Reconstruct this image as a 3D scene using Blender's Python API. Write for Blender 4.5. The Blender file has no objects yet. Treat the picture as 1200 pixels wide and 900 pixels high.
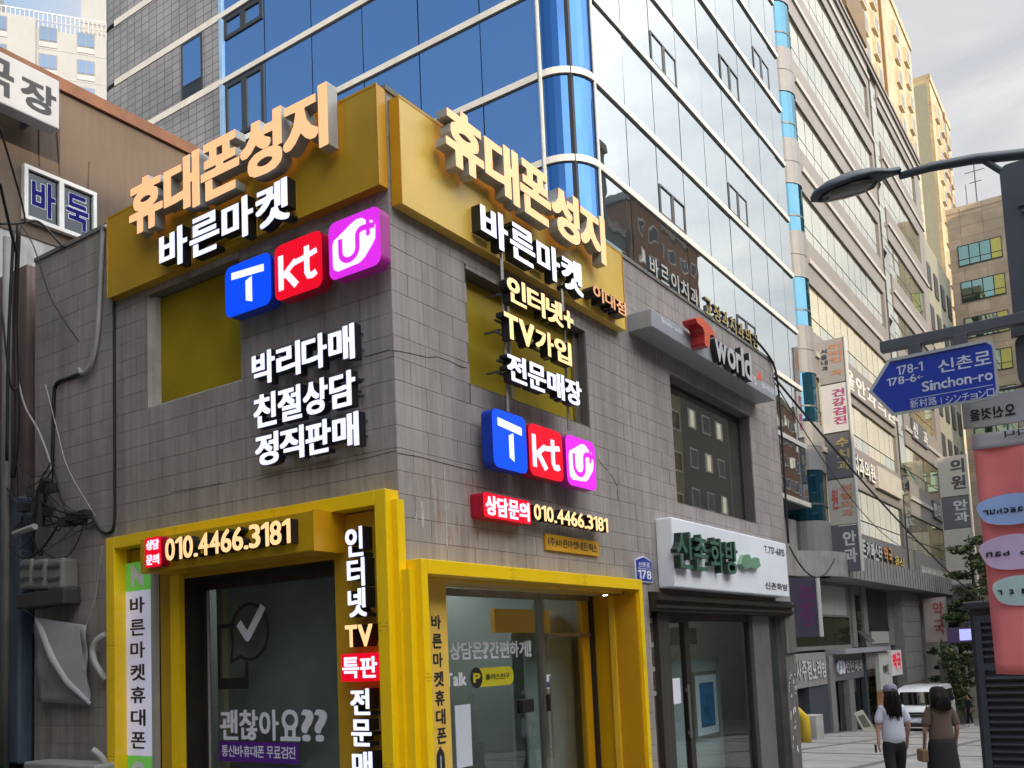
import bpy, math, random
import numpy as np
from mathutils import Vector
from mathutils.geometry import tessellate_polygon, delaunay_2d_cdt
random.seed(7)
SC = bpy.context.scene
COL = SC.collection
PI = math.pi

# ------------------------------------------------------------------ camera
FPX, CX, CY = 1108.7, 579.0, 668.3            # calibrated lens, in pixels of the 1200 px wide photograph
YAW, PITCH, ROLL = [math.radians(v) for v in (34.48, 5.24, -2.45)]
CA, SA, CB, SB, CC, SN = math.cos(YAW), math.sin(YAW), math.cos(PITCH), math.sin(PITCH), math.cos(ROLL), math.sin(ROLL)
FW = np.array([CA*CB, SA*CB, SB]); _r = np.array([SA, -CA, 0.0]); _u = np.cross(_r, FW)
RT = _r*CC+_u*SN; UP = -_r*SN+_u*CC
CAM = np.array([-6.35, -5.35, 1.65])
cd = bpy.data.cameras.new('camera'); cam = bpy.data.objects.new('camera', cd); COL.objects.link(cam)
from mathutils import Matrix
cam.matrix_world = Matrix(((RT[0], UP[0], -FW[0], CAM[0]), (RT[1], UP[1], -FW[1], CAM[1]), (RT[2], UP[2], -FW[2], CAM[2]), (0, 0, 0, 1)))
cd.sensor_fit = 'HORIZONTAL'; cd.sensor_width = 36.0; cd.lens = FPX/1200*36
cd.shift_x = (600-CX)/1200; cd.shift_y = (CY-450)/1200
cd.clip_start = 0.05; cd.clip_end = 2000
SC.camera = cam

# ------------------------------------------------------------------ world and sun
SUN_EL, SUN_AZ = math.radians(19), math.radians(212)        # compass-like: 0 = +Y, 90 = +X
wd = bpy.data.worlds.new('World'); SC.world = wd; wd.use_nodes = True
nt = wd.node_tree; N = nt.nodes; Lk = nt.links
bg = N['Background']; bg.inputs['Strength'].default_value = 0.15
sky = N.new('ShaderNodeTexSky'); sky.sky_type = 'NISHITA'; sky.sun_disc = False
sky.sun_elevation = SUN_EL; sky.sun_rotation = SUN_AZ; sky.dust_density = 1.5; sky.air_density = 1.2
tc = N.new('ShaderNodeTexCoord')
mp = N.new('ShaderNodeMapping'); mp.inputs['Scale'].default_value = (1.6, 1.6, 4.2); Lk.new(tc.outputs['Generated'], mp.inputs['Vector'])
n1 = N.new('ShaderNodeTexNoise'); n1.inputs['Scale'].default_value = 1.7; n1.inputs['Detail'].default_value = 9; n1.inputs['Roughness'].default_value = 0.55; n1.inputs['Distortion'].default_value = 0.35
Lk.new(mp.outputs['Vector'], n1.inputs['Vector'])
# the cloud sheet lies towards the sun side and the street's far end; it breaks up over the quarter that the blue facade mirrors
sep = N.new('ShaderNodeSeparateXYZ'); Lk.new(tc.outputs['Generated'], sep.inputs[0])
def mth(op, a, b=None, c=None):
    m = N.new('ShaderNodeMath'); m.operation = op
    for i, v in enumerate((a, b, c)):
        if v is None: continue
        if isinstance(v, (int, float)): m.inputs[i].default_value = v
        else: Lk.new(v, m.inputs[i])
    return m.outputs[0]
side = mth('ADD', mth('MULTIPLY', sep.outputs['X'], 0.75), mth('MULTIPLY', sep.outputs['Y'], -0.66))
cov = mth('ADD', mth('MULTIPLY', side, 0.75), mth('ADD', n1.outputs['Fac'], -0.20))
rmp = N.new('ShaderNodeValToRGB'); rmp.color_ramp.elements[0].position = 0.02; rmp.color_ramp.elements[1].position = 0.42
Lk.new(cov, rmp.inputs['Fac'])
n2 = N.new('ShaderNodeTexNoise'); n2.inputs['Scale'].default_value = 3.2; n2.inputs['Detail'].default_value = 8; n2.inputs['Roughness'].default_value = 0.6; n2.inputs['Distortion'].default_value = 0.6
Lk.new(mp.outputs['Vector'], n2.inputs['Vector'])
cr = N.new('ShaderNodeValToRGB'); e = cr.color_ramp.elements
e[0].position = 0.30; e[0].color = (2.35, 2.43, 2.58, 1); e[1].position = 0.72; e[1].color = (3.4, 3.35, 3.28, 1)
Lk.new(n2.outputs['Fac'], cr.inputs['Fac'])
# the cloud sheet is brighter towards the sun behind it
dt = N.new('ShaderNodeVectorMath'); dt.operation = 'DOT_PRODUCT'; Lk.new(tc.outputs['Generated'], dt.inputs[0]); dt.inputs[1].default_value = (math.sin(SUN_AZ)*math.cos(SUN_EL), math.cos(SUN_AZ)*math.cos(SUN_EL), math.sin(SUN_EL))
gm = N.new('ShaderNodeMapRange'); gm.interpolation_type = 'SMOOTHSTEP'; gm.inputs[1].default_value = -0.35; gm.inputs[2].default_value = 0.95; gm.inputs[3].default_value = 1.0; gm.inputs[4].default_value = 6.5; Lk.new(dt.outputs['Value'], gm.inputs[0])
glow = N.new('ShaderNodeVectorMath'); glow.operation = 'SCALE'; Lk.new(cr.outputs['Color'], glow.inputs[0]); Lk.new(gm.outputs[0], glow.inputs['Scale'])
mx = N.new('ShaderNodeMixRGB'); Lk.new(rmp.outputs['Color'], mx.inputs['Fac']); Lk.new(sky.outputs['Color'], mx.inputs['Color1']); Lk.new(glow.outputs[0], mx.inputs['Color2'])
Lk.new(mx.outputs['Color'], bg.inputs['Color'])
sd = bpy.data.lights.new('sun', 'SUN'); sd.energy = 2.4; sd.angle = math.radians(0.6); sd.color = (1.0, 0.80, 0.55)
sun = bpy.data.objects.new('sun', sd); COL.objects.link(sun)
sv = Vector((math.sin(SUN_AZ)*math.cos(SUN_EL), math.cos(SUN_AZ)*math.cos(SUN_EL), math.sin(SUN_EL)))
sun.rotation_euler = sv.to_track_quat('Z', 'Y').to_euler(); sun.location = (0, -20, 40)
SC.view_settings.view_transform = 'Standard'; SC.view_settings.look = 'None'; SC.view_settings.exposure = 0.80; SC.view_settings.gamma = 1
SC.cycles.max_bounces = 6; SC.cycles.transparent_max_bounces = 10; SC.cycles.caustics_reflective = False; SC.cycles.caustics_refractive = False
SC.cycles.use_denoising = True; SC.cycles.sample_clamp_indirect = 4

# ------------------------------------------------------------------ points on real planes
def ray(px, py): return FW+RT*((px-CX)/FPX)-UP*((py-CY)/FPX)
def on(ax, v, px, py):
    i = 'xyz'.index(ax); d = ray(px, py); t = (v-CAM[i])/d[i]; return CAM+d*t
def depth(px, py, D): return CAM+ray(px, py)*D
def RP(px, py, d=0.0):                       # right-hand front of the shop: u = world x
    p = on('y', -d, px, py); return float(p[0]), float(p[2])
def LP(px, py, d=0.0):                       # left-hand front: u = -world y
    p = on('x', -d, px, py); return float(-p[1]), float(p[2])
def ground_z(x): return -0.062*max(0.0, x)

# ------------------------------------------------------------------ materials
MATS = {}
def mat(name, col, rough=0.6, metal=0.0, var=0.12, scale=2.0, bump=0.0, bscale=60.0, emis=0.0, streak=0.0, rnd=0.0, coat=0.0, dirt=0.0, dirtcol=(0.05, 0.045, 0.04), spec=None):
    if name in MATS: return MATS[name]
    m = bpy.data.materials.new(name); m.use_nodes = True; t = m.node_tree; n = t.nodes; l = t.links
    b = n['Principled BSDF']; b.inputs['Roughness'].default_value = rough; b.inputs['Metallic'].default_value = metal
    if spec is not None: b.inputs['Specular IOR Level'].default_value = spec
    if coat: b.inputs['Coat Weight'].default_value = coat; b.inputs['Coat Roughness'].default_value = 0.12
    g = n.new('ShaderNodeNewGeometry')
    nz = n.new('ShaderNodeTexNoise'); nz.inputs['Scale'].default_value = scale; nz.inputs['Detail'].default_value = 6; nz.inputs['Roughness'].default_value = 0.6
    l.new(g.outputs['Position'], nz.inputs['Vector'])
    mr = n.new('ShaderNodeMapRange'); mr.inputs[1].default_value = 0.3; mr.inputs[2].default_value = 0.7; mr.inputs[3].default_value = 1-var; mr.inputs[4].default_value = 1+var
    l.new(nz.outputs['Fac'], mr.inputs[0]); val = mr.outputs[0]
    def mul(a, bb):
        q = n.new('ShaderNodeMath'); q.operation = 'MULTIPLY'; l.new(a, q.inputs[0]); l.new(bb, q.inputs[1]); return q.outputs[0]
    if streak:
        mp2 = n.new('ShaderNodeMapping'); mp2.inputs['Scale'].default_value = (14, 14, 0.7); l.new(g.outputs['Position'], mp2.inputs['Vector'])
        s = n.new('ShaderNodeTexNoise'); s.inputs['Scale'].default_value = 1.0; s.inputs['Detail'].default_value = 5; l.new(mp2.outputs[0], s.inputs['Vector'])
        r2 = n.new('ShaderNodeMapRange'); r2.inputs[1].default_value = 0.35; r2.inputs[2].default_value = 0.65; r2.inputs[3].default_value = 1-streak; r2.inputs[4].default_value = 1+streak*0.5
        l.new(s.outputs['Fac'], r2.inputs[0]); val = mul(val, r2.outputs[0])
    if rnd:
        oi = n.new('ShaderNodeObjectInfo'); ad = n.new('ShaderNodeMath'); ad.operation = 'ADD'
        l.new(oi.outputs['Random'], ad.inputs[0]); l.new(g.outputs['Random Per Island'], ad.inputs[1])
        r3 = n.new('ShaderNodeMapRange'); r3.inputs[1].default_value = 0; r3.inputs[2].default_value = 2; r3.inputs[3].default_value = 1-rnd; r3.inputs[4].default_value = 1+rnd
        l.new(ad.outputs[0], r3.inputs[0]); val = mul(val, r3.outputs[0])
    vm = n.new('ShaderNodeVectorMath'); vm.operation = 'SCALE'; vm.inputs[0].default_value = col[:3]; l.new(val, vm.inputs['Scale'])
    out = vm.outputs[0]
    if dirt:
        dn = n.new('ShaderNodeTexNoise'); dn.inputs['Scale'].default_value = 1.3; dn.inputs['Detail'].default_value = 8; dn.inputs['Roughness'].default_value = 0.7; l.new(g.outputs['Position'], dn.inputs['Vector'])
        dr = n.new('ShaderNodeMapRange'); dr.inputs[1].default_value = 0.48; dr.inputs[2].default_value = 0.75; dr.inputs[3].default_value = 0; dr.inputs[4].default_value = dirt; l.new(dn.outputs['Fac'], dr.inputs[0])
        mm = n.new('ShaderNodeMixRGB'); mm.inputs['Color2'].default_value = (*dirtcol, 1); l.new(dr.outputs[0], mm.inputs['Fac']); l.new(out, mm.inputs['Color1']); out = mm.outputs['Color']
    l.new(out, b.inputs['Base Color'])
    if emis:
        l.new(out, b.inputs['Emission Color']); b.inputs['Emission Strength'].default_value = emis
    if bump:
        bn = n.new('ShaderNodeTexNoise'); bn.inputs['Scale'].default_value = bscale; bn.inputs['Detail'].default_value = 4; l.new(g.outputs['Position'], bn.inputs['Vector'])
        bu = n.new('ShaderNodeBump'); bu.inputs['Strength'].default_value = bump; bu.inputs['Distance'].default_value = 0.01; l.new(bn.outputs['Fac'], bu.inputs['Height']); l.new(bu.outputs[0], b.inputs['Normal'])
    MATS[name] = m; return m

def glass_mat(name, tint, ior=1.5, rough=0.0, wav=0.0):     # thin clear pane: Fresnel mix of a mirror and a tinted see-through
    m = bpy.data.materials.new(name); m.use_nodes = True; t = m.node_tree; n = t.nodes; l = t.links
    n.remove(n['Principled BSDF']); o = n['Material Output']
    r0 = ((ior-1)/(ior+1))**2                           # Schlick's curve, the same from either side of a thin pane
    lw = n.new('ShaderNodeLayerWeight'); lw.inputs['Blend'].default_value = 0.5
    pw = n.new('ShaderNodeMath'); pw.operation = 'POWER'; l.new(lw.outputs['Facing'], pw.inputs[0]); pw.inputs[1].default_value = 5
    f = n.new('ShaderNodeMath'); f.operation = 'MULTIPLY_ADD'; l.new(pw.outputs[0], f.inputs[0]); f.inputs[1].default_value = 1-r0; f.inputs[2].default_value = r0
    tr = n.new('ShaderNodeBsdfTransparent'); tr.inputs[0].default_value = (*tint, 1)
    gl = n.new('ShaderNodeBsdfGlossy'); gl.inputs['Roughness'].default_value = rough
    mi = n.new('ShaderNodeMixShader'); l.new(f.outputs[0], mi.inputs[0]); l.new(tr.outputs[0], mi.inputs[1]); l.new(gl.outputs[0], mi.inputs[2]); l.new(mi.outputs[0], o.inputs[0])
    MATS[name] = m; return m
def mirror_glass(name, body, f0=(0.3, 0.45, 0.7), ior=1.9, rough=0.02, wav=0.15):   # coated facade glass
    m = bpy.data.materials.new(name); m.use_nodes = True; t = m.node_tree; n = t.nodes; l = t.links
    n.remove(n['Principled BSDF']); o = n['Material Output']
    g = n.new('ShaderNodeNewGeometry'); oi = n.new('ShaderNodeObjectInfo')
    nz = n.new('ShaderNodeTexNoise'); nz.inputs['Scale'].default_value = 0.5; nz.inputs['Detail'].default_value = 2; l.new(g.outputs['Position'], nz.inputs['Vector'])
    bu = n.new('ShaderNodeBump'); bu.inputs['Strength'].default_value = wav; bu.inputs['Distance'].default_value = 0.05; l.new(nz.outputs['Fac'], bu.inputs['Height'])
    f = n.new('ShaderNodeFresnel'); f.inputs['IOR'].default_value = ior; l.new(bu.outputs[0], f.inputs['Normal'])
    df = n.new('ShaderNodeBsdfDiffuse')
    rr = n.new('ShaderNodeMapRange'); rr.inputs[3].default_value = 0.8; rr.inputs[4].default_value = 1.2; l.new(oi.outputs['Random'], rr.inputs[0])
    vm = n.new('ShaderNodeVectorMath'); vm.operation = 'SCALE'; vm.inputs[0].default_value = body; l.new(rr.outputs[0], vm.inputs['Scale']); l.new(vm.outputs[0], df.inputs[0])
    g0 = n.new('ShaderNodeBsdfGlossy'); g0.inputs['Color'].default_value = (*f0, 1); g0.inputs['Roughness'].default_value = rough; l.new(bu.outputs[0], g0.inputs['Normal'])
    g1 = n.new('ShaderNodeBsdfGlossy'); g1.inputs['Color'].default_value = (0.95, 0.95, 0.95, 1); g1.inputs['Roughness'].default_value = rough; l.new(bu.outputs[0], g1.inputs['Normal'])
    ad = n.new('ShaderNodeMixShader'); ad.inputs[0].default_value = 0.72; l.new(df.outputs[0], ad.inputs[1]); l.new(g0.outputs[0], ad.inputs[2])
    mi = n.new('ShaderNodeMixShader'); l.new(f.outputs[0], mi.inputs[0]); l.new(ad.outputs[0], mi.inputs[1]); l.new(g1.outputs[0], mi.inputs[2]); l.new(mi.outputs[0], o.inputs[0])
    MATS[name] = m; return m

# ------------------------------------------------------------------ object helpers
ORG = {}
class Frame:
    def __init__(s, o=(0, 0, 0), rz=0.0): s.o = Vector(o); s.rz = rz
    def w(s, p):
        c, q = math.cos(s.rz), math.sin(s.rz); return Vector((s.o.x+c*p[0]-q*p[1], s.o.y+q*p[0]+c*p[1], s.o.z+p[2]))
W = Frame(); FR = Frame(); FL = Frame((0, 0, 0), -PI/2)      # FR: the front facing -Y; FL: the front facing -X (x runs to -Y); outward is -y
def tag(o, label, cat, group=None):
    o['label'] = label; o['category'] = cat
    if group: o['group'] = group
    return o
def thing(name, label, cat, p=(0, 0, 0), fr=W, group=None):
    o = bpy.data.objects.new(name, None); COL.objects.link(o); o.empty_display_size = 0.1
    o.location = fr.w(p); o.rotation_euler = (0, 0, fr.rz); ORG[o.name] = Vector(p)
    return tag(o, label, cat, group)
class MB:
    def __init__(s): s.v = []; s.f = []; s.m = []
    def add(s, vs, fs, mi=0):
        b = len(s.v); s.v += [tuple(map(float, q)) for q in vs]; s.f += [tuple(b+i for i in f) for f in fs]; s.m += [mi]*len(fs); return s
    def box(s, x0, x1, y0, y1, z0, z1, mi=0):
        if x0 > x1: x0, x1 = x1, x0
        if y0 > y1: y0, y1 = y1, y0
        if z0 > z1: z0, z1 = z1, z0
        return s.add([(x0, y0, z0), (x1, y0, z0), (x1, y1, z0), (x0, y1, z0), (x0, y0, z1), (x1, y0, z1), (x1, y1, z1), (x0, y1, z1)],
                     [(0, 3, 2, 1), (4, 5, 6, 7), (0, 1, 5, 4), (1, 2, 6, 5), (2, 3, 7, 6), (3, 0, 4, 7)], mi)
    def prism(s, poly, y0, y1, mi=0, ms=None):         # poly in x,z, extruded along y
        n = len(poly); vs = [(x, y0, z) for x, z in poly]+[(x, y1, z) for x, z in poly]
        s.add(vs, [tuple(range(n)), tuple(range(2*n-1, n-1, -1))], mi); s.m[-1] = mi if ms is None else ms
        b = len(s.v)-2*n; s.f += [(b+i, b+(i+1) % n, b+n+(i+1) % n, b+n+i) for i in range(n)]; s.m += [mi if ms is None else ms]*n; return s
    def zprism(s, poly, z0, z1, mi=0):
        n = len(poly)
        return s.add([(x, y, z0) for x, y in poly]+[(x, y, z1) for x, y in poly], [tuple(range(n-1, -1, -1)), tuple(range(n, 2*n))]+[(i, (i+1) % n, n+(i+1) % n, n+i) for i in range(n)], mi)
    def tube(s, pts, r, n=6, mi=0, cap=True):
        P = [Vector(p) for p in pts]; rings = []; rr = r if isinstance(r, (list, tuple)) else [r]*len(P)
        prev = None
        for i, p in enumerate(P):
            d = (P[min(i+1, len(P)-1)]-P[max(i-1, 0)]).normalized()
            a = prev if prev else (Vector((0, 0, 1)) if abs(d.z) < 0.9 else Vector((1, 0, 0)))
            u = (a-d*a.dot(d))
            u = u.normalized() if u.length > 1e-5 else d.orthogonal().normalized()
            prev = u; w = d.cross(u)
            rings.append([p+(u*math.cos(2*PI*k/n)+w*math.sin(2*PI*k/n))*rr[i] for k in range(n)])
        vs = [q for rg in rings for q in rg]; fs = []
        for i in range(len(P)-1):
            for k in range(n): fs.append((i*n+k, i*n+(k+1) % n, (i+1)*n+(k+1) % n, (i+1)*n+k))
        if cap: fs += [tuple(range(n-1, -1, -1)), tuple((len(P)-1)*n+k for k in range(n))]
        return s.add(vs, fs, mi)
    def loft(s, rings, mi=0, cap=True):
        n = len(rings[0]); fs = []
        for i in range(len(rings)-1):
            for k in range(n): fs.append((i*n+k, i*n+(k+1) % n, (i+1)*n+(k+1) % n, (i+1)*n+k))
        if cap: fs += [tuple(range(n-1, -1, -1)), tuple((len(rings)-1)*n+k for k in range(n))]
        return s.add([q for r in rings for q in r], fs, mi)
    def mesh(s, name, mats, smooth=False):
        me = bpy.data.meshes.new(name); me.from_pydata(s.v, [], s.f); me.polygons.foreach_set('material_index', s.m)
        for q in (mats if isinstance(mats, (list, tuple)) else [mats]): me.materials.append(q)
        if smooth: me.polygons.foreach_set('use_smooth', [True]*len(me.polygons))
        me.update(); return me
    def build(s, name, mats, parent=None, fr=W, base=None, smooth=False):
        if parent is None and base is None:
            xs = [q[0] for q in s.v]; ys = [q[1] for q in s.v]; zs = [q[2] for q in s.v]; base = ((min(xs)+max(xs))/2, (min(ys)+max(ys))/2, min(zs))
        if parent is None: s.v = [(q[0]-base[0], q[1]-base[1], q[2]-base[2]) for q in s.v]
        o = bpy.data.objects.new(name, s.mesh(name, mats, smooth)); COL.objects.link(o)
        if parent is None: o.location = fr.w(base); o.rotation_euler = (0, 0, fr.rz)
        else:
            o.parent = parent
            if parent.name in ORG: o.location = -ORG[parent.name]
        return o
def struct(o): o['kind'] = 'structure'; return o
def inst(me, name, parent, loc, sc=(1, 1, 1)):         # a piece that shares a unit mesh; loc in the frame of its thing
    o = bpy.data.objects.new(name, me); COL.objects.link(o); o.parent = parent
    off = ORG.get(parent.name, Vector((0, 0, 0))); o.location = Vector(loc)-off; o.scale = sc; return o
def smooth_mod(o, bev=0.0, seg=2):
    if bev:
        m = o.modifiers.new('bevel', 'BEVEL'); m.width = bev; m.segments = seg; m.limit_method = 'ANGLE'
    return o
def rrect(x0, x1, z0, z1, r, n=5):
    pts = []
    for cx_, cz_, a0 in ((x1-r, z1-r, 0), (x0+r, z1-r, 90), (x0+r, z0+r, 180), (x1-r, z0+r, 270)):
        for k in range(n+1):
            a = math.radians(a0+90*k/n); pts.append((cx_+r*math.cos(a), cz_+r*math.sin(a)))
    return pts
def minus(rects, hole):                                 # rectangles (u0,u1,z0,z1) less one opening
    out = []
    for (a, b, c, d) in rects:
        e_, f_, g_, h_ = hole
        if e_ >= b or f_ <= a or g_ >= d or h_ <= c: out.append((a, b, c, d)); continue
        if a < e_: out.append((a, e_, c, d))
        if f_ < b: out.append((f_, b, c, d))
        m0, m1 = max(a, e_), min(b, f_)
        if c < g_: out.append((m0, m1, c, g_))
        if h_ < d: out.append((m0, m1, h_, d))
    return out

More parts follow.
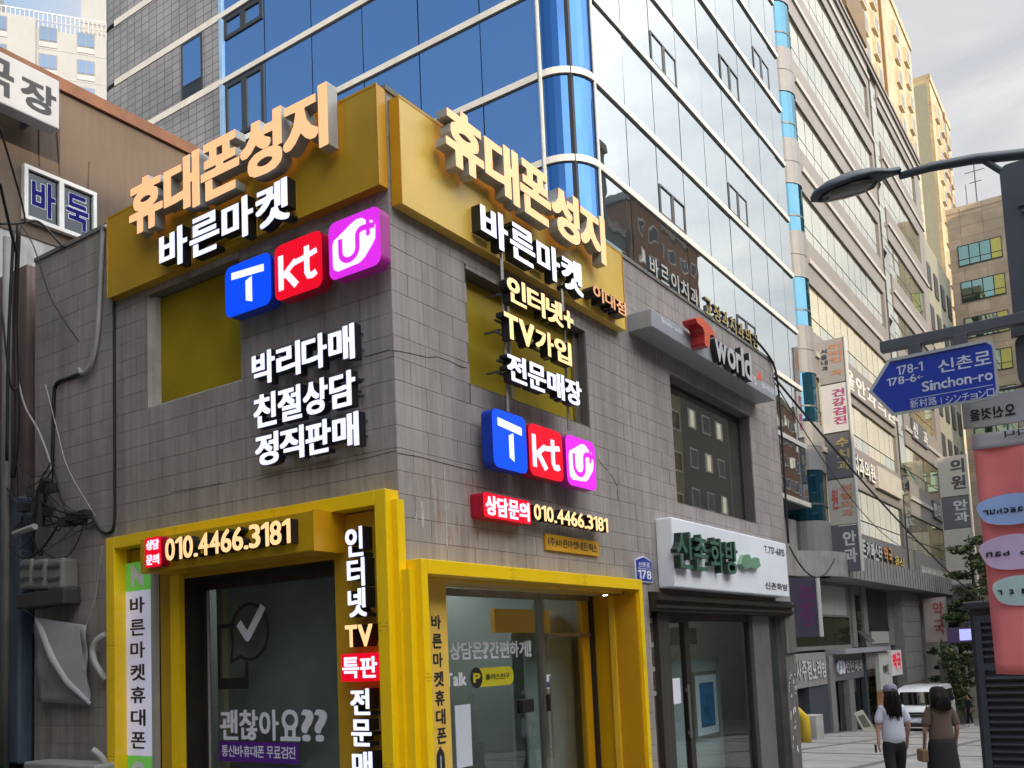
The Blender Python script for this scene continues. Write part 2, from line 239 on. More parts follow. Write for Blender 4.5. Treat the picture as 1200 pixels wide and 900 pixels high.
# ------------------------------------------------------------------ lettering
# outlines of the characters used on the signs: closed loops x, y, x, y ... in 1/400 of the letter height
OUTLINES = {
    '!': [[32,201,33,186,34,174,44,106,46,91,50,83,54,80,58,83,62,91,64,106,74,174,75,186,76,201,76,217,74,250,66,270,54,276,42,270,34,250,32,217],[54,-4,66,0,75,8,78,20,75,32,66,41,54,44,42,41,34,32,30,20,34,8,42,0]],
    '(': [[26,93,35,26,62,-38,103,-92,124,-92,92,-37,73,24,67,93,73,162,92,223,124,278,103,278,62,224,35,160]],
    ')': [[26,278,5,278,37,223,56,162,62,93,56,24,37,-37,5,-92,26,-92,67,-38,94,26,104,93,94,160,67,224]],
    '+': [[100,236,100,158,22,158,22,125,100,125,100,47,133,47,133,125,211,125,211,158,133,158,133,236]],
    '-': [[113,107,113,70,16,70,16,107]],
    '.': [[68,20,64,32,56,41,44,44,32,41,23,32,20,20,23,8,32,0,44,-4,56,0,64,8]],
    '0': [[23,63,54,14,100,-4,146,14,177,63,188,136,177,210,146,259,100,276,54,259,23,210,12,136],[143,81,126,46,100,34,74,46,57,81,51,136,57,192,74,227,100,239,126,227,143,192,149,136]],
    '1': [[81,273,81,0,120,0,120,273]],
    '3': [[120,177,102,164,72,159,72,123,104,118,124,101,130,77,125,54,110,39,86,34,66,36,46,43,26,54,26,12,45,4,64,-2,84,-4,128,7,158,36,170,79,166,106,153,130,130,144,150,159,162,179,165,205,155,243,127,268,85,276,66,275,49,271,32,265,32,228,50,234,64,238,79,239,104,234,120,220,126,198]],
    '4': [[120,125,57,125,119,202,120,202],[4,90,120,90,120,0,159,0,159,90,188,90,188,125,159,125,159,276,142,276,4,108]],
    '5': [[86,-4,132,8,164,38,175,84,163,129,129,160,76,169,76,238,162,238,162,273,40,273,40,131,92,132,124,114,136,83,128,58,108,40,80,34,60,36,40,42,20,54,20,13,42,4,64,-2]],
    '6': [[110,158,93,156,79,152,67,146,85,184,114,219,150,246,127,276,67,223,30,161,18,93,29,42,60,9,106,-4,146,8,175,37,186,78,176,119,149,147],[141,55,126,39,103,34,77,42,59,67,58,106,74,115,87,119,102,120,125,115,141,100,147,78]],
    '7': [[38,12,72,-4,196,273,20,273,20,236,138,236]],
    '8': [[30,238,19,198,23,176,34,156,52,139,30,122,17,100,13,74,24,34,56,7,101,-4,145,7,176,34,187,74,183,100,170,122,149,139,168,156,180,176,183,197,172,238,144,266,103,276,60,266],[142,56,126,40,100,34,75,39,58,54,52,77,58,99,75,114,101,120,125,114,142,99,148,77],[79,234,102,239,124,234,138,219,144,198,138,178,123,163,101,157,80,163,64,178,58,199,64,220]],
    '?': [[82,8,86,20,82,32,74,41,62,44,50,41,41,32,38,20,41,8,50,0,62,-4,74,0],[50,240,64,237,74,228,77,214,65,179,44,145,32,107,34,91,42,79,56,70,69,114,99,162,116,218,110,245,89,267,52,276,33,238,43,240]],
    'C': [[228,267,197,274,169,276,92,258,39,207,19,132,35,72,83,19,166,-4,205,0,237,8,265,20,265,63,234,46,202,36,170,32,112,46,74,82,60,136,74,190,112,227,168,240,199,237,230,228,262,212,262,254]],
    'N': [[66,210,249,0,282,0,282,273,246,273,246,62,61,273,30,273,30,0,66,0]],
    'O': [[219,227,257,190,271,136,257,83,219,46,164,32,110,46,72,83,58,136,72,190,110,227,164,240],[242,257,164,276,87,257,36,206,18,136,36,67,86,16,164,-4,243,16,294,67,311,136,293,206]],
    'P': [[156,216,160,196,154,173,137,158,112,153,67,153,67,238,113,238,141,231],[200,194,191,234,162,262,113,273,28,273,28,0,67,0,67,118,108,118,160,128,190,156]],
    'R': [[144,130,168,145,184,168,189,196,178,237,147,264,100,273,31,273,31,0,70,0,70,118,86,118,106,115,128,97,159,56,195,0,242,0,226,21,215,38,204,54,185,85,166,110],[144,176,128,160,95,154,70,154,70,239,95,239,126,234,143,220,149,198]],
    'S': [[46,147,104,110,134,66,129,50,115,37,90,32,64,36,39,50,18,71,18,22,41,8,66,-1,94,-4,133,6,160,32,170,70,140,133,83,169,52,209,58,226,73,237,96,241,115,239,137,230,160,213,160,257,140,268,120,274,99,276,55,267,26,242,16,204]],
    'T': [[235,273,235,238,140,238,140,0,101,0,101,238,7,238,7,273]],
    'V': [[39,273,0,273,118,-2,126,-2,242,273,203,273,121,81]],
    'a': [[117,-2,130,-4,140,-2,151,2,164,10,164,32,157,27,150,24,146,22,142,23,140,26,139,32,139,124,130,158,107,177,74,183,50,180,30,172,14,159,14,120,32,137,51,146,71,150,89,146,100,136,103,118,103,108,72,97,43,86,20,69,10,40,16,19,31,3,54,-4,71,-2,87,4,103,15,108,4],[46,47,54,65,75,78,103,89,103,36,93,28,83,23,72,22,59,25,50,34]],
    'b': [[59,133,59,36,71,33,84,31,95,30,124,38,143,58,150,88,144,122,126,143,100,151,86,150,73,144],[90,-4,142,8,175,41,186,94,176,140,149,172,109,183,92,182,75,176,59,167,59,273,24,273,24,10,44,3,66,-2]],
    'c': [[114,30,82,37,60,58,53,90,60,122,79,143,108,150,123,149,139,144,157,133,157,171,141,177,124,182,105,183,58,171,27,138,16,86,28,40,60,8,108,-4,127,-2,146,2,161,7,161,42,144,35,129,31]],
    'd': [[112,151,123,150,134,148,145,144,145,30,109,30,76,38,59,59,54,89,61,122,81,143],[145,176,131,180,119,182,107,183,61,172,29,140,18,94,28,44,58,12,105,0,180,0,180,273,145,273]],
    'f': [[29,193,29,180,4,180,4,148,29,148,29,0,64,0,64,148,97,148,97,180,64,180,64,197,68,220,80,236,102,241,108,241,113,240,118,238,118,273,90,276,69,272,52,259,39,244,32,222]],
    'g': [[29,27,35,20,45,12,20,2,5,-15,0,-38,11,-66,40,-85,83,-92,128,-85,158,-66,168,-35,163,-13,146,4,116,15,85,22,67,30,61,38,74,51,104,57,134,72,142,83,148,98,150,113,149,127,143,139,132,152,168,152,168,180,94,180,52,172,26,151,16,118,17,105,20,94,26,84,34,75,44,68,56,61,56,60,40,54,31,46,27,35],[114,100,102,88,84,84,65,88,52,99,48,116,53,133,66,144,84,149,101,144,114,133,118,117],[53,-12,74,-9,100,-11,123,-20,133,-38,127,-52,110,-60,84,-64,56,-60,39,-51,34,-36,39,-22]],
    'h': [[60,273,60,156,61,156,76,171,95,180,114,183,146,175,168,151,176,110,176,0,140,0,140,111,136,134,124,149,105,155,90,152,76,144,60,129,60,0,24,0,24,273]],
    'i': [[26,0,62,0,62,180,26,180],[62,245,55,252,44,255,33,252,26,245,23,234,26,223,33,216,44,213,55,216,62,223,65,234]],
    'k': [[60,273,60,0,25,0,25,273],[200,0,107,92,184,180,142,180,62,92,152,0]],
    'l': [[62,273,62,0,26,0,26,273]],
    'm': [[212,153,231,148,244,134,249,111,249,0,285,0,285,113,278,150,257,174,225,183,202,179,182,167,165,151,151,169,133,180,112,183,95,180,77,171,59,156,59,180,24,180,24,0,59,0,59,130,73,144,88,151,104,153,120,149,132,135,136,112,136,0,172,0,172,130,186,142,199,150]],
    'n': [[76,171,61,156,60,156,60,180,24,180,24,0,60,0,60,129,76,144,90,152,105,155,124,149,136,134,140,111,140,0,176,0,176,111,167,152,145,175,114,183,95,180]],
    'o': [[109,151,79,143,58,122,51,92,58,58,78,36,109,28,141,36,162,58,170,91,162,122,140,143],[27,138,14,92,27,42,60,9,109,-4,160,8,194,42,206,92,194,139,160,171,109,183,61,171]],
    'r': [[130,181,116,183,99,179,82,164,64,138,63,138,63,180,28,180,28,0,63,0,63,94,69,122,85,142,107,149,117,147,128,141,140,132,159,162,144,174]],
    'u': [[60,180,24,180,24,68,32,29,54,5,86,-4,104,0,123,9,139,23,139,0,175,0,175,180,139,180,139,51,126,37,112,29,96,26,76,31,64,44,60,66]],
    'w': [[208,-4,288,180,250,180,203,71,157,180,131,180,85,71,38,180,0,180,80,-4,91,-4,144,122,197,-4]],
    '·': [[28,138,31,126,40,117,52,114,64,117,73,126,76,138,73,150,64,159,52,162,40,159,31,150]],
    '←': [[331,144,331,111,125,111,120,112,114,112,109,113,104,113,82,117,77,124,94,110,100,106,106,100,112,95,119,90,125,84,137,74,142,69,148,64,189,23,166,0,39,127,166,255,189,232,141,184,133,178,125,170,117,163,108,156,92,142,84,136,77,131,82,138,98,141,104,141,114,143,120,143,125,144]],
    'シ': [[102,280,131,263,163,242,188,224,207,251,182,268,150,290,120,307],[256,110,194,68,152,47,106,32,60,21,79,-11,121,0,168,17,212,38,272,80,324,129,365,182,346,214,307,160],[42,190,71,174,104,153,130,135,148,163,123,180,89,200,60,217]],
    'チ': [[176,28,210,83,223,151,345,151,356,150,365,150,365,183,355,182,344,182,334,181,223,181,223,258,252,263,280,268,303,274,309,275,317,277,325,280,304,307,277,299,239,290,201,284,154,280,105,278,66,278,74,248,109,249,150,251,191,254,191,181,70,181,58,182,46,182,35,183,35,150,46,150,58,151,190,151,176,88,142,40,89,6,120,-16]],
    'ョ': [[278,-22,310,-22,309,-16,309,219,302,218,116,218,101,219,89,220,89,188,101,189,116,189,130,190,278,190,278,123,134,123,120,124,98,124,98,94,278,94,278,23,117,23,104,24,93,24,84,25,84,-7,105,-7,118,-6,278,-6]],
    'ロ': [[59,28,58,9,58,-3,92,-3,92,20,310,20,310,-3,344,-3,344,9,343,28,343,253,344,264,344,274,332,274,319,273,84,273,72,274,58,274,59,264],[310,242,310,52,92,52,92,242]],
    'ン': [[191,30,235,54,290,97,336,146,369,197,350,231,319,179,273,128,216,84,174,60,120,40,56,25,78,-8,139,8],[68,269,102,243,140,212,168,185,193,210,163,238,125,268,91,293]],
    '新': [[339,-30,339,173,383,173,383,201,249,201,249,278,292,285,334,295,371,307,346,329,311,317,267,306,221,298,221,160,219,103,209,44,184,-10,192,-15,207,-28,234,31,246,97,249,160,249,173,310,173,310,-30],[123,-13,127,-5,128,7,128,109,203,109,203,136,128,136,128,177,208,177,208,203,156,203,164,221,172,241,179,261,151,267,145,246,137,224,129,203,18,203,18,177,100,177,100,136,20,136,20,109,100,109,100,4,99,2,65,2,69,-6,72,-15,74,-24,91,-23,105,-22,116,-19],[92,210,88,228,82,247,75,266,50,260,58,241,63,221,66,203],[44,70,32,47,16,27,24,22,38,12,53,34,67,60,78,88,54,94],[92,319,98,306,103,294,24,294,24,269,201,269,201,294,134,294,128,308,121,323,113,338,86,331],[190,52,178,74,164,96,144,85,156,64,168,40,177,20,198,33]],
    '村': [[202,169,226,180,248,148,267,115,280,85,252,71,240,101,222,136],[181,222,181,250,121,250,121,336,92,336,92,250,21,250,21,222,88,222,68,165,41,112,11,70,17,62,28,42,51,75,73,117,92,164,92,-32,121,-32,121,150,137,130,152,110,164,93,183,118,166,138,141,165,121,185,121,222],[193,222,313,222,313,9,312,3,308,0,303,-1,268,-1,242,0,247,-10,251,-22,254,-32,284,-32,308,-30,324,-26,335,-20,341,-8,343,9,343,222,386,222,386,251,343,251,343,336,313,336,313,251,193,251]],
    '路': [[228,87,329,87,329,10,228,10],[195,247,166,213,166,319,36,319,36,196,92,196,92,34,61,26,61,158,36,158,36,21,15,17,20,-12,67,-1,120,12,175,26,172,52,120,40,120,112,162,112,168,105,172,98,176,92,184,95,200,103,200,-31,228,-31,228,-16,329,-16,329,-30,358,-30,358,102,370,96,376,105,383,114,389,122,355,138,324,158,297,181,321,213,341,248,356,288,338,296,332,295,254,295,259,306,263,318,267,329,239,336,220,290],[260,182,232,156,201,136,170,119,170,138,120,138,120,196,166,196,166,209,181,196,187,191,200,204,212,220,223,237,234,218,246,200],[62,293,62,222,138,222,138,293],[262,222,249,242,238,262,242,269,319,269,307,245,294,222,278,202],[239,127,260,143,279,161,297,144,316,128,338,113,218,113]],
    '가': [[356,184,298,184,298,331,265,331,265,-31,298,-31,298,156,356,156],[135,107,188,193,205,292,39,292,39,264,172,264,150,184,100,117,22,63,40,38]],
    '간': [[316,-23,316,4,108,4,108,93,75,93,75,-23],[35,303,204,303,183,218,124,152,34,108,20,134,95,169,146,216,168,275,35,275],[267,331,267,66,301,66,301,193,354,193,354,221,301,221,301,331]],
    '강': [[36,277,167,277,145,219,95,173,20,140,34,113,124,156,182,220,203,304,36,304],[142,1,112,16,102,40,112,63,142,78,187,84,232,78,262,63,272,40,262,16,232,1,187,-4],[187,110,250,102,290,77,305,40,290,2,250,-22,187,-30,125,-22,84,2,69,40,84,77,125,102],[354,237,301,237,301,331,268,331,268,114,301,114,301,210,354,210]],
    '건': [[327,-23,327,4,122,4,122,90,89,90,89,-23],[206,219,206,192,284,192,284,63,318,63,318,330,284,330,284,219],[129,150,187,218,208,303,44,303,44,275,172,275,149,215,98,166,26,132,40,105]],
    '검': [[42,307,205,307,185,225,127,163,38,122,24,148,98,179,148,224,170,280,42,280],[285,1,117,1,117,82,285,82],[84,109,84,-26,318,-26,318,109],[284,330,284,238,206,238,206,210,284,210,284,124,318,124,318,330]],
    '것': [[217,100,217,117,184,117,184,100,167,53,124,17,64,-4,77,-30,128,-14,171,14,201,51,230,14,273,-13,324,-29,337,-3,278,18,234,53],[207,201,284,201,284,86,318,86,318,330,284,330,284,229,207,229],[44,302,44,275,170,275,148,216,100,169,26,135,40,109,129,153,186,218,205,302]],
    '게': [[296,331,327,331,327,-31,296,-31],[158,183,167,216,173,250,175,285,36,285,36,258,142,258,125,186,85,123,20,71,39,47,84,79,120,116,146,156,220,156,220,-13,252,-13,252,321,220,321,220,183]],
    '공': [[272,286,272,254,270,224,263,190,295,186,302,221,305,252,305,312,59,312,59,286],[264,58,275,36,264,14,232,0,182,-4,133,0,101,14,89,36,101,58,133,72,182,77,232,72],[187,162,187,232,154,232,154,162,20,162,20,135,346,135,346,162],[115,94,72,72,56,36,72,0,115,-22,182,-30,249,-22,292,0,308,36,292,72,249,94,182,102]],
    '과': [[244,62,242,86,204,82,126,78,126,188,93,188,93,77,16,76,20,48,90,49,167,53],[264,331,297,331,297,180,355,180,355,151,297,151,297,-31,264,-31],[186,264,186,230,182,186,176,131,208,128,216,188,218,236,219,272,219,291,36,291,36,264]],
    '괜': [[155,249,152,218,147,181,178,178,184,217,186,250,186,302,36,302,36,275,155,275],[204,130,202,154,173,150,142,148,110,147,110,220,79,220,79,146,16,145,20,118,76,118,141,122],[325,330,293,330,293,216,250,216,250,324,219,324,219,66,250,66,250,188,293,188,293,56,325,56],[81,84,81,-23,335,-23,335,4,114,4,114,84]],
    '교': [[100,166,100,47,20,47,20,20,347,20,347,47,222,47,222,166,190,166,190,47,133,47,133,166],[296,94,305,156,308,208,309,255,309,294,54,294,54,267,276,267,276,208,272,157,263,98]],
    '구': [[304,240,304,307,61,307,61,280,271,280,271,240,268,200,260,152,20,152,20,124,166,124,166,-32,199,-32,199,124,347,124,347,152,294,152,301,200]],
    '국': [[200,91,200,157,348,157,348,184,296,184,303,224,305,258,306,287,306,314,62,314,62,286,273,286,272,258,270,224,263,184,20,184,20,157,167,157,167,91,54,91,54,64,274,64,274,-31,308,-31,308,91]],
    '극': [[348,178,296,178,303,222,305,258,306,288,306,314,62,314,62,286,273,286,272,257,270,221,263,178,20,178,20,151,348,151],[308,-32,308,98,55,98,55,71,275,71,275,-32]],
    '기': [[284,331,284,-31,317,-31,317,331],[41,265,177,265,156,184,106,117,24,63,42,36,140,106,194,192,210,292,41,292]],
    '길': [[172,286,152,234,103,193,26,166,38,139,130,174,188,232,209,313,44,313,44,286],[82,102,283,102,283,66,84,66,84,-28,329,-28,329,-1,116,-1,116,41,316,41,316,129,82,129],[283,331,283,146,316,146,316,331]],
    '내': [[100,63,143,67,190,74,186,103,145,96,107,93,71,92,71,287,38,287,38,62,60,62],[244,-12,244,156,294,156,294,-31,326,-31,326,331,294,331,294,184,244,184,244,323,212,323,212,-12]],
    '네': [[108,90,70,89,70,292,37,292,37,60,60,60,104,61,146,65,192,72,187,101,147,94],[296,331,327,331,327,-31,296,-31],[219,182,219,-13,250,-13,250,322,219,322,219,209,138,209,138,182]],
    '넷': [[175,11,205,46,236,11,280,-15,332,-30,344,-4,284,15,239,48,222,91,222,104,189,104,189,91,171,48,126,15,66,-4,79,-30,131,-15],[294,330,326,330,326,86,294,86],[72,158,72,298,39,298,39,130,62,130,104,131,146,135,191,143,188,170,147,163,109,160],[222,221,222,118,254,118,254,323,222,323,222,248,146,248,146,221]],
    '노': [[20,43,20,16,348,16,348,43,200,43,200,139,310,139,310,166,94,166,94,300,60,300,60,139,167,139,167,43]],
    '뇨': [[59,138,111,138,111,45,20,45,20,18,348,18,348,45,258,45,258,138,310,138,310,165,92,165,92,298,59,298],[225,45,144,45,144,138,225,138]],
    '니': [[250,80,246,108,187,98,131,92,76,91,76,295,43,295,43,62,72,62,130,64,188,69],[316,-31,316,331,283,331,283,-31]],
    '다': [[180,92,127,88,68,87,68,268,203,268,203,296,36,296,36,59,64,59,126,60,181,63,235,71,231,99],[298,160,357,160,357,188,298,188,298,331,265,331,265,-32,298,-32]],
    '담': [[229,186,183,178,132,175,70,174,70,280,196,280,196,306,37,306,37,146,65,146,131,147,184,151,233,159],[74,-26,301,-26,301,107,74,107],[268,80,268,1,106,1,106,80],[301,126,301,215,354,215,354,242,301,242,301,331,268,331,268,126]],
    '당': [[99,39,109,62,139,76,186,81,232,76,262,62,272,39,262,16,232,2,186,-4,139,2,109,16],[186,-30,249,-22,290,2,304,39,290,76,249,100,186,108,122,100,81,76,66,39,81,2,122,-22],[301,116,301,209,354,209,354,237,301,237,301,331,268,331,268,116],[36,303,196,303,196,276,69,276,69,172,132,172,183,176,230,184,233,156,184,149,131,145,64,144,36,144]],
    '대': [[187,96,149,90,110,87,66,86,66,260,167,260,167,287,33,287,33,58,56,58,106,59,148,62,190,69],[295,331,295,186,244,186,244,323,213,323,213,-12,244,-12,244,158,295,158,295,-31,327,-31,327,331]],
    '던': [[74,147,74,274,206,274,206,301,41,301,41,120,129,120,180,124,230,131,226,158,179,151,131,148],[86,-26,327,-26,327,2,119,2,119,86,86,86],[183,204,284,204,284,66,318,66,318,330,284,330,284,230,183,230]],
    '둑': [[61,196,310,196,310,223,94,223,94,290,306,290,306,316,61,316],[274,-32,307,-32,307,84,200,84,200,131,347,131,347,158,20,158,20,131,167,131,167,84,56,84,56,57,274,57]],
    '딩': [[261,-22,303,1,318,38,303,76,261,99,196,108,132,99,90,76,75,38,90,1,132,-22,196,-31],[196,81,149,76,119,62,108,38,119,15,149,1,196,-4,244,1,274,15,285,38,274,62,244,76],[251,156,247,183,197,175,142,172,75,170,75,275,212,275,212,302,42,302,42,143,72,143,142,144,198,148],[283,331,316,331,316,108,283,108]],
    '래': [[244,188,244,323,213,323,213,-12,244,-12,244,161,295,161,295,-31,327,-31,327,331,295,331,295,188],[31,292,31,264,134,264,134,192,32,192,32,55,56,55,100,56,144,59,192,66,189,93,145,87,104,84,64,83,64,164,166,164,166,292]],
    '러': [[194,170,194,297,32,297,32,270,162,270,162,198,34,198,34,55,61,55,121,56,174,60,226,67,224,95,174,88,123,84,66,83,66,170],[216,164,284,164,284,-32,317,-32,317,331,284,331,284,192,216,192]],
    '런': [[68,199,194,199,194,305,34,305,34,278,162,278,162,226,35,226,35,114,62,114,125,115,178,118,227,124,224,152,177,146,128,142,68,142],[328,-23,328,4,117,4,117,85,84,85,84,-23],[318,65,318,330,284,330,284,236,217,236,217,208,284,208,284,65]],
    '레': [[295,331,295,-31,327,-31,327,331],[222,322,253,322,253,-12,222,-12,222,174,177,174,177,201,222,201],[145,62,193,68,190,96,146,89,104,86,64,86,64,165,160,165,160,291,31,291,31,264,128,264,128,192,32,192,32,58,56,58,100,59]],
    '로': [[60,304,60,277,274,277,274,221,61,221,61,109,167,109,167,41,20,41,20,14,348,14,348,41,200,41,200,109,316,109,316,136,94,136,94,194,307,194,307,304]],
    '료': [[60,304,60,277,274,277,274,221,61,221,61,109,112,109,112,41,20,41,20,14,348,14,348,41,260,41,260,109,316,109,316,136,94,136,94,194,307,194,307,304],[144,109,227,109,227,41,144,41]],
    '르': [[61,220,274,220,274,276,60,276,60,303,307,303,307,193,94,193,94,135,316,135,316,108,61,108],[348,14,348,42,20,42,20,14]],
    '른': [[314,-23,314,4,96,4,96,75,63,75,63,-23],[306,229,306,319,61,319,61,292,273,292,273,254,62,254,62,163,313,163,313,189,95,189,95,229],[20,130,348,130,348,103,20,103]],
    '리': [[174,270,174,195,41,195,41,56,71,56,131,57,190,61,253,69,250,96,189,89,132,85,74,84,74,168,207,168,207,297,40,297,40,270],[284,331,284,-32,316,-32,316,331]],
    '마': [[357,186,298,186,298,331,265,331,265,-31,298,-31,298,158,357,158],[67,88,67,268,168,268,168,88],[34,61,200,61,200,294,34,294]],
    '매': [[296,-31,328,-31,328,331,296,331,296,188,247,188,247,323,215,323,215,-13,247,-13,247,160,296,160],[33,289,33,66,171,66,171,289],[140,262,140,92,64,92,64,262]],
    '무': [[20,121,20,94,166,94,166,-31,199,-31,199,94,348,94,348,121],[273,196,94,196,94,284,273,284],[62,170,306,170,306,311,62,311]],
    '문': [[94,4,94,80,61,80,61,-23,311,-23,311,4],[62,314,62,187,305,187,305,314],[20,119,170,119,170,46,202,46,202,119,348,119,348,146,20,146],[272,287,272,213,94,213,94,287]],
    '미': [[207,60,207,295,40,295,40,60],[175,269,73,269,73,86,175,86],[316,-32,316,331,283,331,283,-32]],
    '바': [[357,160,357,188,298,188,298,331,265,331,265,-31,298,-31,298,160],[170,205,67,205,67,300,34,300,34,56,203,56,203,300,170,300],[67,178,170,178,170,83,67,83]],
    '박': [[268,331,268,112,301,112,301,209,354,209,354,237,301,237,301,331],[66,93,301,93,301,-31,268,-31,268,66,66,66],[202,137,202,308,170,308,170,252,68,252,68,308,35,308,35,137],[170,225,170,164,68,164,68,225]],
    '방': [[290,73,249,96,186,104,122,96,81,73,66,37,81,0,122,-23,186,-31,249,-23,290,0,304,37],[68,254,68,308,35,308,35,141,202,141,202,308,170,308,170,254],[186,-4,139,0,110,14,99,37,110,59,139,72,186,77,232,72,261,59,272,37,261,14,232,0],[170,168,68,168,68,227,170,227],[301,114,301,212,354,212,354,240,301,240,301,331,268,331,268,114]],
    '벅': [[201,309,168,309,168,250,71,250,71,309,38,309,38,136,201,136,201,209,284,209,284,116,318,116,318,331,284,331,284,237,201,237],[76,96,76,69,284,69,284,-31,318,-31,318,96],[168,163,71,163,71,224,168,224]],
    '부': [[166,90,166,-31,199,-31,199,90,348,90,348,116,20,116,20,90],[273,316,273,266,94,266,94,316,61,316,61,160,306,160,306,316],[273,187,94,187,94,240,273,240]],
    '분': [[20,113,170,113,170,43,202,43,202,113,348,113,348,140,20,140],[311,4,94,4,94,75,61,75,61,-23,311,-23],[63,174,304,174,304,319,271,319,271,273,96,273,96,319,63,319],[271,201,96,201,96,248,271,248]],
    '비': [[211,300,178,300,178,205,74,205,74,300,40,300,40,56,211,56],[178,178,178,83,74,83,74,178],[316,-32,316,331,283,331,283,-32]],
    '빌': [[39,158,208,158,208,316,175,316,175,264,72,264,72,316,39,316],[84,-27,329,-27,329,-1,116,-1,116,38,316,38,316,123,82,123,82,97,284,97,284,62,84,62],[283,142,316,142,316,331,283,331],[72,238,72,184,175,184,175,238]],
    '사': [[35,46,73,75,104,116,125,166,146,119,176,80,213,53,233,80,186,117,154,172,141,235,141,300,108,300,108,235,96,169,62,112,15,73],[265,-31,298,-31,298,156,357,156,357,184,298,184,298,331,265,331]],
    '상': [[74,146,105,177,125,216,146,182,175,154,211,134,229,160,183,186,152,226,141,272,141,312,108,312,108,275,97,223,66,180,18,151,36,124],[186,75,139,70,110,57,99,36,110,14,139,1,186,-4,232,1,261,14,272,36,261,57,232,70],[81,0,122,-23,186,-30,249,-23,290,0,304,36,290,71,249,94,186,102,122,94,81,71,66,36],[354,237,301,237,301,331,268,331,268,111,301,111,301,209,354,209]],
    '서': [[192,115,159,171,147,235,147,300,113,300,113,235,101,169,68,111,20,72,40,45,78,74,109,116,130,166,152,119,182,80,220,52,240,78],[285,208,201,208,201,181,285,181,285,-32,318,-32,318,331,285,331]],
    '성': [[122,60,152,74,198,80,245,74,275,60,286,38,275,15,245,1,198,-4,152,1,122,15,111,38],[92,74,78,38,92,1,134,-22,198,-30,263,-22,304,1,319,38,304,74,263,98,198,106,134,98],[206,227,284,227,284,117,318,117,318,331,284,331,284,254,206,254],[111,273,100,221,68,178,20,150,37,123,77,144,108,176,128,215,149,181,178,153,214,134,232,160,186,186,155,226,144,274,144,310,111,310]],
    '세': [[296,-31,328,-31,328,331,296,331],[162,201,162,174,222,174,222,-13,253,-13,253,323,222,323,222,201],[95,297,95,228,86,166,58,112,16,72,37,47,69,74,94,112,112,157,128,116,152,81,183,55,202,80,161,119,136,171,127,229,127,297]],
    '수': [[148,250,100,213,37,193,50,166,105,182,152,212,184,251,216,212,263,182,318,166,331,193,268,213,220,250,201,298,201,318,166,318,166,298],[20,100,166,100,166,-31,199,-31,199,100,347,100,347,127,20,127]],
    '스': [[145,220,96,174,34,149,48,122,102,143,150,178,182,226,216,178,262,142,316,122,332,149,269,174,220,220,200,278,200,306,165,306,165,278],[348,18,348,45,20,45,20,18]],
    '식': [[114,314,148,314,148,278,159,229,191,188,238,161,222,134,183,155,153,184,131,220,110,181,79,150,40,128,23,154,71,184,102,227,114,278],[316,113,316,331,283,331,283,113],[75,95,75,68,283,68,283,-31,316,-31,316,95]],
    '신': [[114,274,103,220,71,174,24,144,41,117,80,140,110,173,131,213,152,175,182,145,220,124,238,150,190,179,159,222,148,274,148,310,114,310],[117,4,117,90,84,90,84,-23,328,-23,328,4],[283,330,283,65,316,65,316,330]],
    '아': [[116,303,163,287,195,244,207,177,195,110,163,66,116,50,69,66,37,110,25,177,37,244,69,287],[57,177,64,228,85,261,116,273,147,261,168,228,175,177,168,126,147,92,116,80,85,92,64,126],[298,186,298,331,265,331,265,-31,298,-31,298,158,357,158,357,186]],
    '안': [[153,164,121,156,89,164,67,185,59,216,67,248,89,269,121,276,153,269,175,248,183,216,175,185],[301,64,301,193,354,193,354,221,301,221,301,331,268,331,268,64],[121,127,169,138,203,170,215,216,203,262,169,294,121,305,72,294,39,262,26,216,39,170,72,138],[317,-23,317,4,108,4,108,92,76,92,76,-23]],
    '앞': [[39,269,26,225,39,181,72,151,121,140,170,151,203,181,215,225,203,269,170,299,121,310,72,299],[153,275,175,255,183,225,175,195,153,175,121,168,89,175,67,195,59,225,67,255,89,275,121,282],[301,242,301,330,268,330,268,126,301,126,301,215,354,215,354,242],[120,80,120,2,67,2,67,-26,314,-26,314,2,260,2,260,80,310,80,310,106,70,106,70,80],[228,2,153,2,153,80,228,80]],
    '약': [[268,72,268,-31,301,-31,301,99,66,99,66,72],[121,309,170,298,203,268,215,224,203,179,170,149,121,138,72,149,39,179,26,224,39,268,72,298],[183,224,175,193,153,173,121,166,89,173,67,193,59,224,67,254,89,274,121,281,153,274,175,254],[268,116,301,116,301,170,353,170,353,198,301,198,301,248,353,248,353,276,301,276,301,331,268,331]],
    '어': [[70,287,38,244,26,177,38,110,70,66,116,50,161,65,192,104,206,166,285,166,285,-32,318,-32,318,331,285,331,285,193,206,193,192,251,160,289,116,303],[116,273,86,261,66,228,58,177,66,126,86,92,116,80,147,92,168,126,175,177,168,228,147,261]],
    '역': [[210,205,212,224,210,242,208,250,284,250,284,196,208,196],[284,331,284,278,193,278,173,295,148,306,119,310,71,299,38,269,26,224,38,178,71,148,119,136,148,140,173,152,193,169,284,169,284,118,318,118,318,331],[150,274,172,254,180,224,172,193,150,172,119,165,87,172,65,193,57,224,65,254,87,274,119,282],[76,71,284,71,284,-31,318,-31,318,98,76,98]],
    '연': [[119,308,148,304,173,292,192,274,284,274,284,330,318,330,318,63,284,63,284,160,193,160,173,142,148,130,119,126,71,138,38,170,26,217,38,264,71,296],[172,249,180,217,172,185,150,164,119,156,87,164,65,185,57,217,65,249,87,270,119,278,150,270],[328,4,120,4,120,91,87,91,87,-23,328,-23],[207,188,210,197,212,217,210,237,207,247,284,247,284,188]],
    '오': [[69,262,52,212,67,165,107,133,167,118,167,43,20,43,20,15,348,15,348,43,200,43,200,118,260,133,300,165,315,212,298,262,251,295,183,307,116,295],[183,280,132,272,97,248,84,212,97,176,132,152,183,144,235,152,270,176,283,212,270,248,235,272]],
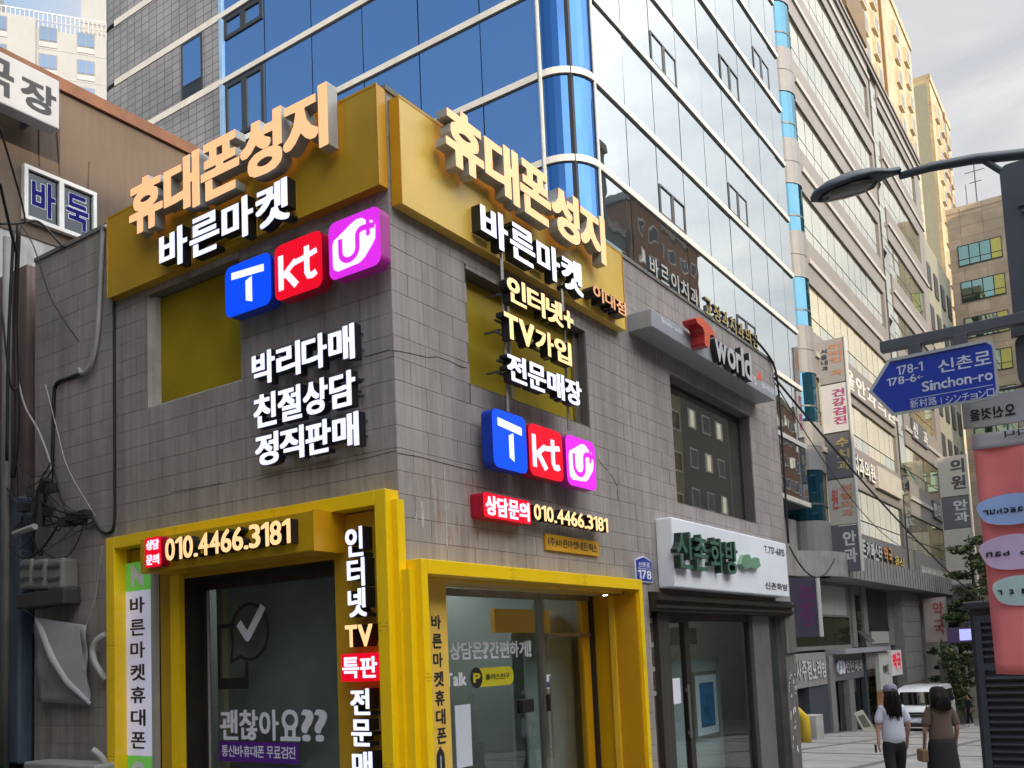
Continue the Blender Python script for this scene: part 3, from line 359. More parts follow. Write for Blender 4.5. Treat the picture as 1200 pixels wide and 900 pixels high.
    '외': [[22,75,26,47,98,48,178,52,261,63,258,87,224,83,154,77,154,138,196,153,224,182,234,222,222,266,187,296,137,307,87,296,53,266,40,222,50,182,78,153,120,138,120,76,86,75],[193,193,170,173,137,166,104,173,81,193,73,222,81,252,104,271,137,278,170,271,193,252,202,222],[282,-32,315,-32,315,331,282,331]],
    '요': [[183,148,132,156,97,180,84,215,97,250,132,273,183,282,235,273,270,250,283,215,270,180,235,156],[20,43,20,15,348,15,348,43,267,43,267,141,293,160,309,185,315,215,298,264,252,296,183,308,115,296,69,264,52,215,58,185,74,160,100,140,100,43],[133,43,133,128,149,125,166,123,183,122,201,123,218,125,234,128,234,43]],
    '용': [[134,0,104,13,93,34,104,54,134,68,183,72,232,68,263,54,274,34,263,13,232,0,183,-5],[149,192,166,190,201,190,218,192,233,194,233,152,134,152,134,194],[183,298,233,293,265,279,276,257,265,234,233,220,183,216,134,220,101,234,90,257,101,279,134,293],[116,90,74,69,59,34,74,-1,116,-23,183,-30,250,-23,292,-1,307,34,292,69,250,90,183,98],[72,293,56,257,61,234,76,216,100,203,100,152,20,152,20,125,347,125,347,152,266,152,266,203,290,216,305,234,310,257,295,293,251,316,183,324,115,316]],
    '울': [[93,-1,93,36,305,36,305,117,200,117,200,151,347,151,347,178,20,178,20,151,166,151,166,117,60,117,60,92,272,92,272,60,60,60,60,-27,316,-27,316,-1],[133,231,101,244,90,264,101,284,133,297,183,301,234,297,265,284,276,264,265,244,234,231,183,226],[252,208,295,230,310,264,295,298,252,319,183,326,115,319,71,298,56,264,71,230,115,208,183,201]],
    '웍': [[70,77,316,77,316,-31,283,-31,283,50,70,50],[214,230,225,262,214,293,182,314,136,321,89,314,58,293,46,262,58,230,89,210,136,203,182,210],[254,168,251,191,171,184,91,181,18,180,22,154,83,154,116,155,116,96,148,96,148,157,184,159,219,163],[283,92,316,92,316,330,283,330,283,139,207,139,207,115,283,115],[136,227,105,231,85,243,78,262,85,280,105,292,136,297,166,292,186,280,194,262,186,243,166,231]],
    '원': [[136,190,182,198,213,220,224,253,213,286,182,308,136,316,89,308,58,286,47,253,58,220,89,198],[283,93,283,56,316,56,316,330,283,330,283,117,209,117,209,93],[165,220,136,215,106,220,85,233,78,253,85,273,106,286,136,291,165,286,186,273,193,253,186,233],[254,150,251,174,172,167,91,164,18,163,22,136,54,136,87,137,122,138,122,68,156,68,156,140,188,142,222,146],[69,82,102,82,102,4,325,4,325,-23,69,-23]],
    '은': [[183,318,251,310,295,285,310,246,295,208,251,183,183,174,116,183,72,208,56,246,72,285,116,310],[20,140,20,114,347,114,347,140],[265,270,276,246,265,222,233,207,183,201,134,207,102,222,90,246,102,270,134,286,183,292,233,286],[62,82,62,-23,310,-23,310,4,95,4,95,82]],
    '을': [[20,175,347,175,347,148,20,148],[183,324,252,317,295,296,310,262,295,228,252,206,183,199,115,206,71,228,56,262,71,296,115,317],[133,229,101,242,90,262,101,282,133,295,183,300,234,295,265,282,276,262,265,242,234,229,183,224],[93,-1,93,36,305,36,305,117,60,117,60,92,272,92,272,60,60,60,60,-27,316,-27,316,-1]],
    '음': [[116,194,183,186,251,194,295,217,310,254,295,291,251,314,183,323,116,314,72,291,56,254,72,217],[265,232,233,218,183,212,134,218,102,232,90,254,102,277,134,291,183,296,233,291,265,277,276,254],[307,-26,307,93,60,93,60,-26],[274,66,274,1,92,1,92,66],[347,128,347,155,20,155,20,128]],
    '의': [[170,268,193,249,202,219,193,190,170,170,137,163,104,170,81,190,73,219,81,249,104,268,137,276],[137,304,87,294,53,264,40,219,53,175,87,145,137,134,187,145,222,175,234,219,222,264,187,294],[95,76,22,76,26,48,98,48,178,52,261,64,258,88,176,80],[282,-32,315,-32,315,331,282,331]],
    '이': [[33,177,45,110,78,66,125,50,172,66,205,110,217,177,205,244,172,287,125,303,78,287,45,244],[177,126,156,92,125,80,94,92,73,126,65,177,73,228,94,261,125,273,156,261,177,228,185,177],[316,-32,316,331,283,331,283,-32]],
    '인': [[283,330,283,66,316,66,316,330],[69,185,60,216,69,248,91,269,122,276,154,269,176,248,184,216,176,185,154,164,122,156,91,164],[204,262,171,294,122,305,74,294,40,262,28,216,40,170,74,139,122,127,171,139,204,170,217,216],[328,4,117,4,117,93,84,93,84,-23,328,-23]],
    '입': [[74,158,122,147,171,158,204,186,217,230,204,274,171,303,122,314,74,303,40,274,28,230,40,186],[68,201,60,230,68,259,90,278,122,286,154,278,176,259,184,230,176,201,154,182,122,174,90,182],[316,118,284,118,284,75,116,75,116,118,84,118,84,-26,316,-26],[284,1,116,1,116,48,284,48],[283,331,283,136,316,136,316,331]],
    '장': [[186,76,139,72,110,58,99,36,110,14,139,1,186,-4,232,1,261,14,272,36,261,58,232,72],[301,211,354,211,354,239,301,239,301,331,268,331,268,113,301,113],[122,95,81,72,66,36,81,0,122,-22,186,-30,249,-22,290,0,304,36,290,72,249,95,186,103],[142,277,222,277,222,304,28,304,28,277,109,277,109,262,98,213,66,172,18,145,35,119,75,140,106,170,126,208,147,174,176,148,214,130,230,156,184,181,153,218,142,263]],
    '전': [[157,211,146,256,146,274,225,274,225,301,32,301,32,274,112,274,112,256,100,207,68,166,21,138,38,111,78,132,108,164,129,202,150,167,179,139,216,120,233,146,187,172],[284,330,318,330,318,65,284,65,284,204,212,204,212,231,284,231],[328,4,120,4,120,89,87,89,87,-23,328,-23]],
    '절': [[232,174,186,198,156,234,145,275,145,285,224,285,224,312,31,312,31,285,112,285,112,276,100,230,68,192,21,166,38,140,76,160,107,188,128,224,149,192,179,166,216,148],[331,-27,331,-1,118,-1,118,39,317,39,317,126,84,126,84,99,284,99,284,64,85,64,85,-27],[284,331,284,250,213,250,213,223,284,223,284,144,317,144,317,331]],
    '점': [[68,176,21,149,38,122,78,144,108,174,129,212,150,178,179,150,216,130,233,157,187,184,157,222,146,267,146,280,225,280,225,308,32,308,32,280,112,280,112,267,100,218],[83,101,318,101,318,-26,83,-26],[284,331,318,331,318,119,284,119,284,213,213,213,213,240,284,240],[285,75,116,75,116,1,285,1]],
    '정': [[152,0,122,14,111,36,122,59,152,73,198,78,245,73,275,59,286,36,275,14,245,0,198,-5],[198,104,263,96,304,73,319,36,304,0,263,-23,198,-31,134,-23,92,0,78,36,92,73,134,96],[284,115,318,115,318,331,284,331,284,237,213,237,213,209,284,209],[180,148,216,128,233,155,187,181,157,220,146,265,146,277,225,277,225,304,32,304,32,277,112,277,112,265,100,215,69,173,21,145,38,118,78,140,108,171,130,210,150,176]],
    '제': [[295,331,295,-31,327,-31,327,331],[110,155,127,112,151,76,183,50,203,74,161,113,135,167,126,228,126,261,191,261,191,288,26,288,26,261,94,261,94,228,85,164,58,107,16,66,36,41,68,70,94,109],[163,201,163,174,223,174,223,-12,254,-12,254,322,223,322,223,201]],
    '주': [[52,155,106,171,152,200,183,238,215,200,261,171,315,155,328,182,267,200,220,235,202,280,202,282,316,282,316,308,51,308,51,282,165,282,165,280,146,235,100,200,39,182],[166,98,166,-31,199,-31,199,98,347,98,347,125,20,125,20,98]],
    '지': [[133,158,156,111,188,74,227,47,246,74,197,108,162,160,149,220,149,266,234,266,234,294,32,294,32,266,116,266,116,220,102,158,68,102,20,65,39,38,78,67,110,108],[283,-31,316,-31,316,331,283,331]],
    '직': [[150,278,232,278,232,306,34,306,34,278,116,278,116,264,105,216,73,174,25,147,42,121,82,142,113,172,134,210,155,175,186,147,224,128,241,154,194,180,162,218,150,264],[283,112,316,112,316,331,283,331],[316,-31,316,93,75,93,75,66,283,66,283,-31]],
    '진': [[150,274,232,274,232,301,34,301,34,274,116,274,116,254,105,205,73,164,25,136,42,110,82,131,113,162,134,199,155,164,186,137,224,118,241,144,194,169,162,208,150,254],[328,4,117,4,117,90,84,90,84,-23,328,-23],[283,66,316,66,316,330,283,330]],
    '찮': [[110,332,110,294,30,294,30,267,110,267,110,260,99,220,67,187,19,166,34,140,75,157,106,182,128,215,149,187,180,165,219,151,233,176,186,196,155,224,143,260,143,267,223,267,223,294,144,294,144,332],[230,136,262,136,262,105,336,105,336,80,155,80,155,105,230,105],[112,6,90,5,90,111,58,111,58,-23,75,-23,102,-22,134,-18,168,-10,162,16,137,10],[282,18,278,4,264,-4,246,-8,226,-4,213,4,208,18,213,32,226,40,246,44,264,40,278,32],[301,144,301,221,354,221,354,249,301,249,301,331,268,331,268,144],[246,67,211,61,187,44,178,18,187,-8,211,-25,246,-31,280,-25,304,-8,312,18,304,44,280,61]],
    '촌': [[62,76,95,76,95,4,310,4,310,-23,62,-23],[327,186,265,201,220,228,201,265,314,265,314,292,200,292,200,331,167,331,167,292,54,292,54,265,165,265,146,228,102,201,40,186,50,161,106,173,152,196,183,228,214,196,260,173,316,161],[347,131,200,131,200,178,167,178,167,131,20,131,20,104,347,104]],
    '층': [[59,30,74,-3,116,-24,183,-30,250,-24,292,-3,307,30,292,62,250,83,183,90,116,83,74,62],[232,60,263,48,274,30,263,11,232,-1,183,-5,134,-1,104,11,93,30,104,48,134,60,183,64],[20,147,20,120,347,120,347,147],[314,296,200,296,200,332,167,332,167,296,54,296,54,269,165,269,146,234,101,209,39,196,49,170,106,182,152,203,183,234,214,203,261,182,318,170,328,196,265,209,220,234,201,269,314,269]],
    '치': [[75,100,27,64,45,39,84,65,116,104,137,150,160,106,191,70,230,45,248,71,200,105,166,155,153,214,153,241,236,241,236,268,153,268,153,324,120,324,120,268,36,268,36,241,120,241,120,214,108,152],[283,-31,316,-31,316,331,283,331]],
    '친': [[283,63,316,63,316,330,283,330],[232,282,151,282,151,329,118,329,118,282,36,282,36,256,118,256,118,246,106,198,75,159,27,133,44,107,83,127,114,156,135,192,156,158,188,132,226,113,242,140,195,164,162,201,151,246,151,256,232,256],[328,4,117,4,117,88,84,88,84,-23,328,-23]],
    '카': [[124,130,81,90,23,54,42,28,142,102,192,192,206,293,43,293,43,266,173,266,171,244,167,224,162,203,25,194,30,164,152,176],[265,-31,298,-31,298,156,356,156,356,184,298,184,298,331,265,331]],
    '커': [[167,244,164,223,158,203,21,194,27,165,148,176,120,130,78,90,20,54,39,28,138,102,188,192,202,293,40,293,40,266,170,266],[201,186,284,186,284,331,317,331,317,-31,284,-31,284,158,201,158]],
    '켓': [[70,145,23,120,39,96,91,124,130,158,157,198,223,198,223,118,255,118,255,324,223,324,223,225,169,225,175,249,179,274,180,300,40,300,40,273,147,273,146,259,143,245,139,232,23,224,28,196,128,207,104,174],[189,106,189,95,171,50,126,16,65,-4,78,-30,130,-14,174,13,205,49,236,13,280,-14,332,-30,345,-4,284,16,240,50,222,95,222,106],[294,330,326,330,326,85,294,85]],
    '콤': [[60,93,305,93,305,-26,60,-26],[59,318,59,292,274,292,273,256,50,250,55,222,272,232,270,216,268,199,264,180,298,178,304,222,306,259,307,291,307,318],[346,129,346,156,186,156,186,204,153,204,153,156,20,156,20,129],[273,66,93,66,93,1,273,1]],
    '타': [[36,298,36,56,64,56,126,57,180,60,234,68,231,95,180,88,128,84,69,83,69,170,196,170,196,196,69,196,69,270,204,270,204,298],[298,-31,298,158,357,158,357,186,298,186,298,331,265,331,265,-31]],
    '터': [[210,167,285,167,285,-32,318,-32,318,331,285,331,285,194,210,194],[204,270,204,298,37,298,37,55,64,55,126,56,178,60,229,66,226,94,178,87,128,84,70,83,70,169,188,169,188,196,70,196,70,270]],
    '텔': [[68,282,173,282,173,309,36,309,36,150,59,150,107,151,150,154,193,160,189,186,150,180,111,177,68,176,68,218,159,218,159,244,68,244],[176,223,223,223,223,139,255,139,255,324,223,324,223,249,176,249],[120,-1,120,35,325,35,325,119,86,119,86,92,292,92,292,60,87,60,87,-27,339,-27,339,-1],[325,135,325,330,293,330,293,135]],
    '통': [[63,174,166,174,166,139,20,139,20,112,347,112,347,139,200,139,200,174,308,174,308,200,96,200,96,236,297,236,297,261,96,261,96,294,306,294,306,320,63,320],[274,28,263,10,232,-2,183,-5,134,-2,103,10,92,28,103,46,134,57,183,60,232,57,263,46],[59,28,74,-4,116,-24,183,-30,250,-24,292,-4,307,28,292,59,250,79,183,86,116,79,74,59]],
    '트': [[20,43,20,16,348,16,348,43],[96,192,299,192,299,219,96,219,96,272,307,272,307,300,62,300,62,109,310,109,310,136,96,136]],
    '특': [[304,-31,304,78,56,78,56,51,271,51,271,-31],[63,174,308,174,308,200,96,200,96,236,297,236,297,261,96,261,96,295,306,295,306,321,63,321],[347,113,347,140,20,140,20,113]],
    '판': [[301,221,301,330,268,330,268,64,301,64,301,193,354,193,354,221],[156,270,156,149,99,147,99,270],[224,154,206,152,188,151,188,270,224,270,224,297,31,297,31,270,67,270,67,146,21,146,25,118,93,119,168,122,244,131,241,156],[76,89,108,89,108,4,317,4,317,-23,76,-23]],
    '페': [[188,285,24,285,24,258,53,258,53,86,16,86,20,58,74,59,138,62,199,70,196,95,184,93,159,91,159,258,188,258],[128,89,84,87,84,258,128,258],[297,-31,329,-31,329,331,297,331],[227,164,227,-12,258,-12,258,322,227,322,227,193,178,193,178,164]],
    '편': [[224,235,284,235,284,193,224,193,224,166,284,166,284,62,318,62,318,331,284,331,284,262,224,262],[234,128,232,153,217,151,201,150,185,148,185,274,221,274,221,302,31,302,31,274,66,274,66,144,21,144,25,116,90,117,162,120],[327,-23,327,4,119,4,119,84,86,84,86,-23],[153,146,99,145,99,274,153,274]],
    '폰': [[20,108,347,108,347,135,200,135,200,179,314,179,314,205,261,205,261,287,316,287,316,314,50,314,50,287,105,287,105,205,52,205,52,179,167,179,167,135,20,135],[62,76,62,-23,310,-23,310,4,95,4,95,76],[138,287,228,287,228,205,138,205]],
    '플': [[138,294,228,294,228,225,138,225],[52,200,314,200,314,225,261,225,261,294,316,294,316,320,50,320,50,294,105,294,105,225,52,225],[60,86,272,86,272,56,60,56,60,-27,316,-27,316,-2,93,-2,93,32,305,32,305,111,60,111],[20,143,347,143,347,170,20,170]],
    '피': [[101,265,101,87,161,90,161,265],[29,292,29,265,69,265,69,87,20,86,23,58,95,59,174,63,254,72,252,97,214,93,194,91,194,265,234,265,234,292],[317,-31,317,331,284,331,284,-31]],
    '하': [[298,154,357,154,357,182,298,182,298,331,265,331,265,-31,298,-31],[81,205,50,176,38,133,50,89,81,60,126,50,172,60,203,89,214,133,203,176,172,205,126,216],[109,273,18,273,18,246,231,246,231,273,142,273,142,326,109,326],[175,162,183,133,175,104,156,84,126,77,97,84,77,104,70,133,77,162,97,181,126,188,156,181]],
    '학': [[176,161,156,147,128,142,99,147,80,161,73,182,80,202,99,216,128,221,156,216,176,202,182,182],[111,332,144,332,144,292,234,292,234,266,21,266,21,292,111,292],[354,231,301,231,301,331,268,331,268,104,301,104,301,203,354,203],[128,247,173,239,203,216,214,182,203,147,173,124,128,116,82,124,52,147,41,182,52,216,82,239],[301,-31,301,85,66,85,66,58,268,58,268,-31]],
    '한': [[80,194,99,209,128,214,156,209,176,194,182,172,176,150,156,136,128,131,99,136,80,150,73,172],[301,184,354,184,354,212,301,212,301,330,268,330,268,59,301,59],[203,208,173,232,128,240,82,232,52,208,41,172,52,137,82,114,128,105,173,114,203,137,214,172],[108,4,108,81,76,81,76,-23,317,-23,317,4],[111,286,21,286,21,260,234,260,234,286,144,286,144,330,111,330]],
    '헤': [[296,-31,328,-31,328,331,296,331],[197,242,197,269,125,269,125,321,92,321,92,269,19,269,19,242],[61,135,67,163,84,182,108,189,132,182,148,163,154,135,148,106,132,87,108,80,84,87,67,106],[228,323,228,191,187,191,187,163,228,163,228,-13,259,-13,259,323],[174,178,147,206,108,217,69,206,42,178,32,135,42,92,69,63,108,52,147,63,174,92,184,135]],
    '형': [[223,146,284,146,284,97,318,97,318,331,284,331,284,244,223,244,223,217,284,217,284,174,223,174],[223,264,223,291,140,291,140,334,107,334,107,291,20,291,20,264],[123,220,150,215,168,200,174,178,168,156,150,142,123,137,96,142,79,156,72,178,79,200,96,215],[205,178,194,214,166,237,123,246,80,237,52,214,41,178,52,143,80,120,123,112,166,120,194,143],[305,65,264,86,199,93,134,86,93,65,78,31,93,-2,134,-23,199,-30,264,-23,305,-2,320,31],[199,67,153,63,123,51,113,31,123,12,153,0,199,-5,245,0,274,12,285,31,274,51,245,63]],
    '화': [[130,239,86,231,56,207,45,172,54,140,77,118,114,106,114,67,79,66,16,66,21,38,90,38,167,42,246,52,244,77,212,73,180,70,147,68,147,106,183,118,207,140,216,172,205,207,175,231],[158,136,130,131,102,136,83,150,76,172,83,194,102,208,130,213,158,208,177,194,184,172,177,150],[299,177,299,331,266,331,266,-31,299,-31,299,149,355,149,355,177],[22,260,238,260,238,287,147,287,147,330,114,330,114,287,22,287]],
    '휴': [[167,291,37,291,37,264,328,264,328,291,200,291,200,333,167,333],[105,-32,138,-32,138,72,229,72,229,-32,262,-32,262,72,348,72,348,99,20,99,20,72,105,72],[287,151,301,184,287,216,246,236,183,243,120,236,80,216,66,184,80,151,120,131,183,124,246,131],[183,149,138,153,110,165,100,184,110,202,138,214,183,218,228,214,256,202,266,184,256,165,228,153]],
}
GL = {}
for _ch, _loops in OUTLINES.items():
    _sg = []
    for _q in _loops:
        _p = list(zip(_q[0::2], _q[1::2])); _sg += [((a[0]/400, a[1]/400), (b[0]/400, b[1]/400)) for a, b in zip(_p, _p[1:]+_p[:1])]
    GL[_ch] = np.array(_sg)
GL['1'] = np.array([s_ for s_ in zip([(.16, 0), (.23, 0), (.23, .70), (.17, .70), (.02, .60), (.02, .53), (.16, .61)], [(.23, 0), (.23, .70), (.17, .70), (.02, .60), (.02, .53), (.16, .61), (.16, 0)])])
CELL = 0.0125
def _sdf(seg):
    lo = seg.reshape(-1, 2).min(0)-0.10; hi = seg.reshape(-1, 2).max(0)+0.10
    nx = int((hi[0]-lo[0])/CELL)+1; ny = int((hi[1]-lo[1])/CELL)+1
    X, Y = np.meshgrid(lo[0]+np.arange(nx)*CELL, lo[1]+np.arange(ny)*CELL); P = np.stack([X.ravel(), Y.ravel()], 1)
    best = np.full(len(P), 9.0); ins = np.zeros(len(P), bool)
    for a, b in seg:
        d = b-a; L2 = max(d@d, 1e-12); t = np.clip(((P-a)@d)/L2, 0, 1); q = P-a-t[:, None]*d; best = np.minimum(best, np.hypot(q[:, 0], q[:, 1]))
        if a[1] != b[1]:
            c = (a[1] > P[:, 1]) != (b[1] > P[:, 1]); xi = a[0]+(P[:, 1]-a[1])*d[0]/d[1]; ins ^= c & (P[:, 0] < xi)
    return np.where(ins, -best, best).reshape(ny, nx), lo
def _dil(F, hx, hy):                                    # box dilation (thickens strokes, keeps their corners square)
    for h, ax in ((hx, 1), (hy, 0)):
        k = h/CELL; G = F.copy(); n_ = int(k); fr_ = k-n_
        for i in range(1, n_+1):
            for s_ in (i, -i): G = np.minimum(G, np.roll(F, s_, ax))
        if fr_ > 0.01:
            for s_ in (n_+1, -n_-1):
                G = np.minimum(G, np.roll(F, s_, ax)*fr_+np.roll(F, s_-int(math.copysign(1, s_)), ax)*(1-fr_))
        F = G
    return F
def _contours(F, lo, eps):
    ny, nx = F.shape; I = F < 0; nxt = {}; pt = {}
    def edge(i, j, di, dj):
        key = (i, j, di)                                # di=1: horizontal edge (i,j)-(i+1,j); 0: vertical
        if key not in pt:
            a = F[j, i]; b = F[j+dj, i+di]; t = a/(a-b); pt[key] = (lo[0]+(i+di*t)*CELL, lo[1]+(j+dj*t)*CELL)
        return key
    c = I[:-1, :-1]*1+I[:-1, 1:]*2+I[1:, 1:]*4+I[1:, :-1]*8
    for j, i in zip(*np.nonzero((c > 0) & (c < 15))):
        k = int(c[j, i]); B = lambda: edge(i, j, 1, 0); R_ = lambda: edge(i+1, j, 0, 1); T_ = lambda: edge(i, j+1, 1, 0); L_ = lambda: edge(i, j, 0, 1)
        tb = {1: [(B, L_)], 2: [(R_, B)], 3: [(R_, L_)], 4: [(T_, R_)], 5: [(B, L_), (T_, R_)], 6: [(T_, B)], 7: [(T_, L_)], 8: [(L_, T_)], 9: [(B, T_)], 10: [(L_, T_), (R_, B)], 11: [(R_, T_)], 12: [(L_, R_)], 13: [(B, R_)], 14: [(L_, B)]}[k]
        for p, q in tb: nxt[p()] = q()
    loops = []; seen = set()
    for s0 in list(nxt):
        if s0 in seen: continue
        lp = []; s_ = s0
        while s_ in nxt and s_ not in seen: seen.add(s_); lp.append(pt[s_]); s_ = nxt[s_]
        if len(lp) > 5:
            A = np.array(lp)
            far = int(np.argmax(((A-A[0])**2).sum(1)))
            def rdp(a):
                st = [(0, len(a)-1)]; keep = {0, len(a)-1}
                while st:
                    x, y = st.pop()
                    if y-x < 2: continue
                    d = a[y]-a[x]; L = math.hypot(*d)+1e-9; q = abs(d[0]*(a[x:y+1, 1]-a[x, 1])-d[1]*(a[x:y+1, 0]-a[x, 0]))/L; m_ = int(np.argmax(q))
                    if q[m_] > eps: keep.add(x+m_); st += [(x, x+m_), (x+m_, y)]
                return a[sorted(keep)]
            R1 = rdp(A[:far+1]); R2 = rdp(np.vstack([A[far:], A[:1]])); lp2 = np.vstack([R1[:-1], R2[:-1]])
            if len(lp2) > 2: loops.append(lp2)
    return loops
def fill(loops):                                        # triangles inside the outlines, holes left open
    vs = []; es = []; k = 0
    for lp in loops:
        n = len(lp); vs += [Vector((float(p[0]), float(p[1]))) for p in lp]; es += [(k+i, k+(i+1) % n) for i in range(n)]; k += n
    co, _, fs, ov, _, _ = delaunay_2d_cdt(vs, es, [], 0, 1e-7, True)
    A = np.array([s_ for lp in loops for s_ in zip(lp, np.roll(lp, -1, 0))]); out = []
    for f in fs:
        c = (co[f[0]]+co[f[1]]+co[f[2]])/3; a, b = A[:, 0], A[:, 1]; q = (a[:, 1] > c.y) != (b[:, 1] > c.y)
        xi = a[q, 0]+(c.y-a[q, 1])*(b[q, 0]-a[q, 0])/(b[q, 1]-a[q, 1])
        if (xi > c.x).sum() % 2:
            t = [ov[i][0] if ov[i] else -1 for i in f]
            if min(t) >= 0: out.append(t)
    return out
SH = {}
def shape(ch, hx, hy, eps=0.005):                       # loops scaled to a unit box (x 0..1, y 0..1) plus aspect
    key = (ch, hx, hy, eps)
    if key not in SH:
        seg = GL.get(ch)
        if seg is None: SH[key] = None
        else:
            F, lo = _sdf(seg); loops = _contours(_dil(F, hx, hy), lo, eps)
            A = np.vstack(loops); a0, a1 = A.min(0), A.max(0)
            tris = fill(loops)
            SH[key] = (loops, tris, a0, a1)
    return SH[key]
def put_glyph(mb, ch, u0, u1, z0, z1, yf, yb, wt=(0.032, 0.022), mi=0, ms=1, eps=0.005, flip=False, shear=0.0):
    s_ = shape(ch, wt[0], wt[1], eps)
    if s_ is None: return
    loops, tris, a0, a1 = s_; sx = (u1-u0)/(a1[0]-a0[0]); sz = (z1-z0)/(a1[1]-a0[1]); V_ = []
    for lp in loops:
        for p in lp:
            x = u0+(p[0]-a0[0])*sx
            if flip: x = u0+u1-x
            V_.append((x, z0+(p[1]-a0[1])*sz))
    n = len(V_)
    mb.add([(x, yf, z) for x, z in V_], [tuple(t) for t in tris], mi)
    if yb is not None and abs(yb-yf) > 1e-4:
        b = len(mb.v); mb.v += [(x, yf, z) for x, z in V_]+[(x, yb, z) for x, z in V_]; k = 0
        for lp in loops:
            m_ = len(lp)
            for i in range(m_): mb.f.append((b+k+i, b+k+(i+1) % m_, b+n+k+(i+1) % m_, b+n+k+i)); mb.m.append(ms)
            k += m_
NARROW = {'.': 0.26, '!': 0.34, '1': 0.42, ' ': 0.32, '-': 0.45, '(': 0.34, ')': 0.34, '·': 0.26, 'i': 0.25, 'l': 0.2, 'r': 0.4, 'k': 0.55, 't': 0.4, 'I': 0.25, '?': 0.6, 'a': 0.55, '+': 0.6, 'T': 0.7, 'V': 0.8, 'w': 0.8, 'o': 0.6, 'd': 0.6, 'n': 0.55, 'c': 0.5, 'h': 0.55, 'm': 0.85, 'S': 0.6, 'f': 0.35, '←': 0.6}
HT = {'.': (0, 0.17), '-': (0.35, 0.47), '+': (0.12, 0.85), '·': (0.4, 0.58), 'r': (0, 0.7), 'a': (0, 0.72), 'o': (0, 0.72), 'n': (0, 0.72), 'c': (0, 0.72), 'w': (0, 0.7), 'm': (0, 0.72), 'ョ': (0, .75), '←': (0.2, 0.7)}
def cw(ch): return NARROW.get(ch, 0.6 if ch in '023456789' else 1.0)
def letters(parent, text, rect, d, dep, mf, ms, wt=(0.032, 0.022), gap=0.06, eps=0.005, name='letter', join=False, flip=False, tops=None, fr=W):
    u0, u1, z0, z1 = rect; tot = sum(cw(c) for c in text); k = (u1-u0)/tot; x = u0; mb = MB(); seq = text[::-1] if flip else text; out = []
    for i, ch in enumerate(seq):
        w_ = cw(ch)*k
        if ch != ' ':
            lo_, hi_ = HT.get(ch, (0, 1)); h = z1-z0; zt = z0+hi_*h
            if ch in '이지가바다마' and False: pass
            b = MB() if not join else mb
            put_glyph(b, ch, x+gap*w_/2, x+w_*(1-gap/2), z0+lo_*h, zt, -d, -d+dep if dep else None, wt, eps=eps, flip=flip)
            if not join: out.append(b.build(name, [mf, ms], parent))
        x += w_
    if join: out.append(mb.build(name, [mf, ms], parent, fr=fr))
    return out
def rectR(tl, br, d): a = RP(*tl, d); b = RP(*br, d); return (a[0], b[0], b[1], a[1])
def rectL(tl, br, d): a = LP(*tl, d); b = LP(*br, d); return (a[0], b[0], b[1], a[1])

# ================================================================== materials of the street
yellow = mat('yellow_paint', (0.95, 0.62, 0.004), 0.32, var=0.04, scale=3, coat=0.3, dirt=0.12, dirtcol=(0.55, 0.33, 0.01))
gold = mat('gold_panel', (0.52, 0.305, 0.012), 0.40, var=0.10, scale=1.6, dirt=0.25, dirtcol=(0.25, 0.16, 0.01))
gold_sky = mat('sky_lit_gold_panel', (0.80, 0.52, 0.095), 0.36, var=0.10, scale=1.4, dirt=0.2, dirtcol=(0.33, 0.22, 0.03))  # same gold, with the sky's reflection put into a paler colour
orange_trim = mat('orange_trim', (0.60, 0.30, 0.005), 0.4, var=0.08)
olive = mat('mustard_window_film', (0.31, 0.225, 0.004), 0.45, var=0.22, scale=1.1, spec=.25)
cream_lit = mat('cream_lit_face', (1.0, 0.52, 0.25), 0.5, var=0.03, emis=0.45)
cream2_lit = mat('warm_lit_face', (1.0, 0.62, 0.28), 0.5, var=0.04, emis=0.50)
white_lit = mat('white_lit_face', (0.74, 0.76, 0.96), 0.5, var=0.02, emis=0.55)
blue_lit = mat('blue_lit_face', (0.0, 0.06, 0.85), 0.4, var=0.03, emis=0.5)
red_lit = mat('red_lit_face', (0.75, 0.0, 0.015), 0.4, var=0.03, emis=0.45)
mag_lit = mat('magenta_lit_face', (0.62, 0.02, 0.66), 0.4, var=0.03, emis=0.5)
blue_side = mat('blue_return', (0.0, 0.03, 0.35), 0.4, emis=0.04); red_side = mat('red_return', (0.35, 0.0, 0.02), 0.4, emis=0.04); mag_side = mat('magenta_return', (0.35, 0.01, 0.25), 0.4, emis=0.06)
grey_return = mat('grey_metal_return', (0.42, 0.42, 0.40), 0.45, metal=0.2, var=0.1, dirt=0.3, dirtcol=(0.2, 0.19, 0.17))
black_return = mat('black_return', (0.012, 0.012, 0.014), 0.4, var=0.1)
black_ink = mat('black_vinyl', (0.015, 0.015, 0.018), 0.5)
white_ink = mat('white_vinyl', (0.78, 0.80, 0.88), 0.5, var=0.03)
grout = mat('dark_grout', (0.17, 0.158, 0.15), 0.9, var=0.2, scale=8)
steel = mat('brushed_steel', (0.38, 0.36, 0.34), 0.32, metal=0.85, var=0.12, streak=0.1)
dark_steel = mat('dark_bronze_metal', (0.055, 0.045, 0.038), 0.4, metal=0.5, var=0.15, streak=0.1)
dark_metal = mat('dark_grey_metal', (0.09, 0.095, 0.105), 0.45, metal=0.3, var=0.12)
concrete = mat('concrete', (0.27, 0.26, 0.245), 0.85, var=0.15, scale=1.2, bump=0.25, dirt=0.4)
plaster_brown = mat('brown_plaster', (0.125, 0.093, 0.070), 0.9, var=0.10, scale=0.8, bump=0.3, streak=0.06, dirt=0.3, dirtcol=(0.11, 0.075, 0.05))
black_cable = mat('black_rubber', (0.012, 0.012, 0.013), 0.55); grey_cable = mat('grey_conduit', (0.36, 0.36, 0.35), 0.5, var=0.1)
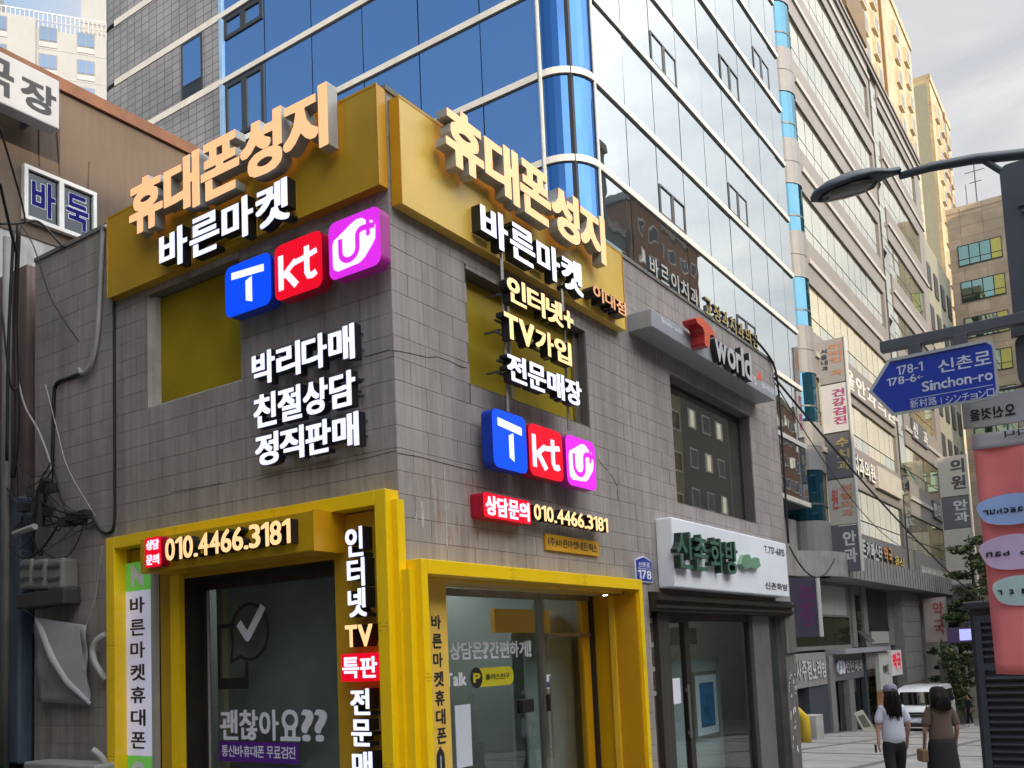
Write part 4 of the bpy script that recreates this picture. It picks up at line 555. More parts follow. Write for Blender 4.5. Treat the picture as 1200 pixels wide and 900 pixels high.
interior_grey = mat('interior_wall', (0.36, 0.40, 0.40), 0.8, var=0.05); interior_dark = mat('interior_dark', (0.06, 0.065, 0.065), 0.8)
clear = glass_mat('clear_glass', (0.86, 0.91, 0.90), 1.75); dusk = glass_mat('tinted_glass', (0.70, 0.74, 0.73), 1.7)
lampw = mat('tube_light', (1, 0.95, 0.88), 0.5, emis=7.0)

def tile_material():                                    # grey glazed facing tile: ribs, run-off streaks, rust below the crack
    m = mat('grey_facing_tile', (0.335, 0.303, 0.285), 0.6, var=0.12, scale=0.9, streak=0.17, rnd=0.07, dirt=0.62, dirtcol=(0.17, 0.155, 0.15))
    t = m.node_tree; n = t.nodes; l = t.links; b = n['Principled BSDF']; g = n.new('ShaderNodeNewGeometry')
    mp2 = n.new('ShaderNodeMapping'); mp2.inputs['Scale'].default_value = (36, 36, 1.2); l.new(g.outputs['Position'], mp2.inputs['Vector'])
    s = n.new('ShaderNodeTexNoise'); s.inputs['Scale'].default_value = 1; s.inputs['Detail'].default_value = 3; l.new(mp2.outputs[0], s.inputs['Vector'])
    bu = n.new('ShaderNodeBump'); bu.inputs['Strength'].default_value = 0.28; bu.inputs['Distance'].default_value = 0.01; l.new(s.outputs['Fac'], bu.inputs['Height']); l.new(bu.outputs[0], b.inputs['Normal'])
    sp = n.new('ShaderNodeSeparateXYZ'); l.new(g.outputs['Position'], sp.inputs[0])
    def band(v, a, c, soft):
        q = n.new('ShaderNodeMath'); q.operation = 'SUBTRACT'; l.new(v, q.inputs[0]); q.inputs[1].default_value = (a+c)/2
        q2 = n.new('ShaderNodeMath'); q2.operation = 'ABSOLUTE'; l.new(q.outputs[0], q2.inputs[0])
        r = n.new('ShaderNodeMapRange'); r.inputs[1].default_value = (c-a)/2; r.inputs[2].default_value = (c-a)/2-soft; l.new(q2.outputs[0], r.inputs[0]); return r.outputs[0]
    mp3 = n.new('ShaderNodeMapping'); mp3.inputs['Scale'].default_value = (13, 13, 1.6); mp3.inputs['Location'].default_value = (3, 0, 5); l.new(g.outputs['Position'], mp3.inputs['Vector'])
    s3 = n.new('ShaderNodeTexNoise'); s3.inputs['Scale'].default_value = 1; s3.inputs['Detail'].default_value = 6; s3.inputs['Roughness'].default_value = 0.65; l.new(mp3.outputs[0], s3.inputs['Vector'])
    r3 = n.new('ShaderNodeMapRange'); r3.inputs[1].default_value = 0.52; r3.inputs[2].default_value = 0.66; l.new(s3.outputs['Fac'], r3.inputs[0])
    def mulm(a, c):
        q = n.new('ShaderNodeMath'); q.operation = 'MULTIPLY'; l.new(a, q.inputs[0]); l.new(c, q.inputs[1]); return q.outputs[0]
    f = mulm(mulm(band(sp.outputs['X'], 0.12, 1.45, 0.25), band(sp.outputs['Z'], 2.65, 3.55, 0.2)), mulm(band(sp.outputs['Y'], -0.1, 0.1, 0.02), r3.outputs[0]))
    old = b.inputs['Base Color'].links[0].from_socket
    mp4 = n.new('ShaderNodeMapping'); mp4.inputs['Scale'].default_value = (2.6, 2.6, 0.32); mp4.inputs['Location'].default_value = (9, 4, 1); l.new(g.outputs['Position'], mp4.inputs['Vector'])
    s4 = n.new('ShaderNodeTexNoise'); s4.inputs['Scale'].default_value = 1; s4.inputs['Detail'].default_value = 7; s4.inputs['Roughness'].default_value = 0.68; l.new(mp4.outputs[0], s4.inputs['Vector'])
    r4 = n.new('ShaderNodeMapRange'); r4.inputs[1].default_value = 0.50; r4.inputs[2].default_value = 0.72; r4.inputs[4].default_value = 0.6; l.new(s4.outputs['Fac'], r4.inputs[0])
    m4 = n.new('ShaderNodeMixRGB'); m4.inputs['Color2'].default_value = (0.15, 0.135, 0.125, 1); l.new(r4.outputs[0], m4.inputs['Fac']); l.new(old, m4.inputs['Color1']); old = m4.outputs[0]
    mm = n.new('ShaderNodeMixRGB'); mm.inputs['Color2'].default_value = (0.25, 0.12, 0.05, 1); l.new(f, mm.inputs['Fac']); l.new(old, mm.inputs['Color1']); l.new(mm.outputs[0], b.inputs['Base Color'])
    return m
tile_m = tile_material()

# ================================================================== ground
def build_ground():
    m = MB(); pave = mat('paving_stone', (0.30, 0.29, 0.275), 0.8, var=0.12, scale=0.6, bump=0.15, rnd=0.12, dirt=0.6, dirtcol=(0.12, 0.11, 0.10))
    base = mat('ground_concrete', (0.20, 0.195, 0.185), 0.9, var=0.12, scale=0.5, bump=0.2, bscale=30, dirt=0.4)
    xs = [-900, -60, -10, 0, 5, 15, 30, 50, 80, 120]; 
    for a, b in zip(xs[:-1], xs[1:]):
        m.add([(a, -900, ground_z(a)-0.03), (b, -900, ground_z(b)-0.03), (b, 900, ground_z(b)-0.03), (a, 900, ground_z(a)-0.03)], [(0, 1, 2, 3)])
    m.add([(120, -900, ground_z(120)-0.03), (1500, -900, ground_z(120)-0.03), (1500, 900, ground_z(120)-0.03), (120, 900, ground_z(120)-0.03)], [(0, 1, 2, 3)])
    struct(m.build('ground', base, base=(0, 0, -0.03)))
    pv = bpy.data.objects.new('pavement', None); COL.objects.link(pv); struct(pv); pv.location = (11, 0, ground_z(11)); pv.rotation_euler = (0, math.atan(0.062), 0)
    unit = MB(); unit.box(0, 1, 0, 1, 0, 1); um = unit.mesh('paving_slab', pave)
    dk = mat('dark_paving_band', (0.13, 0.125, 0.12), 0.85, var=0.12, rnd=0.1)
    ud = MB(); ud.box(0, 1, 0, 1, 0, 1); dm = ud.mesh('band_stone', dk)
    for i in range(28):                                 # slabs in runs between darker bands; the plane falls away along x
        x0 = 4.0+i*1.6
        for j in range(11):
            y0 = -8.4+j*1.6
            if (x0 < 11.0 and y0 > -1.6) or (y0 > 5.8 and x0 > 32): continue
            o = bpy.data.objects.new('paving_slab', um); COL.objects.link(o); o.parent = pv; o.location = (x0-11, y0, -0.03+random.uniform(-.003, .003)); o.scale = (1.585, 1.585, 0.034)
    for j in range(5):
        y0 = -6.9+j*3.2
        o = bpy.data.objects.new('band_stone', dm); COL.objects.link(o); o.parent = pv; o.location = (-6.0, y0, -0.03); o.scale = (43, 0.22, 0.04)
    for i in range(6):
        o = bpy.data.objects.new('band_stone', dm); COL.objects.link(o); o.parent = pv; o.location = (0.9+i*6.4, -8.4, -0.03); o.scale = (0.22, 16, 0.043)
build_ground()

# ================================================================== corner shop building
HB = 6.88; XR = 10.95; YL = 5.87
bld = thing('corner_shop_building', 'two-storey grey tiled corner building with mustard panelled windows behind yellow signs', 'building', (0, 0, 0))
holesR = [(1.16, 3.62, 4.36, 5.56), (6.1, 9.4, 3.72, 5.60), (0.10, 4.34, -2, 2.46), (4.98, 10.70, -2, 2.42)]
holesL = [(-3.60, -2.03, 4.56, 5.86), (-4.02, -0.14, -2, 3.02)]     # u = -y
def wall_core():
    rs = [(0.02, XR, -1.2, HB)]
    for h in holesR: rs = [q for r in rs for q in minus([r], h)]
    m = MB()
    for a, b, c, d in rs: m.box(a, b, 0.012, 0.26, c, d)
    for h in holesR[:2]:                                # tiled reveals
        pass
    m.build('wall', grout, bld)
    rs = [(-YL, -0.02, -1.2, HB)]
    for h in holesL: rs = [q for r in rs for q in minus([r], h)]
    m = MB()
    for a, b, c, d in rs: m.box(0.012, 0.26, -b, -a, c, d) if b < -0.27 or True else None
    m.build('wall', grout, bld)
    m = MB(); m.box(0.26, XR, YL-0.2, YL, -1.2, HB); m.box(XR-0.24, XR-0.002, 0.262, YL-0.202, -1.2, HB); m.build('rear_wall', concrete, bld)
    m = MB(); m.box(0.262, XR-0.25, 0.262, YL-0.21, 6.5, 6.6); m.build('roof', concrete, bld)
    m = MB(); m.box(0.262, XR-0.25, 0.6, YL-0.21, 3.08, 3.2); m.build('upper_floor', concrete, bld)
    m = MB(); m.box(-0.02, XR+0.02, -0.02, 0.3, HB+0.002, HB+0.05); m.box(-0.02, 0.3, 0.302, YL, HB+0.002, HB+0.05); m.build('coping', mat('coping_stone', (0.2, 0.19, 0.18), 0.8, dirt=0.4), bld)
wall_core()
def tiles():
    unit = MB(); e = 0.02
    unit.add([(0, 0, 0), (1, 0, 0), (1, 0, 1), (0, 0, 1), (0, 1, 0), (1, 1, 0), (1, 1, 1), (0, 1, 1)], [(0, 1, 2, 3), (0, 3, 7, 4), (1, 5, 6, 2), (3, 2, 6, 7), (0, 4, 5, 1)])
    um = unit.mesh('tile', tile_m); TW, TH, J = 0.452, 0.2065, 0.0045; allt = []
    for face, (ua, ub), holes in (('R', (0.0, XR), holesR), ('L', (-YL, 0.0), holesL)):
        row = 0; z = -1.0
        while z < HB-0.02:
            z1 = min(z+TH, HB); u = ua-((row % 2)*TW*0.5 if face == 'R' else (1-(row % 2))*TW*0.5+0.17)
            while u < ub:
                a, b = max(u, ua), min(u+TW, ub)
                if b-a > 0.02:
                    rs = [(a, b, z, z1)]
                    for h in holes: rs = [q for r in rs for q in minus([r], h)]
                    for r in rs:
                        if r[1]-r[0] > 0.03 and r[3]-r[2] > 0.02: allt.append((face, r))
                u += TW
            z = z1; row += 1
    def shown(t):
        f_, (a, b, c, d) = t; u = (a+b)/2; z = (c+d)/2; P = np.array([u, 0, z]) if f_ == 'R' else np.array([0, -u, z])
        v = P-CAM; D = v@FW; n = abs(v[1] if f_ == 'R' else v[0])/np.linalg.norm(v)
        px = CX+FPX*(v@RT)/D; py = CY-FPX*(v@UP)/D
        s = (b-a)*(d-c)*n/D/D
        if not (-20 < px < 1220 and -20 < py < 920): s *= 0.01
        # tiles wholly behind the big yellow boards rank last
        if z > 5.98 and ((f_ == 'R' and 0.2 < u < 4.2) or (f_ == 'L' and -4.0 < u < -0.2)): s *= 0.01
        return s
    allt.sort(key=shown, reverse=True); rest = MB()
    for i, (f_, (a, b, c, d)) in enumerate(allt):
        a += J/2; b -= J/2; c += J/2; d -= J/2; pr = random.uniform(-0.0015, 0.0015)
        if i < 300:
            o = bpy.data.objects.new('tile', um); COL.objects.link(o); o.parent = bld
            if f_ == 'R': o.location = (a, -0.002+pr, c); o.scale = (b-a, 0.012, d-c)
            else: o.location = (-0.002+pr, -a, c); o.rotation_euler = (0, 0, -PI/2); o.scale = (b-a, 0.012, d-c)
        else:
            y0 = -0.002+pr; P = [(a, y0, c), (b, y0, c), (b, y0, d), (a, y0, d), (a, y0+.012, c), (b, y0+.012, c), (b, y0+.012, d), (a, y0+.012, d)]
            if f_ == 'L': P = [(q[1], -q[0], q[2]) for q in P]
            rest.add(P, [(0, 1, 2, 3), (0, 3, 7, 4), (1, 5, 6, 2), (3, 2, 6, 7), (0, 4, 5, 1)])
    o = rest.build('wall_tiles', tile_m, bld); o['kind'] = 'stuff'
tiles()
def reveals():                                          # tiled jambs of the two upstairs openings on the right-hand front
    for a, b, c, d in holesR[:2]:
        m = MB(); m.box(b-0.012, b, 0.014, 0.30, c, d); m.box(a, a+0.012, 0.014, 0.30, c, d); m.box(a+0.013, b-0.013, 0.014, 0.30, d-0.012, d); m.box(a+0.013, b-0.013, 0.014, 0.30, c, c+0.02)
        m.build('window_reveal', mat('reveal_plaster', (0.13, 0.12, 0.11), 0.8, streak=0.15), bld)
    m = MB(); a, b, c, d = holesL[0]; m.box(0.014, 0.25, -b, -b+0.012, c, d); m.box(0.014, 0.25, -a-0.012, -a, c, d); m.box(0.014, 0.25, -b+0.013, -a-0.013, c, c+0.02)
    m.build('window_reveal', mat('white_frame', (0.48, 0.47, 0.44), 0.5, dirt=0.4), bld)
    # mustard-film windows
    a, b, c, d = holesR[0]
    w = MB().box(a+0.02, b-0.02, 0.14, 0.155, c+0.02, d-0.02).build('window_film', olive, bld); w['label'] = 'mustard panel filling the window behind the lit text'
    m = MB(); m.box(b-0.14, b-0.02, 0.10, 0.13, c+0.02, d-0.02); m.box(a+0.9, a+0.94, 0.10, 0.13, c+0.02, d-0.02); m.build('window_frame', steel, bld)
    a, b, c, d = holesL[0]
    w = MB().box(0.14, 0.155, -b+0.02, -a-0.02, c+0.02, d-0.013).build('window_film', olive, bld); w['label'] = 'mustard panel in the window left of the phone carrier boxes'
    m = MB(); m.box(0.06, 0.13, -a-0.09, -a-0.013, c+0.02, d-0.01); m.build('window_frame', MATS['white_frame'], bld)
    # dark upstairs window with slatted room behind
    a, b, c, d = holesR[1]
    fr_ = MB(); fr_.box(a+0.013, a+0.06, 0.18, 0.24, c+0.02, d-0.013); fr_.box(b-0.06, b-0.013, 0.18, 0.24, c+0.02, d-0.013); fr_.box(a+0.061, b-0.061, 0.18, 0.24, d-0.08, d-0.014); fr_.box(a+0.061, b-0.061, 0.18, 0.24, c+0.021, c+0.07); fr_ = fr_.build('window_frame', dark_steel, bld)
    MB().box(a+0.06, b-0.06, 0.20, 0.206, c+0.07, d-0.08).build('pane', mirror_glass('upstairs_glass', (0.13, 0.135, 0.12), (0.60, 0.61, 0.56), 1.7, 0.01, 0.03), fr_)
    MB().box(a-0.3, b+0.3, 0.8, 0.84, 3.25, 6.4).build('back_panel', interior_dark, bld)
reveals()
def cracks():
    m = MB()
    def crack(pts, face='R', r=0.0035):
        P = []
        for (px, py) in pts:
            u, z = RP(px, py) if face == 'R' else LP(px, py)
            P.append((u, -0.004, z) if face == 'R' else (-0.004, -u, z))
        m.tube(P, r, 4)
    crack([(458, 410.5), (470, 412), (488, 416), (500, 419), (512, 418), (526, 423), (540, 430), (546, 431)]); crack([(457, 410), (446, 413), (436, 416), (428, 418)], 'L')
    crack([(701, 538), (706, 546), (712, 551)]); crack([(715, 555), (719, 562), (723, 570)]); crack([(723, 573), (724, 586)])
    crack([(300, 563), (330, 555), (380, 548), (430, 537), (464, 528)], 'L', 0.0025); crack([(200, 577), (240, 570), (262, 566)], 'L', 0.002)
    crack([(466, 531), (490, 535), (520, 543), (560, 553)], 'R', 0.0025)
    o = m.build('wall_cracks', mat('crack', (0.03, 0.028, 0.025), 0.9), bld); o['kind'] = 'stuff'
cracks()
def drips():                                            # lime and paint runs under the broken corner tiles
    random.seed(21); m = MB()
    for (px, y0, y1, w) in ((520, 545, 643, .028), (524, 560, 640, .012), (494, 588, 618, .05), (487, 600, 612, .03), (480, 548, 575, .016), (545, 600, 616, .012), (506, 556, 580, .010)):
        a = RP(px, y0); b = RP(px+2, y1); n = 9; L_ = [(a[0]+random.uniform(.3, 1)*w/2, a[1]+(b[1]-a[1])*k/n) for k in range(n+1)]; R_ = [(a[0]-random.uniform(.3, 1)*w/2, a[1]+(b[1]-a[1])*k/n) for k in range(n+1)]
        flat(m, L_+R_[::-1], -0.0055)
    o = m.build('lime_runs', mat('lime_run', (.46, .43, .38), .8, var=.3, scale=14, dirt=.6, dirtcol=(.22, .18, .14)), bld); o['kind'] = 'stuff'
def rooms():                                            # ground-floor interiors
    m = MB(); m.box(0.5, 4.85, 4.2, 4.3, -0.1, 3.05); m.box(4.75, 4.85, 0.6, 4.2, -0.3, 3.05); m.box(0.5, 4.75, 0.6, 4.2, 2.9, 3.0); m.build('room_wall', interior_grey, bld)
    m = MB(); m.box(0.3, 4.85, 0.3, 4.2, -0.28, -0.2); m.build('room_floor', interior_dark, bld)
    m = MB(); m.box(5.0, 10.7, 3.6, 3.7, -1, 3.05); m.box(5.0, 10.7, 0.8, 3.6, 2.62, 2.7); m.build('room_wall', interior_grey, bld)
    m = MB(); m.box(0.262, 0.5, 3.9, 4.3, -0.1, 3.0); m.build('room_wall', interior_dark, bld)
    for i, (x, y) in enumerate(((2.4, 1.9), (3.3, 3.0), (1.2, 3.2), (6.6, 2.0), (8.9, 2.4))): MB().box(x, x+1.2, y, y+0.16, 2.56 if x > 5 else 2.80, 2.60 if x > 5 else 2.84).build('tube_light', lampw, bld)
rooms()

# ================================================================== big yellow boards with channel letters
def rb(tl, br, d, face):
    return (rectR if face == 'R' else rectL)(tl, br, d)
def fascia(face, u0, u1, z0, z1, m_, label):
    fr = FR if face == 'R' else FL
    t = thing('fascia_sign', label, 'shop sign', ((u0+u1)/2, 0, z0), fr, 'yellow fascia boards')
    MB().box(u0, u1, -0.12, -0.006, z0, z1).build('sign_board', m_, t)
    e = MB(); e.box(u0-0.004, u1+0.004, -0.124, -0.11, z1-0.004, z1+0.02); e.box(u0-0.01, u0-0.002, -0.13, -0.008, z0, z1); e.box(u1+0.002, u1+0.01, -0.13, -0.008, z0, z1); e.build('edge_trim', orange_trim, t)
    return t
tL = fascia('L', -4.13, -0.003, 5.93, 6.88, gold, 'dark gold board with cream and white lettering above the grey left-hand wall')
tR = fascia('R', 0.045, 4.50, 5.78, 6.80, gold_sky, 'gold board painted paler for sky reflection, with cream and white lettering above the right-hand wall')
letters(tL, '휴대폰성지', (-3.47, -0.43, 6.39, 7.00), 0.30, 0.13, cream_lit, grey_return, (0.044, 0.034), 0.03)
letters(tL, '바른마켓', rectL((185, 276), (341, 254), 0.24), 0.24, 0.11, white_lit, black_return, (0.042, 0.022), 0.07)
letters(tR, '휴대폰성지', (0.50, 3.72, 6.33, 6.93), 0.30, 0.13, cream_lit, grey_return, (0.044, 0.034), 0.03)
letters(tR, '바른마켓', rectR((561, 234), (685, 350), 0.24), 0.24, 0.11, white_lit, black_return, (0.042, 0.022), 0.07)
t = thing('branch_name_sign', 'small coppery three-letter sign on the lower right corner of the right-hand gold board', 'sign', (4.1, -0.12, 5.8), FR)
letters(t, '이대점', rectR((694, 331), (735, 372), 0.28), 0.28, 0.15, mat('copper_face', (0.75, 0.36, 0.16), 0.4, emis=0.25), black_return, (0.03, 0.02), 0.10)

# ================================================================== carrier logo boxes
def stroke_poly(pts, w):                                # a thick polyline as rectangles of one outline (mitred)
    n = len(pts); L_, R_ = [], []
    for i in range(n):
        a = Vector(pts[max(i-1, 0)]); b = Vector(pts[min(i+1, n-1)]); p = Vector(pts[i])
        d1 = (p-a).normalized() if i else (b-p).normalized(); d2 = (b-p).normalized() if i < n-1 else d1
        nn = Vector((-(d1+d2).y, (d1+d2).x)).normalized(); k = w/2/max(0.5, nn.dot(Vector((-d1.y, d1.x))))
        L_.append(tuple(p+nn*k)); R_.append(tuple(p-nn*k))
    return L_+R_[::-1]
def arc(cx, cz, r, a0, a1, n=10): return [(cx+r*math.cos(math.radians(a0+(a1-a0)*k/n)), cz+r*math.sin(math.radians(a0+(a1-a0)*k/n))) for k in range(n+1)]
def flat(mb, poly, y, mi=0):
    tr = tessellate_polygon([[Vector((p[0], p[1], 0)) for p in poly]]); mb.add([(p[0], y, p[1]) for p in poly], [tuple(q) for q in tr], mi)
drips()
def strokes(mb, pts, w, y, mi):                         # a drawn line: one plate per segment, one disc per bend, each a hair proud of the last
    for i, (p, q) in enumerate(zip(pts[:-1], pts[1:])):
        d = Vector((q[0]-p[0], q[1]-p[1])); n = Vector((-d.y, d.x)).normalized()*w/2; yy = y-.0004*i
        mb.add([(p[0]+n.x, yy, p[1]+n.y), (p[0]-n.x, yy, p[1]-n.y), (q[0]-n.x, yy, q[1]-n.y), (q[0]+n.x, yy, q[1]+n.y)], [(0, 1, 2, 3)], mi)
        if i: mb.add([(p[0]+w/2*math.cos(2*PI*k/12), yy-.0002, p[1]+w/2*math.sin(2*PI*k/12)) for k in range(12)], [tuple(range(12))], mi)
def logo_box(face, rect, d, kind, label):
    u0, u1, z0, z1 = rect; w = u1-u0; h = z1-z0; fr = FR if face == 'R' else FL
    t = thing('carrier_logo_box', label, 'sign', ((u0+u1)/2, 0, z0), fr, 'lit carrier logo boxes')
    face_m, side_m = {'T': (blue_lit, blue_side), 'k': (red_lit, red_side), 'U': (mag_lit, mag_side)}[kind]
    MB().prism(rrect(u0, u1, z0, z1, w*0.13), -d, -d+0.13, 0, 1).build('light_box', [face_m, side_m], t)
    g = MB(); X = lambda a: u0+a*w; Z = lambda a: z0+a*h; y = -d-0.004; P = lambda pts: [(X(a), Z(b)) for a, b in pts]
    if kind == 'T':
        flat(g, P([(0.15, 0.86), (0.86, 0.80), (0.86, 0.66), (0.15, 0.72)]), y); flat(g, P([(0.46, 0.60), (0.60, 0.66), (0.60, 0.16), (0.46, 0.22)]), y)
    if kind == 'k':
        flat(g, P(stroke_poly([(0.14, 0.80), (0.14, 0.17)], 0.11)), y); flat(g, P(stroke_poly([(0.46, 0.62), (0.17, 0.40)], 0.10)), y-0.001); flat(g, P(stroke_poly([(0.25, 0.45), (0.47, 0.17)], 0.12)), y-0.002)
        flat(g, P(stroke_poly([(0.69, 0.80), (0.69, 0.34), (0.73, 0.26), (0.80, 0.25), (0.88, 0.29)], 0.11)), y); flat(g, P(stroke_poly([(0.42, 0.58), (0.60, 0.60), (0.90, 0.66)], 0.10)), y-0.001)
    if kind == 'U':
        hexp = P([(0.08, 0.60), (0.11, 0.68), (0.20, 0.72), (0.48, 0.87), (0.58, 0.90), (0.68, 0.88), (0.74, 0.82), (0.86, 0.78), (0.92, 0.68), (0.91, 0.46), (0.86, 0.38), (0.70, 0.20), (0.60, 0.14), (0.18, 0.12), (0.10, 0.17), (0.08, 0.26)])
        flat(g, hexp, y)
        strokes(g, P([(0.24, 0.66), (0.24, 0.42)]+arc(0.41, 0.42, 0.17, 180, 360, 8)+[(0.58, 0.60)]+arc(0.68, 0.60, 0.10, 180, 90, 5)+[(0.92, 0.68)]), w*0.085, y-0.003, 1)
        strokes(g, P([(0.79, 0.82), (0.79, 0.54)]), w*0.07, y-0.008, 1)
    g.build('logo', [white_lit, face_m], t)
    b = MB(); b.tube([((u0+u1)/2, -d+0.13, z0+h*0.7), ((u0+u1)/2, 0, z0+h*0.7)], 0.015, 5); b.tube([((u0+u1)/2, -d+0.13, z0+h*0.3), ((u0+u1)/2, 0, z0+h*0.3)], 0.015, 5); b.build('bracket', dark_metal, t)
def qrect(face, tl, tr, bl, br, d):
    f = RP if face == 'R' else LP; A, B, C_, D_ = [f(*p, d) for p in (tl, tr, bl, br)]
    return ((A[0]+C_[0])/2, (B[0]+D_[0])/2, (C_[1]+D_[1])/2, (A[1]+B[1])/2)
logo_box('L', qrect('L', (263, 316), (317, 293), (265, 374), (318, 355), .24), .24, 'T', 'blue light box with a white letter T on the left-hand wall')
logo_box('L', qrect('L', (321, 291), (377, 267), (323, 353), (378, 336), .24), .24, 'k', 'larger red light box with a white kt mark, on the left-hand wall')
logo_box('L', qrect('L', (384, 264), (445, 239), (387, 331), (446, 308), .24), .24, 'U', 'larger magenta light box with a white hexagon and U, under the dark gold board')
logo_box('R', qrect('R', (577, 479), (616, 489), (578, 547), (618, 555), .24), .24, 'T', 'blue light box with a white letter T on the right-hand wall')
logo_box('R', qrect('R', (620, 496), (659, 507), (620, 555), (660, 566), .24), .24, 'k', 'smaller red light box with a white kt mark, on the right-hand wall')
logo_box('R', qrect('R', (663, 509), (697, 519), (664, 566), (699, 577), .24), .24, 'U', 'smaller magenta light box with a white hexagon and U, on the right-hand wall')

# ================================================================== lit slogans
def slogan(face, text, rect, d, mf, label, grp, wt=(0.040, 0.026), dep=0.09, rails=True, back=True):
    u0, u1, z0, z1 = rect; fr = FR if face == 'R' else FL
    t = thing('channel_letter_sign', label, 'sign', ((u0+u1)/2, 0, z0), fr, grp)
    letters(t, text, rect, d, dep, mf, black_return, wt, 0.05)
    if rails:
        r = MB(); r.box(u0, u1, -d+dep+0.002, -d+dep+0.022, z0+(z1-z0)*0.25, z0+(z1-z0)*0.33); r.box(u0, u1, -d+dep+0.002, -d+dep+0.022, z0+(z1-z0)*0.70, z0+(z1-z0)*0.78)
        for u in (u0+0.1, u1-0.1): r.box(u, u+0.03, -d+dep+0.024, 0.0, z0+(z1-z0)*0.45, z0+(z1-z0)*0.5)
        r.build('rail', dark_metal, t)
    return t
slogan('L', '박리다매', rectL((294, 416), (417, 419), .15), .15, white_lit, 'top row of the three white letter rows on the left-hand wall', 'white slogan rows on the left-hand wall')
slogan('L', '친절상담', rectL((296, 465), (418, 473), .15), .15, white_lit, 'middle row of the three white letter rows on the left-hand wall', 'white slogan rows on the left-hand wall')
slogan('L', '정직판매', rectL((298, 511), (422, 521), .15), .15, white_lit, 'bottom row of the three white letter rows on the left-hand wall', 'white slogan rows on the left-hand wall')
slogan('R', '인터넷+', rectR((593, 320), (673, 391), .32), .32, cream2_lit, 'cream letters ending in a plus sign, hung in front of the mustard window', 'rows hung in front of the right-hand window', dep=.1)
slogan('R', 'TV가입', rectR((590, 364), (671, 430), .32), .32, cream2_lit, 'cream letters starting with TV, hung in front of the mustard window', 'rows hung in front of the right-hand window', dep=.1)
slogan('R', '전문매장', rectR((593, 411), (683, 478), .32), .32, white_lit, 'white four-letter row, lowest of the rows hung over the mustard window', 'rows hung in front of the right-hand window', dep=.1)
ra = thing('sign_rack', 'pair of thin steel uprights carrying the lit rows over the window', 'sign bracket', (2, -.2, 4.3), FR)
m = MB(); a = RP(592, 470, .15); m.tube([(a[0], -.18, a[1]-0.12), (a[0], -.18, 5.9)], 0.018, 6); m.build('upright', steel, ra); m = MB(); b = RP(664, 500, .15); m.tube([(b[0], -.18, b[1]-0.05), (b[0], -.18, 5.85)], 0.018, 6); m.build('upright', steel, ra)
# phone numbers
def phone_red(face, rect, d, lines, label):
    u0, u1, z0, z1 = rect; fr = FR if face == 'R' else FL
    t = thing('enquiry_light_box', label, 'sign', ((u0+u1)/2, 0, z0), fr, 'red enquiry light boxes')
    MB().prism(rrect(u0, u1, z0, z1, 0.03), -d, -0.004 if face == 'R' else -d+0.11, 0, 1).build('light_box', [red_lit, red_side], t)
    n = len(lines); h = (z1-z0)/n
    for i, s in enumerate(lines): letters(t, s, (u0+0.03, u1-0.03, z1-(i+1)*h+0.025, z1-i*h-0.025), d+0.008, 0.006, white_lit, white_lit, (0.034, 0.024), 0.05)
phone_red('L', qrect('L', (169, 631), (189, 628), (170, 666), (189, 663), .5), .5, ['상담', '문의'], 'small square red light box at the start of the phone number on the yellow box')
phone_red('R', qrect('R', (566, 576), (622, 588), (567, 605), (622, 615), .16), .16, ['상담문의'], 'long red light box before the phone number on the right-hand wall')
slogan('L', '010.4466.3181', rectL((193, 632), (341, 636), .5), .5, cream2_lit, 'cream phone number letters on the yellow box over the shop window', 'lit phone numbers', wt=(.026, .016), dep=.095, rails=False)
slogan('R', '010.4466.3181', rectR((625, 590), (713, 624), .16), .16, cream2_lit, 'cream phone number letters on the grey right-hand wall', 'lit phone numbers', wt=(.026, .016), dep=.08)
r_ = rectR((639, 625), (702.5, 652), .03)
t = thing('company_nameplate', 'small ochre nameplate with black letters under the phone number', 'sign', ((r_[0]+r_[1])/2, 0, r_[2]), FR)
MB().box(r_[0], r_[1], -.03, -.005, r_[2], r_[3]).build('plate', mat('ochre_plate', (0.62, 0.34, 0.02), 0.4), t)
letters(t, '(주)바른마켓네트웍스', (r_[0]+.04, r_[1]-.04, r_[2]+.045, r_[3]-.04), .033, 0, black_ink, black_ink, (.02, .012), .05, name='lettering', join=True)
# blue address plaque
a = RP(745, 650, .03); b = RP(766, 683, .03); u0, u1, z0, z1 = a[0], b[0], b[1], a[1]
t = thing('address_plaque', 'blue house-shaped address plaque with white number beside the yellow portal', 'sign', ((u0+u1)/2, 0, z0), FR)
def house(i): return [(u0+i, z0+i), (u1-i, z0+i), (u1-i, z0+(z1-z0)*0.82-i*.3), ((u0+u1)/2, z1-i*1.3), (u0+i, z0+(z1-z0)*0.82-i*.3)]
MB().prism(house(0), -.02, -.005).build('plate', white_ink, t)
g = MB(); flat(g, house(.012), -.023); g.build('plate_face', mat('plaque_blue', (0.015, 0.04, 0.32), 0.4), t)
letters(t, '178', (u0+.04, u1-.04, z0+.04, z0+.04+(z1-z0)*.34), .026, 0, white_ink, white_ink, (.02, .015), .1, name='lettering', join=True)
letters(t, '신촌로', (u0+.07, u1-.07, z0+(z1-z0)*.58, z0+(z1-z0)*.76), .026, 0, white_ink, white_ink, (.012, .01), .05, name='lettering', join=True)
letters(t, 'Sinchon-ro', (u0+.05, u1-.05, z0+(z1-z0)*.49, z0+(z1-z0)*.54), .026, 0, white_ink, white_ink, (.012, .01), .05, name='lettering', join=True)

